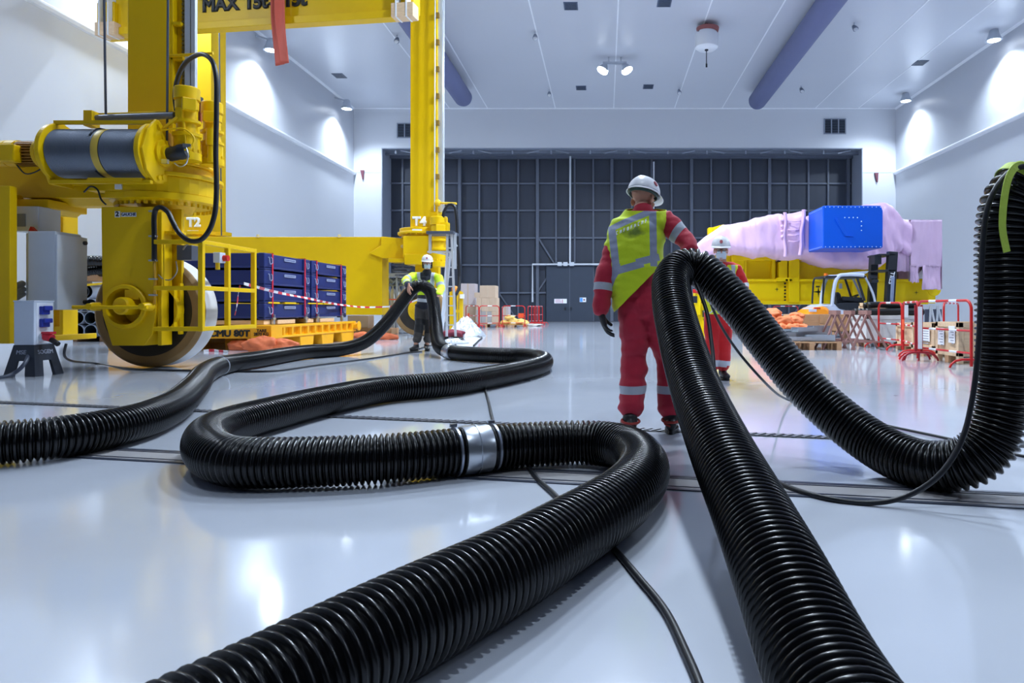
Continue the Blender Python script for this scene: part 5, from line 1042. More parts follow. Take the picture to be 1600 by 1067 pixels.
# ------------------------------------------------------------------ blue crates on the amber lifting base, left of the hall
XR_, CW, CD, CH = -7.2, 2.4, 2.24, 0.358
Z0 = 0.636
LABG = mat('grey_label', rgb(150, 158, 186), 0.5)
def navy_crate(y0, z0, label):
    r = thing('storage_crate', label, 'crate', (XR_-CW/2, y0+CD/2, z0), 0, 'navy crates stacked on the amber base')
    x0, x1, y1 = XR_-CW, XR_, y0+CD; t = MB(); t.box((x0+0.03, y0+0.03, z0+0.035), (x1-0.04, y1-0.03, z0+CH-0.012)); t.box((x0, y0, z0+0.03), (x1, y1, z0+0.07)); b = obj('crate_body', t, NAVY, r, bevel=0.012)
    for xa, ya in ((x0, y0), (x1-0.14, y0), (x0, y1-0.34), (x1-0.14, y1-0.34)):
        t = MB(); t.box((xa, ya, z0), (xa+0.14, ya+0.34, z0+CH-0.004)); obj('corner_post', t, NAVY, r, bevel=0.018)
    for ya in (y0+0.22, y1-0.2):
        t = MB(); t.tube([(x1+0.005, ya-0.06, z0+0.27), (x1+0.03, ya-0.06, z0+0.25), (x1+0.035, ya-0.055, z0+0.15), (x1+0.03, ya, z0+0.12), (x1+0.035, ya+0.055, z0+0.15), (x1+0.03, ya+0.06, z0+0.25), (x1+0.005, ya+0.06, z0+0.27)], 0.011, 6); obj('handle', t, mat('pale_handle', rgb(150, 160, 190), 0.4), r)
    t = MB(); t.box((x1-0.03, y0+0.95, z0+0.235), (x1-0.03+0.014, y0+1.5, z0+0.295)); lp = obj('label_plate', t, LABG, r)
    t = MB()
    for k in range(7): t.box((x1-0.0165, y0+0.98+k*0.07, z0+0.25), (x1-0.0145, y0+1.03+k*0.07, z0+0.28))
    obj('label_marks', t, mat('dark_label_marks', rgb(70, 80, 120), 0.5), lp)
    return r
first = navy_crate(14.44, Z0, 'navy blue crate at the bottom of the nearer stack on the amber base')
LEV = ('bottom', 'second from the bottom', 'second from the top', 'top')
for s, y0 in enumerate((14.44, 16.78)):
    for k in range(4):
        if s == 0 and k == 0: continue
        dup(first, (XR_-CW/2, y0+CD/2, Z0+k*CH), 0, 'navy blue crate at the %s of the %s stack on the amber base' % (LEV[k], ('nearer', 'farther')[s]) if k in (0, 3) else 'navy blue crate %s in the %s stack on the amber base' % (LEV[k], ('nearer', 'farther')[s]))
for k, (y0, y1, lv, lab) in enumerate(((14.6, 15.1, 1, 'yellow spacer strip between the lowest crates, at the near corner'), (15.35, 15.9, 1, 'yellow spacer strip between the lowest crates, middle of the near stack'), (16.55, 17.4, 1, 'yellow spacer strip between the lowest crates, at the gap'), (17.5, 18.2, 1, 'yellow spacer strip between the lowest crates, middle of the far stack'))):
    tag(obj('spacer_strip', MB().box((XR_-0.1, y0, Z0+CH*lv-0.003), (XR_+0.012, y1, Z0+CH*lv+0.026)), YEL2), lab, 'strip', 'yellow spacer strips between the crates')
for k, (y, lab) in enumerate(((14.78, 'red ratchet strap over the near edge of the nearer crate stack'), (16.38, 'red ratchet strap over the far edge of the nearer crate stack'), (17.05, 'red ratchet strap over the near edge of the farther crate stack'), (18.62, 'red ratchet strap over the far edge of the farther crate stack'))):
    r = thing('ratchet_strap', lab, 'strap', (XR_, y, 0.56), 0, 'red straps over the crates'); t = MB(); zt = Z0+4*CH
    t.box((XR_+0.004, y-0.025, 0.60), (XR_+0.014, y+0.025, zt+0.012)); t.box((XR_-CW-0.014, y-0.025, zt+0.002), (XR_+0.014, y+0.025, zt+0.012)); t.box((XR_-CW-0.014, y-0.025, 0.6), (XR_-CW-0.004, y+0.025, zt+0.012)); obj('webbing', t, STRAP_RED, r)
    t = MB(); t.box((XR_, y-0.04, 0.535), (XR_+0.05, y+0.04, 0.64)); t.cyl((XR_+0.03, y-0.06, 0.66), (XR_+0.03, y+0.06, 0.66), 0.03, n=10); t.bar((XR_+0.03, y, 0.64), (XR_+0.04, y, 0.75), 0.05, 0.02); obj('ratchet', t, CHR, r, bevel=0.004)
for k, (y0, y1, lab) in enumerate(((14.48, 14.78, 'pale timber block under the near corner of the crates'), (15.1, 15.95, 'pale timber block under the middle of the nearer crate stack'), (16.5, 16.95, 'pale timber block under the gap between the crate stacks'), (17.35, 18.25, 'pale timber block under the middle of the farther crate stack'))):
    tag(obj('timber_block', MB().box((XR_-2.3, y0, 0.535), (XR_-0.03, y1, Z0-0.002)), WOOD, bevel=0.01), lab, 'timber', 'timber blocks under the crates')
bs = thing('load_platform', 'amber steel base lettered CMU 80T under the navy crates', 'base', (-8.6, 16.5, 0))
t = MB(); x0, x1, y0, y1, za, zb = -10.4, -6.92, 14.15, 19.0, 0.25, 0.53
t.box((x0, y0+0.15, za), (x1-0.28, y1, zb-0.02)); t.box((x1-0.42, y0, za-0.004), (x1+0.006, y0+0.5, zb+0.002)); t.box((x1-0.3, y0+0.1, za+0.003), (x1-0.09, y1-0.006, zb-0.004)); t.box((x1-0.12, y0+0.1, zb-0.06), (x1, y1, zb)); t.box((x1-0.12, y0+0.1, za), (x1, y1-0.003, za+0.05)); bb = obj('base_frame', t, AMB, bs, bevel=0.015)
t = MB()
for k in range(11):
    y = y0+0.55+k*0.40; t.prism([(x1-0.1, y), (x1-0.005, y+0.03), (x1-0.005, y+0.10), (x1-0.1, y+0.13)], 'z', za+0.03, zb-0.03)
t.cyl((x1-0.1, y1-0.12, 0.40), (x1+0.12, y1-0.12, 0.40), 0.09, n=14); t.cyl((x1+0.10, y1-0.12, 0.40), (x1+0.14, y1-0.12, 0.40), 0.13, n=14); obj('side_rib', t, AMB, bb, bevel=0.012)
for ya, yb in ((14.25, 14.75), (15.55, 16.3), (16.75, 17.5), (18.0, 18.9)):
    for xa, xb in ((x1-0.55, x1-0.02), (x0, x0+0.7)):
        t = MB(); t.prism([(ya, za), (yb, za), (yb-0.05, 0.0), (ya+0.05, 0.0)], 'x', xa, xb); obj('foot', t, AMB, bs, bevel=0.012)
text_part('lettering', 'CMU 80T', W(358.5, 521.3, y0+0.14), 0.185, INK, bb, bold=0.009, sx=1.12); text_part('lettering', 'TARE', W(408.5, 517, y0-0.004), 0.085, INK, bb, bold=0.003); text_part('lettering', '2870 KG', W(408, 522.3, y0-0.004), 0.085, INK, bb, bold=0.003)
# deflated terracotta slings dropped on the floor by the base
def cloth_lump(name, c, size, rz, m, label, cat, group, seed, parent=None):
    t = MB(); rnd = random.Random(seed); o = Vector((rnd.random()*9, rnd.random()*9, rnd.random()*9)); Mz = Matrix.Rotation(rz, 4, 'Z')
    def f(v):
        q = Vector((v.x/size[0], v.y/size[1], v.z/size[2])); w = 1+0.30*noise.noise(q*1.6+o)+0.14*noise.noise(q*4+o); v = Vector((v.x*w, v.y*w, v.z*w)); v.z = max(v.z, -size[2]*0.62); return v
    t.ell((0, 0, 0), size, 36, 22, None, f); t.v = [Mz @ v for v in t.v]; zm = min(v.z for v in t.v); t.v = [v+Vector((c[0], c[1], c[2]-zm)) for v in t.v]
    o_ = obj(name, t, m, smooth=180); return tag(o_, label, cat, group) if label else o_
for i, (px, py, sx, sy, sz, rz, lab) in enumerate(((384, 547, 0.34, 0.18, 0.14, 0.1, 'flat terracotta sling bundle on the floor below the 80T lettering'), (409, 550, 0.32, 0.16, 0.19, 0.3, 'terracotta sling bundle on the floor, middle one before the amber base'), (438, 549, 0.40, 0.20, 0.17, -0.2, 'bulky terracotta sling bundle nearest the hose before the amber base'), (566, 528, 0.30, 0.2, 0.11, 0.2, 'terracotta sling bundle on the floor beyond the hose rise'), (604, 530.5, 0.32, 0.16, 0.11, 0.05, 'terracotta sling bundle on the floor left of the lime jacket worker'))):
    g = G(px, py); cloth_lump('sling_bundle', g, (sx, sy, sz), rz, ORG, lab, 'sling', 'terracotta sling bundles on the floor', i+3)
# red and white barrier tape from the cage past the crates
TAPE = banded('barrier_tape', rgb(226, 226, 232), rgb(206, 40, 60), (0.35, 0.6, 0.0), 0.30, 0.5)
def ribbon(pts, w, step=0.08, tw=0.6):
    P = catmull(pts, step); n = len(P); t = MB()
    def fn(u, v):
        i = min(n-1, int(round(u*(n-1)))); tg = (P[min(i+1, n-1)]-P[max(i-1, 0)]).normalized(); up = Vector((0, 0, 1)); up = (up-tg*up.dot(tg)).normalized(); sd = tg.cross(up); a = math.sin(i*0.11)*tw; return P[i]+(up*math.cos(a)+sd*math.sin(a))*(v-0.5)*w
    t.grid(fn, n-1, 1); return t
tag(obj('barrier_tape', ribbon([W(381, 443, 11.25), W(430, 456, 13.0), W(480, 466, 15.4), W(535, 476.5, 18.6), W(580, 480, 20.4), W(625, 477, 21.0), W(648, 470, 21.3), W(656, 467, 21.3)], 0.05), TAPE, solid=0.003), 'red and white barrier tape strung from the crane cage past the navy crates', 'tape')
tag(obj('barrier_tape', ribbon([W(375, 446, 11.22), W(372, 460, 11.25), W(370, 478, 11.3), W(366, 496, 11.3)], 0.045, 0.04, 1.0), banded('barrier_tape_down', rgb(226, 226, 232), rgb(206, 40, 60), (0, 0, 1), 0.24, 0.5), solid=0.003), 'short loose tail of barrier tape hanging down at the crane cage', 'tape')
tag(obj('barrier_tape', ribbon([G(318, 549, 0.01), G(330, 548, 0.02), G(345, 549.5, 0.01), G(356, 550, 0.01)], 0.07, 0.04, 0.3), banded('barrier_tape_floor', rgb(226, 226, 232), rgb(206, 40, 60), (1, 0.2, 0), 0.24, 0.5), solid=0.003), 'short scrap of barrier tape lying on the floor right of the big wheel', 'tape')
# grey pipes stacked behind the near wheel, hoses and rolls on top
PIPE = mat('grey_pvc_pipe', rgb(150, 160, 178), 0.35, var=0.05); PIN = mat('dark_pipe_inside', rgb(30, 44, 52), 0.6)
PD = 18.0; first = None; R0 = 0.166
rows = [('bottom', 517, (101, 121.2, 141.4, 161.6)), ('second', 496.8, (101, 121.2, 141.4, 161.6)), ('third', 476.6, (101, 121.2, 141.4))]
pos = ('at its left end', 'second from its left end', 'third from its left end', 'at its right end')
for nm, py, xs in rows:
    for k, px in enumerate(xs):
        c = W(px, py, PD); lb = 'open grey pipe in the %s row behind the wheel, %s' % (nm, pos[k])
        if first is None:
            r = first = thing('grey_pipe', lb, 'pipe', c, 0, 'grey pipes piled behind the wheel')
            t = MB(); e = c+Vector((0, 4, 0)); t.lathe(c, e, [(0, R0-0.012), (0, R0), (0.03, R0), (1, R0)], 32, False); obj('pipe_wall', t, PIPE, r, smooth=40)
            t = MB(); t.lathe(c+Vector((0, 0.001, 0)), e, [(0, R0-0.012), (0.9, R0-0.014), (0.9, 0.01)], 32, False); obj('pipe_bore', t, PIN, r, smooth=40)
        else: dup(first, c, 0, lb)
for k, px in enumerate((108, 150)):
    tag(obj('dunnage_batten', MB().box((W(px, 0, PD).x-0.06, PD+0.2, 0), (W(px, 0, PD).x+0.06, PD+3.8, W(0, 517, PD).z-R0)), WOOD2), ('dark batten on the floor under the left pipes', 'dark batten on the floor under the right pipes')[k], 'batten')
top = W(0, 473.5, PD).z+R0
t = MB(); a = W(98, 455.5, PD+0.4); b = W(128, 455.5, PD-0.1); t.lathe(a, b, [(0, 0.17), (1, 0.17), (1, 0.155)], 28, False); r = thing('grey_pipe', 'grey pipe lying crosswise on the pile behind the wheel', 'pipe', a); obj('pipe_wall', t, PIPE, r, smooth=40)
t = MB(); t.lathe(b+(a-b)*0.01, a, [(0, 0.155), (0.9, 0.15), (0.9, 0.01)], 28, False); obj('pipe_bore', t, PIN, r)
t = MB(); c = W(134, 455.5, PD-0.1); t.lathe(c, c+Vector((0, 3, 0)), [(0, 0.172), (0, 0.185), (1, 0.185)], 28, False); r = thing('grey_pipe', 'grey pipe on top of the pile, right beside the wheel', 'pipe', c); obj('pipe_wall', t, PIPE, r, smooth=40)
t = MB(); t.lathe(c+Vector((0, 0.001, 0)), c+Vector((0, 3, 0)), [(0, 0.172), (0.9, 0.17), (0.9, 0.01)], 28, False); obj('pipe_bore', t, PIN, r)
t = MB(); a = W(96, 437, PD+0.5); b = W(136, 438, PD); prof = [(k/60, 0.135+(0.010 if k % 2 else 0)) for k in range(61)]; t.lathe(a, b, prof, 24); tag(obj('ribbed_pipe', t, mat('white_ribbed_plastic', rgb(206, 212, 222), 0.45), smooth=40), 'white ribbed pipe lying on the grey pipes behind the wheel', 'pipe')
for k, (pts, lb) in enumerate((([W(95, 409, PD+0.8), W(118, 407, PD+0.6), W(138, 409, PD+0.4), W(170, 412, PD+0.3)], 'black corrugated hose at the back of the pipe pile'), ([W(92, 425, PD+0.2), W(108, 419, PD), W(124, 411, PD-0.2), W(142, 408, PD-0.2), W(172, 409, PD)], 'black corrugated hose slanting over the pipe pile, banded in the middle'), ([W(130, 428, PD), W(150, 424, PD), W(175, 424, PD)], 'black hose end under the slanting hose on the pipe pile'))):
    tag(obj('stored_hose', hose_mesh(pts, 0.15, 0.06, 4, 20, 0.008), HOSE, smooth=180), lb, 'hose', 'black hoses stored on the pipe pile')
tag(obj('timber_stub', MB().cbox(W(151, 434, PD+0.2), (0.5, 0.6, 0.2)), WOOD2), 'brown timber stub on the pipe pile beside the wheel', 'timber')
tag(obj('yellow_strip', MB().bar(W(128, 446, PD-0.15), W(160, 443, PD-0.15), 0.08, 0.05), YEL2), 'yellow strip lying across the pipe pile', 'strip')
# white socket box on its black stand
hx, hy = 0.133, 0.16; c = Vector((W(53, 0, 8.86).x-hx, 8.86+hy, 0)); bx = thing('socket_box', 'white power socket box on a black stand before the crane cabinet', 'box', c)
Mb = Matrix.Translation(c); BOXM = mat('white_socket_box', rgb(206, 216, 232), 0.4)
t = MB(); t.box((-hx, -hy, 0.405), (hx, hy, 0.97), Mb); obj('box_body', t, BOXM, bx, bevel=0.012)
t = MB(); t.box((-hx-0.005, -hy-0.005, 0.966), (hx+0.005, hy+0.005, 0.985), Mb); obj('box_lid', t, BOXM, bx, bevel=0.006)
t = MB(); t.box((hx-0.004, -hy+0.03, 0.42), (hx+0.008, hy-0.02, 0.95), Mb); fp = obj('socket_panel', t, mat('pale_panel', rgb(222, 228, 238), 0.4), bx, bevel=0.004)
for z in (0.855, 0.69):
    t = MB(); t.box((hx, -0.09, z-0.055), (hx+0.05, 0.04, z+0.055), Mb); t.box((hx+0.045, -0.08, z), (hx+0.08, 0.05, z+0.06), Mb); obj('blue_socket', t, mat('socket_blue', rgb(30, 50, 150), 0.4), bx, bevel=0.01)
t = MB(); t.cyl(Mb @ Vector((hx-0.01, -0.05, 0.51)), Mb @ Vector((hx+0.06, -0.06, 0.50)), 0.05, n=18); s_ = obj('socket_mount', t, GRY, bx, smooth=30)
t = MB(); t.cyl(Mb @ Vector((hx+0.05, -0.05, 0.515)), Mb @ Vector((hx+0.15, -0.06, 0.49)), 0.055, 0.052, n=18); t.cbox(Mb @ Vector((hx+0.10, -0.05, 0.56)), (0.12, 0.10, 0.03)); obj('red_plug', t, mat('plug_red', rgb(206, 40, 60), 0.4), s_, smooth=30)
t = MB(); t.tube(catmull([Mb @ Vector((hx+0.12, -0.06, 0.48)), Mb @ Vector((hx+0.18, -0.07, 0.455)), Mb @ Vector((hx+0.26, -0.10, 0.415))], 0.02), 0.034, 10, True); obj('plug_grip', t, BLK, s_, smooth=180)
for rot in range(4):
    R_ = Mb @ Matrix.Rotation(rot*PI/2, 4, 'Z'); t = MB(); wa, da = (hx, hy) if rot % 2 == 0 else (hy, hx); fl = 0.075; wz0 = lambda z: wa+fl*(0.405-z)/0.405; yy = lambda z: -(da+fl*(0.405-z)/0.405)
    for pl in ([(-wz0(0.405), 0.405), (wz0(0.405), 0.405), (wz0(0.2), 0.2), (-wz0(0.2), 0.2)], [(-wz0(0.2), 0.2), (-wa*0.42, 0.2), (-wa*0.6, 0.0), (-wz0(0), 0.0)], [(wa*0.42, 0.2), (wz0(0.2), 0.2), (wz0(0), 0.0), (wa*0.6, 0.0)]):
        n = len(pl); vs = [R_ @ Vector((x, yy(z), z)) for x, z in pl]+[R_ @ Vector((x*0.95, yy(z)+0.03, z)) for x, z in pl]; t.add(vs, [tuple(range(n)), tuple(reversed(range(n, 2*n)))]+[(k, n+k, n+(k+1) % n, (k+1) % n) for k in range(n)])
    sd = obj('stand_side', t, mat('black_plastic_stand', rgb(48, 54, 66), 0.5), bx, merge=True)
    if rot < 2:
        tilt = math.atan2(fl, 0.405); Rt = R_.to_3x3() @ Matrix.Rotation(PI/2-tilt, 3, 'X'); text_part('lettering', ('MSE', 'SOGEM')[rot], R_ @ Vector((-0.02 if rot == 0 else 0.0, yy(0.31)-0.001, 0.31)), 0.075, mat('pale_grey_lettering', rgb(150, 158, 176), 0.5), sd, Rt, 0.001, 0.001)
# aluminium platform ladder behind the lime jacket worker
LDD = 19.5; ld = thing('platform_ladder', 'aluminium platform ladder standing beside the far crane leg', 'ladder', G(700, 530))
w_ = lambda px, py, dd=0: W(px, py, LDD+dd)
t = MB(); a, b = w_(667, 363), w_(710, 363); t.box((a.x, LDD-0.1, a.z-0.05), (b.x, LDD+0.6, a.z+0.03)); obj('platform', t, mat('dark_platform', rgb(70, 76, 88), 0.5), ld, bevel=0.01)
zf = 0.0
for nm, pts in (('stile', [(699, 365, 0), (698.0, 530.2, 0)]), ('stile', [(705.5, 365, 0), (712, 530.2, 0)]), ('rear_leg', [(699, 395, 0.05), (688.5, 524, 0.9)]), ('rear_leg', [(704, 395, 0.3), (690, 520, 1.35)])):
    t = MB(); a = w_(*pts[0]); b = w_(*pts[1]); b.z = 0.0 if nm == 'stile' else 0.02; t.bar(a, b, 0.06, 0.05, Vector((0, 1, 0))); obj(nm, t, ALU, ld)
for k in range(9):
    f = (k+1.5)/11; a = w_(699, 365).lerp(w_(698, 530.2), f); b = w_(705.5, 365).lerp(w_(712, 530.2), f); t = MB(); t.bar(a, b, 0.08, 0.03); obj('tread', t, ALU, ld)
t = MB()
for px in (672, 711): t.bar(w_(px, 364, 0.1), w_(px, 420 if px > 700 else 396, 0.1), 0.07)
t.bar(w_(668, 393.5, 0.05), w_(709, 393.5, 0.05), 0.05); t.bar(w_(672, 393, 0.1), w_(700, 398, 0.3), 0.04); t.bar(w_(710, 378, 0.1), w_(714, 385, 0.1), 0.05); obj('guard_rail', t, ALU, ld)
t = MB()
for px in (698, 712): t.cbox(Vector((w_(px, 530).x, LDD, 0.04)), (0.11, 0.11, 0.08))
obj('rubber_foot', t, BLK, ld)
# yellow panel frame, silver heap, red cloth by the ladder
fr = thing('panel_frame', 'yellow upright steel frame standing behind the silver sheet heap', 'frame', G(713, 523)); d = 22.9
for px in (705.5, 720.5):
    t = MB(); a = W(px, 456, d); t.box((a.x-0.06, d-0.05, 0), (a.x+0.06, d+0.05, a.z)); obj('post', t, YEL2, fr)
t = MB()
for py in (457, 486, 510): t.box((W(705, py, d).x, d-0.04, W(0, py, d).z-0.05), (W(721, py, d).x, d+0.04, W(0, py, d).z+0.05))
for px in (710, 715): t.box((W(px, 0, d).x-0.03, d-0.03, W(0, 510, d).z), (W(px, 0, d).x+0.03, d+0.03, W(0, 457, d).z))
obj('cross_bar', t, YEL2, fr)
t = MB(); t.cbox(W(722, 463, d-0.1), (0.14, 0.04, 0.14)); obj('tag_plate', t, PAPER, fr)
t = MB(); t.ell(W(711, 452, d), (0.12, 0.1, 0.12), 10, 6); obj('orange_cap', t, mat('orange_cap', rgb(240, 140, 30), 0.5), fr)
def crumple(c, R, H, seed, n=44):
    o = Vector((seed*3.1, seed*1.7, 0)); t = MB()
    def fn(u, v):
        a = 2*PI*u; r = v; h = H*(1-r)**0.8*(1+0.0); q = Vector((math.cos(a)*r, math.sin(a)*r, 0)); nz = noise.noise(q*3+o)*0.5+noise.noise(q*7+o)*0.35+abs(noise.noise(q*13+o))*0.3
        z = max(0.006, h*(1+0.5*nz)+0.09*nz*(1-r)); rr = R[0]*r*(1+0.12*noise.noise(Vector((math.cos(a)*2, math.sin(a)*2, seed)))); return Vector(c)+Vector((math.cos(a)*rr, math.sin(a)*rr*R[1]/R[0], z))
    return t.grid(fn, 72, 30, True)
g = G(727, 525); tag(obj('sheet_heap', crumple(g, (0.62, 0.7), 0.58, 2), FOIL, smooth=30), 'crumpled silver plastic sheet heap on the floor right of the ladder', 'sheet')
tag(obj('sheet_heap', crumple(G(708, 536), (0.42, 0.4), 0.10, 5), FOIL, smooth=30), 'low flap of silver plastic sheet on the floor before the ladder', 'sheet')
cloth_lump('folded_cloth', G(703, 527.5, 0)+Vector((0, 0.5, 0)), (0.36, 0.25, 0.14), 0.2, mat('wine_red_cloth', rgb(120, 40, 56), 0.7), 'wine red folded cloth on the floor under the ladder', 'cloth', None, 21)
# gas cylinders in their rack behind the worker
rk = thing('cylinder_rack', 'grey pipe rack with manifold holding white gas cylinders behind the far wheel', 'rack', G(618, 521)); d = 24.2
t = MB(); a, b = W(600, 427, d), W(640, 433, d); t.box((a.x, d-0.1, b.z), (b.x, d+0.5, a.z)); t.box((a.x, d-0.1, 0.06), (b.x, d+0.5, 0.12))
for px in (600, 620, 640):
    for dd in (-0.05, 0.45): t.bar(W(px, 433, d+dd), (W(px, 0, d+dd).x*1, d+dd, 0.0), 0.06)
obj('rack_frame', t, mat('rack_grey', rgb(140, 148, 160), 0.45), rk)
t = MB()
for k in range(9):
    x = W(601+k*4.6, 0, d).x; t.tube(catmull([(x, d+0.1, 1.72), (x+0.05, d+0.05, 1.85), (x-0.03, d, 2.0)], 0.03), 0.025, 6); t.cyl((x-0.02, d-0.02, 1.78+0.07*(k % 3)), (x+0.12, d-0.02, 1.8+0.07*(k % 2)), 0.045, n=8)
t.bar(W(600, 441, d), W(640, 441, d), 0.06); t.bar(W(600, 446, d), W(640, 446, d), 0.05); obj('manifold', t, mat('steel_valves', rgb(120, 132, 150), 0.35, metal=0.5), rk)
t = MB()
for z in (0.55, 1.2): t.bar((W(600, 0, d).x, d-0.09, z), (W(640, 0, d).x, d-0.09, z), 0.04)
obj('retaining_rail', t, mat('rack_orange', rgb(206, 80, 50), 0.5), rk)
first = None
for k, px in enumerate((604.5, 613.5, 622.5, 631.5)):
    c = (W(px, 0, d+0.12).x, d+0.15, 0.12); lb = 'white gas cylinder in the rack, %s' % ('leftmost, with a green mark', 'second from the left', 'third from the left', 'rightmost')[k]
    r = thing('gas_cylinder', lb, 'cylinder', c, 0, 'white gas cylinders in the rack'); c = Vector(c)
    t = MB(); t.lathe(c, c+Vector((0, 0, 1.5)), [(0, 0.085), (0.02, 0.098), (0.88, 0.098), (0.95, 0.075), (0.98, 0.04), (1, 0.035)], 20); obj('cylinder_body', t, mat('off_white_cylinder', rgb(206, 210, 214), 0.4), r, smooth=40)
    t = MB(); t.cyl(c+Vector((0, 0, 1.5)), c+Vector((0, 0, 1.6)), 0.03, n=10); t.cyl(c+Vector((-0.05, 0, 1.57)), c+Vector((0.05, 0, 1.57)), 0.02, n=8); obj('valve', t, CHR, r)
    if k == 0: t = MB(); t.ell(c+Vector((0, -0.098, 1.08)), (0.07, 0.006, 0.07), 14, 8); obj('green_mark', t, mat('green_mark', rgb(40, 176, 110), 0.5), r)
tag(obj('cardboard_box', MB().box(tuple(W(543, 513, 23.2)), tuple(W(575, 493, 23.2)+Vector((0, 0.6, 0)))), CARD, bevel=0.01), 'brown carton seen under the end of the yellow lower girder', 'box')
tag(obj('pallet_slab', MB().box((W(541, 0, 23.2).x, 23.15, 0.0), (W(612, 0, 23.2).x, 24.0, W(0, 513, 23.2).z)), WOOD2, bevel=0.01), 'low brown wooden slab on the floor under the girder end carton', 'pallet')
# cartons on pallets, barriers and yellow sacks before the left end of the hangar door
DB = 32.0
def carton(i, px0, px1, py0, py1, d, lab, m=None, dep=0.75):
    a, b = W(px0, py1, d), W(px1, py0, d); r = thing('cardboard_box', lab, 'box', ((a.x+b.x)/2, d+dep/2, a.z), 0, 'cartons stacked before the hangar door')
    t = MB(); t.box((a.x, d, a.z), (b.x, d+dep, b.z)); obj('carton', t, m or CARD, r, bevel=0.012)
    t = MB(); t.box(((a.x+b.x)/2-0.03, d-0.003, a.z+0.01), ((a.x+b.x)/2+0.03, d+dep*0.98, b.z+0.003)); obj('packing_tape', t, mat('beige_tape', rgb(206, 184, 160), 0.4), r)
    return r
PINKC = mat('film_wrapped_carton', rgb(206, 194, 196), 0.35, var=0.06); GRYC = mat('grey_wrapped_carton', rgb(170, 166, 164), 0.4)
carton(0, 718, 743.5, 476, 505.4, DB+0.9, 'big carton at the bottom left of the stack behind the yellow frame', CARD); carton(1, 720, 742, 443, 475.9, DB+0.9, 'tall pale film-wrapped carton at the top left of the stack', PINKC)
carton(2, 744, 752, 484, 505.9, DB, 'narrow carton low in the stack, left of the grey wrapped one', GRYC); carton(3, 752.2, 768, 486.6, 505.9, DB, 'grey film-wrapped carton at the bottom front of the stack', GRYC); carton(4, 768.2, 777, 486.6, 505.9, DB, 'carton at the bottom right of the stack')
carton(5, 744.3, 752, 465, 483.9, DB, 'narrow carton in the middle row of the stack, leftmost'); carton(6, 752.2, 764, 465.3, 486.5, DB, 'carton in the middle row of the stack, centre one'); carton(7, 764.2, 776.5, 465.3, 486.5, DB, 'carton in the middle row of the stack, rightmost'); carton(8, 749.5, 774, 446, 465.2, DB+0.02, 'largest carton at the very top of the stack', None, 0.9); carton(9, 741, 749.3, 457, 464.9, DB, 'small carton beside the topmost one'); carton(10, 784, 794.5, 479, 505.5, DB+1.4, 'pinkish carton standing behind the yellow sacks', PINKC)
def pallet(px0, px1, d, z, lab, dep=0.9):
    x0, x1 = W(px0, 0, d).x, W(px1, 0, d).x; r = thing('wooden_pallet', lab, 'pallet', ((x0+x1)/2, d+dep/2, 0), 0, 'wooden pallets'); t = MB(); n = 5
    for k in range(n): y = d+k*(dep-0.12)/(n-1); t.box((x0, y, z-0.025), (x1, y+0.12, z))
    obj('deck_board', t, WOOD2, r); t = MB()
    for k in range(3): x = x0+(x1-x0-0.1)*k/2; t.box((x, d, 0.0), (x+0.1, d+dep, z-0.025))
    obj('bearer', t, WOOD2, r); return r
pallet(741, 778, DB-0.05, W(0, 505.9, DB).z, 'wooden pallet under the front cartons'); pallet(717, 744, DB+0.85, W(0, 505.4, DB+0.9).z, 'wooden pallet under the left cartons'); pallet(782, 822, DB-0.15, 0.12, 'wooden pallet under the yellow sacks'); pallet(783, 796, DB+1.35, W(0, 505.5, DB+1.4).z, 'wooden pallet under the pinkish carton')
for k, (px, sx, sz, dz, lb) in enumerate(((791, 0.28, 0.14, 0.12, 'leftmost yellow sack on the pallet'), (801, 0.26, 0.20, 0.12, 'tallest yellow sack, middle of the pallet'), (813, 0.36, 0.16, 0.12, 'long yellow sack at the right of the pallet'), (797, 0.22, 0.13, 0.36, 'yellow sack lying on top of the others'))):
    cloth_lump('yellow_sack', (W(px, 0, DB+0.25).x, DB+0.25, dz), (sx, 0.3, sz), 0.2*k, CREAM, lb+' before the hangar door', 'sack', 'yellow sacks', 30+k)
cloth_lump('pale_sheet', (W(829, 0, 34).x, 34, 0.0), (0.55, 0.3, 0.08), 0.1, mat('pale_sheet', rgb(206, 200, 196), 0.7), 'flat pale sheet on the floor under the leaning barriers', 'sheet', None, 40)
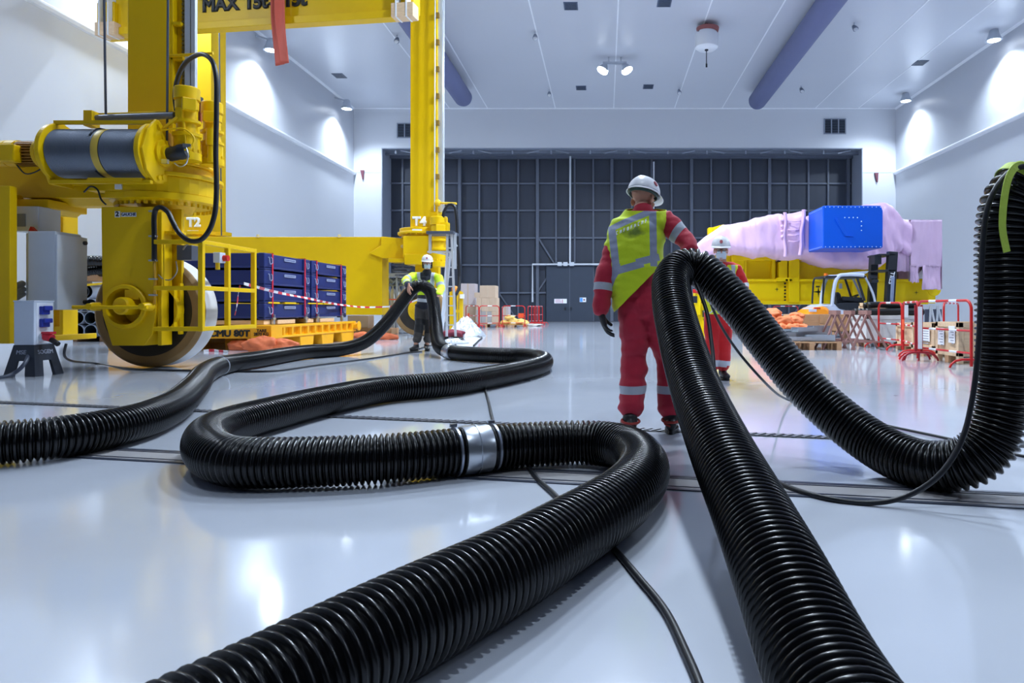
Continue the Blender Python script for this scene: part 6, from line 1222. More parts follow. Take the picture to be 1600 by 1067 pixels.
# red and white crowd barriers, one kind for both sides of the hall
REDW = banded('red_white_rail', rgb(222, 224, 230), rgb(196, 32, 34), (1, 0, 0), 0.62, 0.64)
def barrier(label, p0, p1, plate=None, H=1.0, group='red and white barriers'):
    p0 = Vector((p0[0], p0[1], 0)); p1 = Vector((p1[0], p1[1], 0)); L_ = (p1-p0).length; rz = math.atan2(p1.y-p0.y, p1.x-p0.x)
    r = thing('crowd_barrier', label, 'barrier', (0, 0, 0), 0, group); k = 0.14; t = MB(); q = [(0, 0, 0.03), (0, 0, H-k)]+[(k-k*math.cos(a*PI/12), 0, H-k+k*math.sin(a*PI/12)) for a in range(1, 6)]+[(k, 0, H)]
    t.tube(q, 0.022, 10); obj('side_tube', t, RED, r, smooth=40); t = MB(); t.tube([(L_-x, y, z) for x, y, z in q], 0.022, 10); obj('side_tube', t, RED, r, smooth=40)
    obj('rail', MB().tube([(k, 0, H), (L_-k, 0, H)], 0.022, 10), REDW, r, smooth=40)
    for z in (0.55, 0.22): obj('rail', MB().tube([(0, 0, z), (L_, 0, z)], 0.016, 8), REDW, r, smooth=40)
    for x in (0.0, L_):
        t = MB(); t.tube([(x, -0.32, 0.012), (x, -0.30, 0.06), (x, -0.24, 0.11), (x, -0.14, 0.13), (x, 0.14, 0.13), (x, 0.24, 0.11), (x, 0.30, 0.06), (x, 0.32, 0.012)], 0.018, 8); obj('foot', t, RED, r, smooth=60)
    if plate:
        t = MB(); t.box((plate, -0.03, 0.45), (plate+0.26, -0.018, 0.66)); obj('plate', t, mat('orange_plate', rgb(236, 84, 40), 0.5), r)
    r.location = p0; r.rotation_euler = (0, 0, rz); return r
gx = lambda px, d: (W(px, 0, d).x, d)
barrier('red and white barrier left of the cartons behind the silver heap', gx(728, 32.4), gx(748, 30.9), 0.3); barrier('red and white barrier between the cartons and the yellow sacks', gx(749, 30.4), gx(780, 31.0)); barrier('red and white barrier before the yellow sacks', gx(785, 31.4), gx(820, 31.3), 0.75)
for k in range(4): b_ = barrier('barrier leaning in the row beside the small grey door, %s' % ('nearest the sacks', 'second from the sacks', 'third from the sacks', 'nearest the door')[k], gx(825+k*5.5, 35.5+0.1*k), gx(834+k*4.5, 37+0.1*k))
# ------------------------------------------------------------------ yellow frame with the pink-wrapped machine, right of the hall
FD = 24.0; wx = lambda px, d=FD: (px-CX)/FPX*d; wz = lambda py, d=FD: CAM_Z+(CY-py)/FPX*d
YF_ = mat('lemon_yellow_paint', rgb(240, 206, 0), 0.42, spec=0.35, var=0.04)
yf = thing('support_frame', 'long yellow steel frame on stands carrying the pink wrapped machine', 'frame', (wx(1300), FD+0.8, 0))
t = MB(); x0, x1 = wx(1100), wx(1462); t.box((x0, FD, wz(474)), (x1, FD+1.6, wz(440))); t.box((x0, FD-0.10, wz(475.5)), (x1-0.3, FD+1.7, wz(470))); t.box((x0, FD-0.10, wz(440)), (x1-0.3, FD+1.7, wz(436))); t.cyl((x1-0.05, FD-0.02, wz(452)), (x1-0.05, FD+0.6, wz(452)), 0.24, n=18); lo = obj('lower_beam', t, YF_, yf, bevel=0.015)
t = MB(); xa, xb = wx(1143), wx(1390); t.box((xa, FD+0.25, wz(437)), (xb, FD+1.3, wz(404))); t.box((xa, FD-0.05, wz(407)), (xb, FD+1.5, wz(401))); t.box((xa, FD+0.0, wz(437)), (wx(1164), FD+0.3, wz(404)))
for px in (1164, 1209): t.box((wx(px)-0.06, FD, wz(437)), (wx(px)+0.06, FD+0.3, wz(404)))
t.prism([(wx(1180), wz(401)), (wx(1212), wz(401)), (wx(1196), wz(394))], 'y', FD, FD+0.4); t.box((wx(1372), FD-0.1, wz(437)), (wx(1386), FD+0.4, wz(398))); t.box((wx(1144), FD-0.03, wz(420)), (wx(1163), FD+1, wz(395))); up = obj('upper_beam', t, YF_, yf, bevel=0.012)
for lo_, hi_ in (((wx(1216), FD-0.13, wz(437)), (wx(1229), FD+0.3, wz(402))), ((wx(1231), FD-0.17, wz(472)), (wx(1247), FD+0.05, wz(402))), ((wx(1212), FD-0.22, wz(440)), (wx(1245), FD+0.2, wz(434)))): obj('joint_plate', MB().box(lo_, hi_), YF_, lo, bevel=0.01)
t = MB(); t.box((wx(1148), FD-0.14, wz(474)), (wx(1152), FD+0.05, wz(440))); t.box((wx(1330), FD-0.12, wz(474)), (wx(1334), FD+0.05, wz(440))); obj('rib_plate', t, YF_, lo, bevel=0.01)
t = MB()
for k in range(6): t.cyl((wx(1226.5), FD-0.03, wz(443+k*5.2)), (wx(1226.5), FD+0.01, wz(443+k*5.2)), 0.035, n=8)
for px, py in ((1216, 408), (1221, 404), (1227, 405), (1233, 404), (1240, 404), (1227, 438), (1233, 438)): t.cyl((wx(px), FD-0.22, wz(py)), (wx(px), FD, wz(py)), 0.045, n=8)
obj('bolt', t, INK, lo)
t = MB()
for px, py, s in ((1279, 456, 0.22), (1214, 452, 0.09), (1432, 457, 0.09)):
    for k in range(4):
        a = k*PI/2; c = Vector((wx(px), FD-0.004, wz(py))); e = Vector((math.cos(a), 0, math.sin(a))); f = Vector((-math.sin(a), 0, math.cos(a))); t.add([c+e*s, c+f*s*0.16, c-e*s*0.05, c-f*s*0.16], [(0, 3, 2, 1)])
t.box((wx(1275), FD-0.006, wz(449)), (wx(1281), FD-0.003, wz(446.5))); obj('stencil_mark', t, mat('dark_stencil', rgb(60, 60, 30), 0.5), lo)
for px in (1112, 1420):
    t = MB(); x = wx(px); t.prism([(x-0.2, wz(475)), (x+0.35, wz(475)), (x+0.55, 0.0), (x-0.4, 0.0)], 'y', FD+0.3, FD+0.5); t.prism([(x-0.2, wz(475)), (x+0.35, wz(475)), (x+0.55, 0.0), (x-0.4, 0.0)], 'y', FD+1.1, FD+1.3); t.box((x-0.4, FD+0.2, 0), (x+0.55, FD+1.4, 0.08)); obj('stand', t, YF_, yf, bevel=0.012)
t = MB(); t.box((wx(1106), FD-0.1, wz(402)), (wx(1117), FD+0.6, wz(372))); t.cyl((wx(1111), FD-0.12, wz(376)), (wx(1111), FD+0.6, wz(376)), 0.2, n=18); t.bar((wx(1109), FD+0.2, wz(361)), (wx(1133), FD+0.2, wz(354)), 0.2); t.box((wx(1108), FD+0.05, wz(366)), (wx(1114), FD+0.45, wz(355))); t.bar((wx(1086), FD+0.4, wz(384)), (wx(1106), FD+0.4, wz(378)), 0.16); t.box((wx(1112), FD+0.2, wz(436)), (wx(1145), FD+0.8, wz(398))); obj('end_bracket', t, YF_, yf, bevel=0.012)
t = MB(); t.cyl((wx(1115), FD, wz(365)), (wx(1114), FD, wz(398)), 0.03, n=8); obj('bracket_rod', t, CHR, yf)
# low yellow machine base partly hidden behind the scarlet worker
ym = thing('yellow_jig', 'yellow steel jig with dark clamps standing behind the near hose and scarlet worker', 'jig', G(1096, 512)); d = 22.0
t = MB(); t.box((W(1083, 0, d).x, d, 0.1), (W(1109, 0, d).x, d+0.8, W(0, 474, d).z)); t.box((W(1086, 0, d).x, d-0.2, W(0, 492, d).z), (W(1094, 0, d).x, d+0.5, W(0, 452, d).z)); t.box((W(1098, 0, d).x, d-0.1, 0), (W(1113, 0, d).x, d+0.3, W(0, 500, d).z)); obj('jig_frame', t, YF_, ym, bevel=0.02)
t = MB()
for px, py in ((1085, 468), (1102, 490)): t.cbox(W(px, py, d-0.15), (0.16, 0.2, 0.22))
obj('clamp', t, DRK, ym); t = MB(); t.cbox(W(1086, 455, d-0.2), (0.14, 0.12, 0.12)); obj('red_knob', t, RED, ym, bevel=0.02)
# pink film wrap
PINK = mat('pink_film', rgb(226, 188, 222), 0.38, spec=0.5, var=0.06, vscale=2, bump=0.5, bscale=4, sheen=0.2, stretch=(1.6, 1.6, 0.6))
PINKT = mat('pink_film_thin', rgb(228, 196, 226), 0.35, spec=0.5, var=0.05, bump=0.25, bscale=6, alpha=0.82)
st = [(1088, 383, 400, 0.5), (1100, 372, 403, 0.7), (1125, 354, 396, 0.9), (1145, 351, 397, 1.0), (1160, 349, 400, 1.05), (1176, 343, 404, 1.1), (1195, 338.5, 401, 1.15), (1214, 338, 406, 1.15), (1216, 341, 407, 1.1), (1243, 333, 404, 1.15), (1246, 344, 404, 1.0), (1263, 344.5, 410, 1.0), (1268, 336, 413, 1.05), (1300, 331, 417, 1.1), (1330, 330, 419, 1.1), (1352, 322, 420, 1.1), (1366, 318, 419, 1.0), (1384, 324, 400, 0.9), (1400, 343, 392, 0.8), (1412, 346, 402, 0.8)]
CYP = 24.15
def pink(u, v):
    f = v*(len(st)-1); i = min(len(st)-2, int(f)); f -= i; f = f; a, b = st[i], st[i+1]; px = a[0]+(b[0]-a[0])*f; yt = a[1]+(b[1]-a[1])*f; yb = a[2]+(b[2]-a[2])*f; hd = a[3]+(b[3]-a[3])*f
    zc = wz((yt+yb)/2); hz = (yb-yt)/2/FPX*FD; an = 2*PI*u; ca, sa = math.cos(an), math.sin(an); e = 0.42; y = math.copysign(abs(ca)**e, ca)*hd; z = math.copysign(abs(sa)**e, sa)*hz; x = wx(px)
    q = Vector((x*1.1, y*0.5+3, z*0.9)); w = 0.09*noise.noise(q*1.9)+0.05*abs(noise.noise(Vector((x*5.5+z*1.3, y, z*1.1))))+0.045*math.sin(x*9+z*6+3*noise.noise(q))*max(0, -ca)*0.6; r = 1+w/max(hd, hz)
    if sa < -0.55: z -= 0.10*abs(noise.noise(Vector((x*1.5, 9, 2))))
    return Vector((x, CYP+y*r, zc+z*r))
t = MB(); t.grid(pink, 84, 190, True); nv = 84
c0 = sum((t.v[i] for i in range(nv)), Vector())/nv; c1_ = sum((t.v[-nv+i] for i in range(nv)), Vector())/nv; k0 = len(t.v); t.v += [c0, c1_]; L0 = k0-nv
for i in range(nv): t.f.append((k0, (i+1) % nv, i)); t.m.append(0); t.f.append((k0+1, L0+i, L0+(i+1) % nv)); t.m.append(0)
pk = thing('wrapped_machine', 'bulky machine wrapped in pink plastic film lying on the yellow frame', 'machine', (wx(1260), CYP, wz(410))); wr = obj('film_wrap', t, PINK, pk, smooth=180)
t = MB()
for (xa, xb, ya, yb) in ((1219, 1239, 351, 352), (1219, 1236, 364, 365), (1219, 1236, 372, 373), (1219, 1237, 381, 382)): t.tube(catmull([Vector((wx(xa), CYP-1.17, wz(ya))), Vector((wx((xa+xb)/2), CYP-1.22, wz(ya+1.2))), Vector((wx(xb), CYP-1.17, wz(ya-0.6)))], 0.05), 0.022, 6)
for py in (350, 359, 367, 375): t.ell((wx(1210.5), CYP-1.17, wz(py)), (0.06, 0.05, 0.06), 8, 6)
t.grid(lambda u, v: Vector((wx(1214.5)+0.03*math.sin(v*9), CYP-1.16-0.05*math.sin(u*PI), wz(338+v*66)))+Vector(((u-0.5)*0.12, 0, 0)), 4, 14); t.grid(lambda u, v: Vector((wx(1243-v*6)+0.02*math.sin(v*9), CYP-1.15-0.07*math.sin(u*PI), wz(334+v*68)))+Vector(((u-0.5)*0.14, 0, 0)), 4, 14); obj('film_fold', t, PINK, wr, smooth=180)
t = MB()
def curtain(px0, px1, py0, py1, y, seed):
    t.grid(lambda u, v: Vector((wx(px0+(px1-px0)*u), y+0.08*noise.noise(Vector((u*3, v*1.5, seed)))+0.02*noise.noise(Vector((u*9, v*3, seed+3))), wz(py0+(py1-py0)*v)+0.05*noise.noise(Vector((u*5, 3, seed)))*v)), 30, 20)
curtain(1411, 1459, 347, 418, CYP-0.75, 1); curtain(1430, 1458, 416, 453, CYP-0.7, 2); curtain(1411, 1424, 416, 442, CYP-0.72, 5); curtain(1385, 1415, 388, 425, CYP-0.6, 4); curtain(1412, 1459, 348, 452, CYP+0.7, 7)
t.grid(lambda u, v: Vector((wx(1459), CYP-0.75+1.45*u, wz(347+105*v)))+Vector((0.05*math.sin(u*20), 0, 0)), 12, 12); t.grid(lambda u, v: Vector((wx(1411+48*u), CYP-0.75+1.45*v, wz(346.5)+0.03*noise.noise(Vector((u*5, v*5, 1))))), 16, 12); obj('film_curtain', t, PINKT, pk, smooth=180, solid=0.004)
t = MB()
for px in (1414, 1455):
    for y in (CYP-0.6, CYP+0.55): t.bar((wx(px), y, wz(440)), (wx(px), y, wz(349)), 0.1)
for y in (CYP-0.6, CYP+0.55): t.bar((wx(1414), y, wz(351)), (wx(1455), y, wz(351)), 0.1)
t.box((wx(1414), CYP-0.5, wz(378)), (wx(1446), CYP+0.5, wz(352))); t.box((wx(1384), CYP-0.4, wz(396)), (wx(1412), CYP+0.5, wz(357))); obj('inner_frame', t, mat('mauve_grey_steel', rgb(150, 140, 156), 0.5), pk)
t = MB(); t.prism([(wx(1420), wz(436)), (wx(1440), wz(436)), (wx(1440), wz(416))], 'y', CYP-0.5, CYP-0.46); obj('white_sheet', t, PAPER, pk)
# blue cover box on the machine
d = 21.6; t = MB(); x0, x1, z0, z1 = wx(1286, d), wx(1380, d), wz(388, d), wz(321, d)
bl = thing('blue_cover', 'bright blue box cover fixed on the front of the pink wrapped machine', 'cover', ((x0+x1)/2, d, z0))
c = 0.14; prof = [(x0, z0), (x1-0.05, z0), (x1, z0+0.05), (x1, z1-0.16), (x1-0.06, z1), (x0+0.05, z1), (x0, z1-0.02)]; t.prism(prof, 'y', d, d+1.55); bv = obj('cover_shell', t, BLUE, bl, bevel=0.03)
t = MB(); n = 3
for i in range(14):
    for z in (z0+0.05, z1-0.05): t.ell((x0+0.08+(x1-x0-0.16)*i/13, d-0.004, z), (0.016, 0.01, 0.016), 8, 4)
for i in range(9): t.ell((x0-0.004, d+0.15+i*0.15, z0+0.06), (0.01, 0.016, 0.016), 8, 4); t.ell((x0-0.004, d+0.15+i*0.15, z1-0.08), (0.01, 0.016, 0.016), 8, 4)
for i in range(4): t.ell((wx(1320+i*6.6, d), d-0.01, wz(340, d)), (0.02, 0.012, 0.02), 8, 4)
for i in range(3): t.ell((wx(1346, d), d-0.01, wz(346+i*7, d)), (0.02, 0.012, 0.02), 8, 4)
obj('rivet', t, mat('pale_rivet', rgb(200, 220, 245), 0.4), bv)
t = MB(); P_ = [(wx(1304, d), wz(342, d)), (wx(1308, d), wz(342, d)), (wx(1324, d), wz(367, d)), (wx(1333, d), wz(368, d)), (wx(1333, d), wz(370, d)), (wx(1320, d), wz(369, d))]; t.prism(P_, 'y', d-0.035, d+0.01); obj('raised_rib', t, BLUE, bv, bevel=0.006)
# ------------------------------------------------------------------ forklift
d = 20.6; f_ = lambda px, py, dd=0: W(px, py, d+dd); GW = mat('forklift_light_grey', rgb(196, 204, 222), 0.35, coat=0.2); FO = mat('forklift_orange', rgb(250, 150, 30), 0.4); FB = mat('forklift_black', rgb(34, 38, 46), 0.45)
fk = thing('forklift', 'light grey forklift with orange rear and black mast parked before the yellow frame', 'forklift', (f_(1330, 0).x, d+0.6, 0)); Y0, Y1 = d, d+1.15
X = lambda px: f_(px, 0).x; Z = lambda py: f_(0, py).z
t = MB(); t.prism([(X(1262), Z(502)), (X(1262), Z(490)), (X(1270), Z(482)), (X(1284), Z(475.5)), (X(1305), Z(474.5)), (X(1312), Z(482)), (X(1340), Z(486)), (X(1362), Z(484)), (X(1372), Z(478)), (X(1374), Z(512)), (X(1340), Z(516)), (X(1290), Z(514))], 'y', Y0, Y1); hood = obj('body', t, GW, fk, bevel=0.05)
t = MB(); t.prism([(X(1306), Z(475)), (X(1316), Z(473)), (X(1335), Z(473)), (X(1354), Z(477)), (X(1345), Z(483)), (X(1322), Z(485)), (X(1311), Z(481))], 'y', Y0-0.02, Y0+0.1); obj('side_panel', t, FB, hood, bevel=0.01)
t = MB()
def cw(u, v):
    a = u*PI; th = v*PI/2; return Vector((X(1296)-0.02+math.cos(PI-th)*(X(1296)-X(1257))*1.0, (Y0+Y1)/2+math.cos(a)*0.64*(0.7+0.3*math.sin(th)), 0.22+math.sin(a)*0.0+(Z(478)-0.22)*1.0*(math.sin(th) if 1 else 0)))
t.prism([(X(1256), Z(505)), (X(1257), Z(494)), (X(1264), Z(486)), (X(1274), Z(480)), (X(1284), Z(478.5)), (X(1292), Z(480)), (X(1296), Z(486)), (X(1298), Z(505))], 'y', Y0-0.12, Y1+0.1); obj('counterweight', t, FO, fk, bevel=0.09)
t = MB(); t.box((X(1262), Y0-0.13, Z(487)), (X(1274), Y0-0.115, Z(483))); obj('badge', t, mat('pale_badge', rgb(200, 200, 216), 0.5), fk)
t = MB(); t.box((X(1270), Y0-0.128, Z(482.5)), (X(1280), Y0-0.11, Z(480.5))); obj('red_badge', t, RED, fk)
def pillar(pts, w, m, nm='cab_pillar'):
    for y in (Y0+0.04, Y1-0.08): obj(nm, MB().tube(catmull([Vector((X(a), y, Z(b))) for a, b in pts], 0.05), w, 10), m, fk, smooth=60)
pillar([(1300.5, 478), (1303, 455), (1307, 438), (1312, 431), (1322, 429.5), (1345, 430), (1352, 431)], 0.06, GW); pillar([(1352, 431), (1360, 447), (1366, 462), (1369, 478)], 0.035, GW); pillar([(1340, 433), (1345, 448), (1352, 470)], 0.035, FB); pillar([(1286, 474), (1287, 455), (1290, 433), (1297, 431)], 0.03, FB)
t = MB(); t.box((X(1290), Y0, Z(434)), (X(1354), Y1, Z(430.5))); rf = obj('roof', t, FB, fk, bevel=0.02)
t = MB(); t.prism([(X(1312), Z(430)), (X(1328), Z(425.5)), (X(1360), Z(423)), (X(1358), Z(425.5)), (X(1350), Z(430)), (X(1345), Z(427.5)), (X(1332), Z(428))], 'y', Y0+0.1, Y1-0.1); obj('roof_guard', t, GW, rf, bevel=0.01)
t = MB(); t.cyl((X(1293), Y0+0.15, Z(431)), (X(1293), Y0+0.15, Z(426.5)), 0.055, n=12); obj('beacon', t, mat('amber_beacon', rgb(240, 120, 30), 0.3), rf)
GL = mat('cab_glass', (0.8, 0.85, 0.8, 1), 0.05, trans=1.0, ior=1.05, var=0.0)
t = MB(); t.box((X(1286), Y0+0.01, Z(474)), (X(1301), Y0+0.02, Z(434))); obj('cab_window', t, GL, fk); t = MB(); t.prism([(X(1342), Z(434)), (X(1353), Z(433)), (X(1367), Z(474)), (X(1353), Z(472))], 'y', Y0+0.01, Y0+0.02); obj('cab_window', t, GL, fk)
t = MB(); t.prism([(X(1312), Z(475)), (X(1312), Z(459)), (X(1315), Z(455)), (X(1319), Z(458)), (X(1322), Z(466)), (X(1334), Z(467)), (X(1334), Z(475))], 'y', Y0+0.3, Y0+0.8); obj('seat', t, FB, fk, bevel=0.04)
t = MB(); t.tube([Vector((X(1345)+0.12*math.cos(a*PI/8), Y0+0.55+0.17*math.sin(a*PI/8), Z(463)+0.06*math.cos(a*PI/8))) for a in range(17)], 0.018, 8); t.bar((X(1346), Y0+0.55, Z(463)), (X(1354), Y0+0.55, Z(474)), 0.08); t.bar((X(1320), Y0+0.2, Z(466)), (X(1350), Y0+0.2, Z(468)), 0.12); t.box((X(1334), Y0+0.3, Z(474)), (X(1356), Y0+0.8, Z(468))); obj('steering_wheel', t, FB, fk)
t = MB(); t.cbox(Vector((X(1333), Y1-0.06, Z(445))), (0.1, 0.02, 0.16)); obj('notice', t, PAPER, fk)
for y in (Y0+0.1, Y1-0.3):
    t = MB(); tl = Vector((X(1401)-X(1397), 0, 0)); t.prism([(X(1374), Z(512)), (X(1386), Z(512)), (X(1391), Z(394)), (X(1379), Z(395))] if y > d+0.5 else [(X(1385), Z(512)), (X(1398.5), Z(512)), (X(1406), Z(393)), (X(1392), Z(392))], 'y', y, y+0.22); mast_ = obj('mast_upright', t, FB, fk, bevel=0.012)
for py in (396, 421, 472): obj('mast_crossbar', MB().box((X(1376), Y0+0.1, Z(py+2.5)), (X(1402), Y1-0.1, Z(py))), FB, fk, bevel=0.01)
obj('mast_cover', MB().box((X(1371), Y0+0.2, Z(412)), (X(1382), Y0+0.5, Z(397))), FB, fk, bevel=0.01)
t = MB(); t.cyl((X(1394.5), Y0+0.07, Z(475)), (X(1397), Y0+0.07, Z(432)), 0.05, n=12); obj('lift_cylinder', t, mat('mast_steel', rgb(150, 164, 196), 0.3, metal=0.5), fk, smooth=40)
a_ = Vector((X(1398)-X(1394), 0, Z(424)-Z(444))).normalized(); R_ = Matrix((a_, Vector((-a_.z, 0, a_.x)), Vector((0, -1, 0)))).transposed(); text_part('lettering', 'STILL', Vector((X(1396), Y0+0.095, Z(434))), 0.17, INKW, fk, R_, 0.003)
t = MB(); t.cbox(Vector((X(1366), Y0-0.02, Z(439))), (0.2, 0.14, 0.09)); t.cyl((X(1362), Y0, Z(433)), (X(1368), Y0, Z(440)), 0.025, n=8); t.cbox(Vector((X(1363), Y0-0.02, Z(433))), (0.22, 0.16, 0.08)); obj('work_light', t, FB, fk, bevel=0.01)
for px, r_ in ((1284, 0.24), (1352, 0.30)):
    for y in (Y0-0.02, Y1-0.2):
        t = MB(); t.lathe((X(px), y, r_), (X(px), y+0.22, r_), [(0, r_*0.55), (0.0, r_*0.9), (0.1, r_), (0.9, r_), (1, r_*0.9)], 28); w_h = obj('wheel', t, BLK, fk, smooth=40); t = MB(); t.cyl((X(px), y-0.012, r_), (X(px), y+0.02, r_), r_*0.55, n=20); obj('rim', t, GRY, w_h)
t = MB()
for y in (Y0+0.25, Y1-0.35): t.box((X(1400), y, 0.05), (X(1400)+1.0, y+0.12, 0.09)); t.box((X(1398), y, 0.05), (X(1401), y+0.12, 0.6))
obj('fork', t, FB, fk)
# ------------------------------------------------------------------ floor clutter before the forklift
def wcrate(label, x0, x1, y0, y1, z0, z1, paper=None, m=None, name='wooden_crate', group=None):
    m = m or WOOD; r = thing(name, label, 'crate', ((x0+x1)/2, (y0+y1)/2, 0), 0, group); t = MB(); t.box((x0+0.02, y0+0.02, z0), (x1-0.02, y1-0.02, z1-0.02)); obj('crate_panel', t, m, r, bevel=0.006)
    t = MB(); w = 0.08
    for xa in (x0, x1-w):
        for ya in (y0, y1-w): t.box((xa, ya, 0.0), (xa+w, ya+w, z1))
    for ya in (y0, y1-0.03): t.box((x0, ya, z1-w), (x1, ya+0.03, z1)); t.box((x0, ya, z0), (x1, ya+0.03, z0+w))
    for xa in (x0, x1-0.03): t.box((xa, y0, z1-w), (xa+0.03, y1, z1)); t.box((xa, y0, z0), (xa+0.03, y1, z0+w))
    obj('crate_batten', t, m, r, bevel=0.004)
    t = MB(); t.box((x0, (y0+y1)/2-0.06, 0.0), (x0+0.12, (y0+y1)/2+0.06, z0)); t.box((x1-0.12, y0, 0), (x1, y1, z0)); obj('bearer', t, WOOD2, r)
    for (ya, yb, za, zb) in paper or ():
        t = MB(); t.box((x0-0.008, ya, za), (x0, yb, zb)); pp = obj('delivery_note', t, PAPER, r); t = MB()
        for k in range(6): t.box((x0-0.010, ya+0.03, zb-0.06-k*0.045), (x0-0.0085, yb-0.03-0.04*(k % 3), zb-0.045-k*0.045))
        obj('printed_line', t, mat('grey_print', rgb(150, 154, 166), 0.6), pp)
    return r
wcrate('pale wooden crate with white notes behind the nearest barrier', 5.57, 6.6, 10.75, 11.5, 0.12, 0.66, [(10.85, 11.05, 0.33, 0.60), (11.2, 11.4, 0.28, 0.56)]); wcrate('pale wooden crate with one white note, second along the barriers', 5.88, 6.8, 12.2, 13.1, 0.13, 0.62, [(12.35, 12.8, 0.28, 0.52)]); wcrate('small pale wooden crate behind the barrier with the orange plate', 6.22, 7.0, 13.75, 14.6, 0.1, 0.58)
WHC = mat('whitewashed_crate', rgb(206, 206, 206), 0.6, var=0.12, vscale=6); wcrate('whitewashed crate under the folded black hoses behind the trestles', 5.92, 7.1, 15.45, 16.5, 0.12, 0.72, None, WHC)
t = wcrate('open pale crate frame beside the folded black hoses', 6.3, 6.85, 16.55, 16.95, 0.3, 1.02)
def lay(pts, r, lab, m=BLK): return tag(obj('folded_hose', MB().tube(catmull(pts, 0.05), r, 12), m, smooth=180), lab, 'hose', 'folded black hoses on the whitewashed crate')
z_ = 0.72
for k in range(4): y = 15.55+k*0.24; lay([(5.95, y, z_+0.085), (6.3, y+0.02, z_+0.08), (6.8, y-0.02, z_+0.085), (7.25, y, z_+0.08)], 0.078, 'folded black hose lying on the whitewashed crate, %s' % ('front one', 'second from the front', 'third from the front', 'rearmost')[k])
for k in range(2): y = 15.68+k*0.26; lay([(6.05, y, z_+0.23), (6.4, y, z_+0.25), (6.8, y+0.03, z_+0.22), (7.2, y, z_+0.23)], 0.07, ('front', 'rear')[k]+' hose of the upper pair on the whitewashed crate')
tag(obj('hose_label', MB().box((6.72, 15.43, z_-0.04), (6.86, 15.44, z_+0.24)), PAPER), 'white label hanging on the folded black hoses', 'label')
# trestles
def trestle(px, dd, lab, sp=25):
    c = W(px, 489, dd); r = thing('steel_trestle', lab, 'trestle', (c.x, dd+0.25, 0), 0, 'rusty trestles'); hw = sp/FPX*dd
    for y in (dd, dd+0.55):
        for s in (-1, 1): t = MB(); t.bar((c.x, y+(0.12 if y == dd else -0.12), c.z), (c.x+s*hw, y, 0.0), 0.042, 0.04, Vector((0, 1, 0))); obj('leg', t, RUST, r)
        t = MB(); t.bar((c.x-hw*0.78, y+0.03, 0.17), (c.x+hw*0.78, y+0.03, 0.17), 0.035); obj('cross_bar', t, RUST, r)
    t = MB(); t.bar((c.x, dd+0.02, c.z+0.01), (c.x, dd+0.53, c.z+0.01), 0.09); obj('top_bar', t, RUST, r)
trestle(1311, 14.5, 'rusty brown trestle nearest the metal scrap pallet'); trestle(1334, 15.25, 'rusty brown trestle in the middle of three'); trestle(1359, 14.5, 'rusty brown trestle nearest the barrier', 28)
# pallet with steel offcuts
STL = mat('galvanised_offcut', rgb(168, 176, 186), 0.4, metal=0.5, var=0.15)
pr = thing('wooden_pallet', 'wooden pallet loaded with steel offcuts before the orange slings', 'pallet', (4.4, 14.9, 0), 0, 'wooden pallets'); t = MB()
for k in range(6): t.box((3.75, 14.4+k*0.19, 0.15), (5.0, 14.5+k*0.19, 0.175))
obj('deck_board', t, WOOD2, pr); t = MB()
for x in (3.75, 4.32, 4.9): t.box((x, 14.4, 0), (x+0.1, 15.45, 0.15))
obj('bearer', t, WOOD2, pr)
for k, (x, y, z, L_, w, h, rz, rx, lab) in enumerate(((4.05, 14.55, 0.23, 0.7, 0.12, 0.09, 0.1, 0, 'steel offcut lying at the front of the pallet, left'), (4.6, 14.6, 0.25, 0.6, 0.2, 0.14, -0.15, 0, 'thick steel offcut at the front of the pallet, right'), (4.3, 14.9, 0.27, 1.0, 0.25, 0.19, 0.05, 0, 'largest steel offcut in the middle of the pallet'), (4.35, 14.85, 0.42, 0.5, 0.28, 0.10, 0.3, 0, 'square steel offcut on top of the heap'), (4.0, 15.0, 0.40, 0.8, 0.07, 0.05, -0.6, 0, 'thin steel offcut slanting on the left of the heap'), (4.75, 15.1, 0.34, 0.5, 0.22, 0.32, 0.4, 0, 'upright steel offcut at the back right of the heap'), (4.5, 15.3, 0.30, 0.9, 0.2, 0.25, 0, 0, 'dark steel offcut at the back of the pallet'))):
    t = MB(); Mk = Matrix.Translation((x, y, z)) @ Matrix.Rotation(rz, 4, 'Z'); t.box((-L_/2, -w/2, -h/2), (L_/2, w/2, -h/2+0.02), Mk); t.box((-L_/2, -w/2, -h/2), (L_/2, -w/2+0.02, h/2), Mk); t.box((-L_/2, w/2-0.02, -h/2), (L_/2, w/2, h/2), Mk); tag(obj('steel_offcut', t, STL if k != 6 else DRK), lab, 'steel', 'steel offcuts on the pallet')
# long open wooden box and the orange slings heaped beside it
lb = thing('wooden_box', 'long open wooden box beside the orange slings before the forklift', 'box', (5.6, 17.4, 0)); x0, x1, y0, y1, z0, z1 = 4.75, 6.6, 17.0, 18.2, 0.3, 0.73
for nm, lo, hi in (('side_board', (x0, y0, z0), (x1, y0+0.04, z1)), ('side_board', (x0, y1-0.04, z0), (x1, y1, z1)), ('end_board', (x0, y0, z0), (x0+0.04, y1, z1)), ('end_board', (x1-0.04, y0, z0), (x1, y1, z1)), ('bottom_board', (x0, y0, z0), (x1, y1, z0+0.03))): obj(nm, MB().box(lo, hi), WOOD2, lb, bevel=0.006)
t = MB()
for x in (x0, x0+0.6, x1-0.5, x1-0.1): t.box((x, y0-0.03, z0), (x+0.09, y0, z1))
t.box((x0, y0-0.03, z0+0.2), (x1, y0-0.025, z0+0.215)); obj('batten', t, WOOD2, lb); t = MB()
for x in (x0+0.1, x0+0.85, x1-0.25): t.box((x, y0, 0), (x+0.12, y1, z0))
obj('bearer', t, WOOD2, lb)
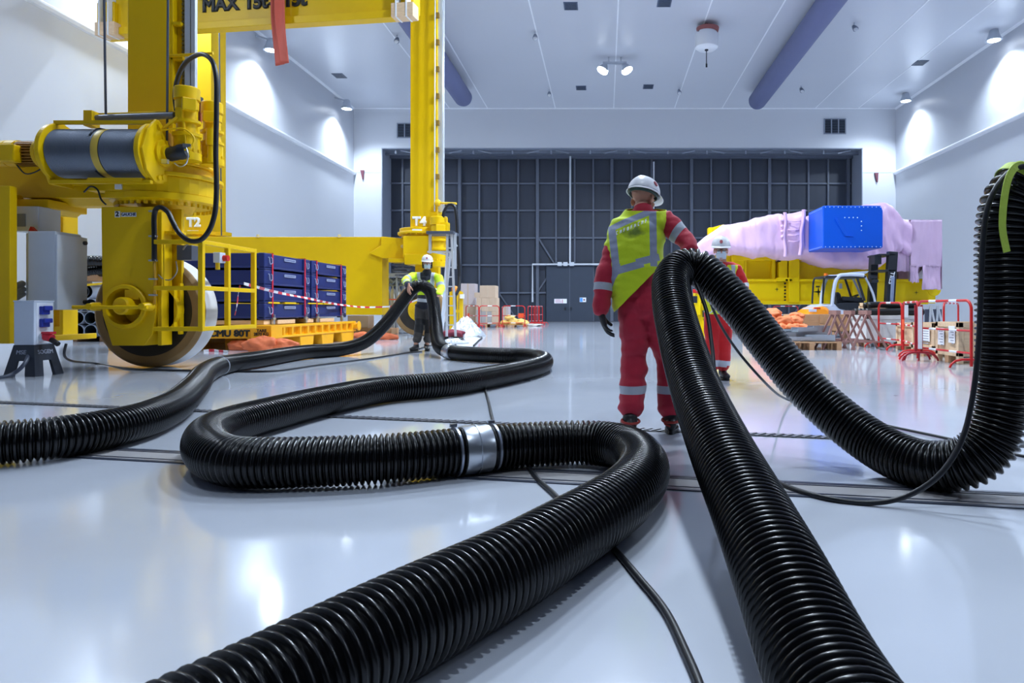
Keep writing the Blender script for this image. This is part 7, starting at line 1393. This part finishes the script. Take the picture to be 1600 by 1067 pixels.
sp_ = thing('wooden_pallet', 'wooden pallet stack under the heap of orange slings', 'pallet', (4.1, 16.3, 0), 0, 'wooden pallets'); t = MB(); t.box((3.4, 15.75, 0.26), (4.85, 16.85, 0.30)); t.box((3.4, 15.75, 0.12), (4.85, 16.85, 0.15)); obj('deck_board', t, WOOD2, sp_); t = MB()
for x in (3.4, 4.05, 4.73): t.box((x, 15.75, 0), (x+0.12, 16.85, 0.12)); t.box((x, 15.75, 0.15), (x+0.12, 16.85, 0.26))
obj('bearer', t, WOOD2, sp_)
ORG2 = mat('orange_sling_cloth', rgb(232, 130, 78), 0.65, var=0.2, vscale=7, bump=0.3, bscale=12)
for k, (x, y, z, sx, sy, sz, wh) in enumerate(((3.72, 16.1, 0.30, 0.30, 0.22, 0.16, 'bottom left'), (4.15, 16.0, 0.30, 0.30, 0.22, 0.15, 'bottom centre'), (4.55, 16.05, 0.30, 0.26, 0.22, 0.15, 'bottom right'), (3.95, 16.45, 0.30, 0.34, 0.24, 0.22, 'bottom rear'), (3.82, 16.12, 0.52, 0.26, 0.2, 0.13, 'upper left'), (4.2, 16.1, 0.50, 0.28, 0.2, 0.13, 'upper centre'), (4.5, 16.2, 0.5, 0.24, 0.2, 0.12, 'upper right'), (4.0, 16.3, 0.68, 0.3, 0.2, 0.12, 'topmost'), (3.6, 15.9, 0.30, 0.2, 0.16, 0.12, 'front left edge'), (4.35, 15.85, 0.30, 0.2, 0.16, 0.14, 'front right'), (4.62, 16.4, 0.62, 0.22, 0.16, 0.1, 'top right'), (3.62, 16.3, 0.60, 0.22, 0.18, 0.12, 'top left'))):
    cloth_lump('sling_bundle', (x, y, z), (sx, sy, sz), k*0.7, ORG2, 'orange sling bundle in the heap beside the long wooden box, '+wh, 'sling', 'orange sling bundles in the heap', 60+k)
# barriers and posts on the right
barrier('red and white barrier closest to the hanging hose, orange end post', (5.33, 11.62), (5.37, 10.0)); barrier('red and white barrier with an orange plate behind the doubled posts', (6.12, 14.0), (5.62, 12.25), 0.05); barrier('red and white barrier between the trestles and the orange plate', (6.12, 15.25), (6.16, 14.15)); barrier('red and white barrier slanting back behind the wooden crates', (7.35, 14.8), (8.7, 16.8))
barrier('far red and white barrier with a white notice before the right of the hangar door', gx(1208, 36), gx(1247, 36))
dp = thing('barrier_post_pair', 'doubled red barrier posts with a white board on one arched foot', 'barrier', (5.27, 11.4, 0)); d = 11.4; t = MB()
for px in (1431, 1440): x = W(px, 0, d).x; t.tube([(x, d, 0.14), (x, d, 0.94)], 0.022, 10)
obj('post', t, mat('dark_red_paint', rgb(160, 26, 40), 0.4), dp, smooth=40)
t = MB(); a, b = W(1433.5, 545, d), W(1438, 479, d); t.box((a.x, d-0.03, a.z), (b.x+0.02, d-0.015, b.z)); obj('white_board', t, PAPER, dp)
t = MB(); x = W(1436, 0, d).x
for s, e in ((0.30, -0.05), (0.22, 0.06)): t.tube(catmull([(x-s, d+e, 0.01), (x-s*0.85, d+e, 0.09), (x-s*0.55, d+e, 0.14), (x, d+e, 0.15), (x+s*0.55, d+e, 0.14), (x+s*0.85, d+e, 0.09), (x+s, d+e, 0.01)], 0.03), 0.018, 8)
t.tube([(x, d, 0.01), (x, d, 0.15)], 0.016, 8); obj('arched_foot', t, mat('dark_red_paint', (0, 0, 0, 1)), dp, smooth=60)
t = MB(); t.lathe((6.75, 11.6, 0), (6.75, 11.6, 0.86), [(0, 0.12), (0.85, 0.12), (0.92, 0.06), (1, 0.06)], 20); tag(obj('white_canister', t, WHT, smooth=40), 'white canister behind the nearest wooden crate by the hanging hose', 'canister')
for k, px in enumerate((1459, 1470)):
    dd = 17.5+k*0.4; r = thing('paint_easel', ('folding white-grey stand behind the barriers, left one', 'folding white-grey stand behind the barriers, right one')[k], 'stand', (W(px, 0, dd).x, dd, 0), 0, 'folding stands by the right wall'); t = MB(); x = W(px, 0, dd).x
    t.bar((x-0.12, dd, 0), (x, dd+0.15, 0.95), 0.04); t.bar((x+0.14, dd, 0), (x, dd+0.15, 0.95), 0.04); obj('leg', t, ALU, r); t = MB(); t.box((x-0.13, dd+0.2, 0.4), (x+0.13, dd+0.22, 0.86)); t.bar((x, dd+0.5, 0), (x, dd+0.16, 0.95), 0.04); obj('board', t, mat('slate_board', rgb(80, 84, 100), 0.5), r)
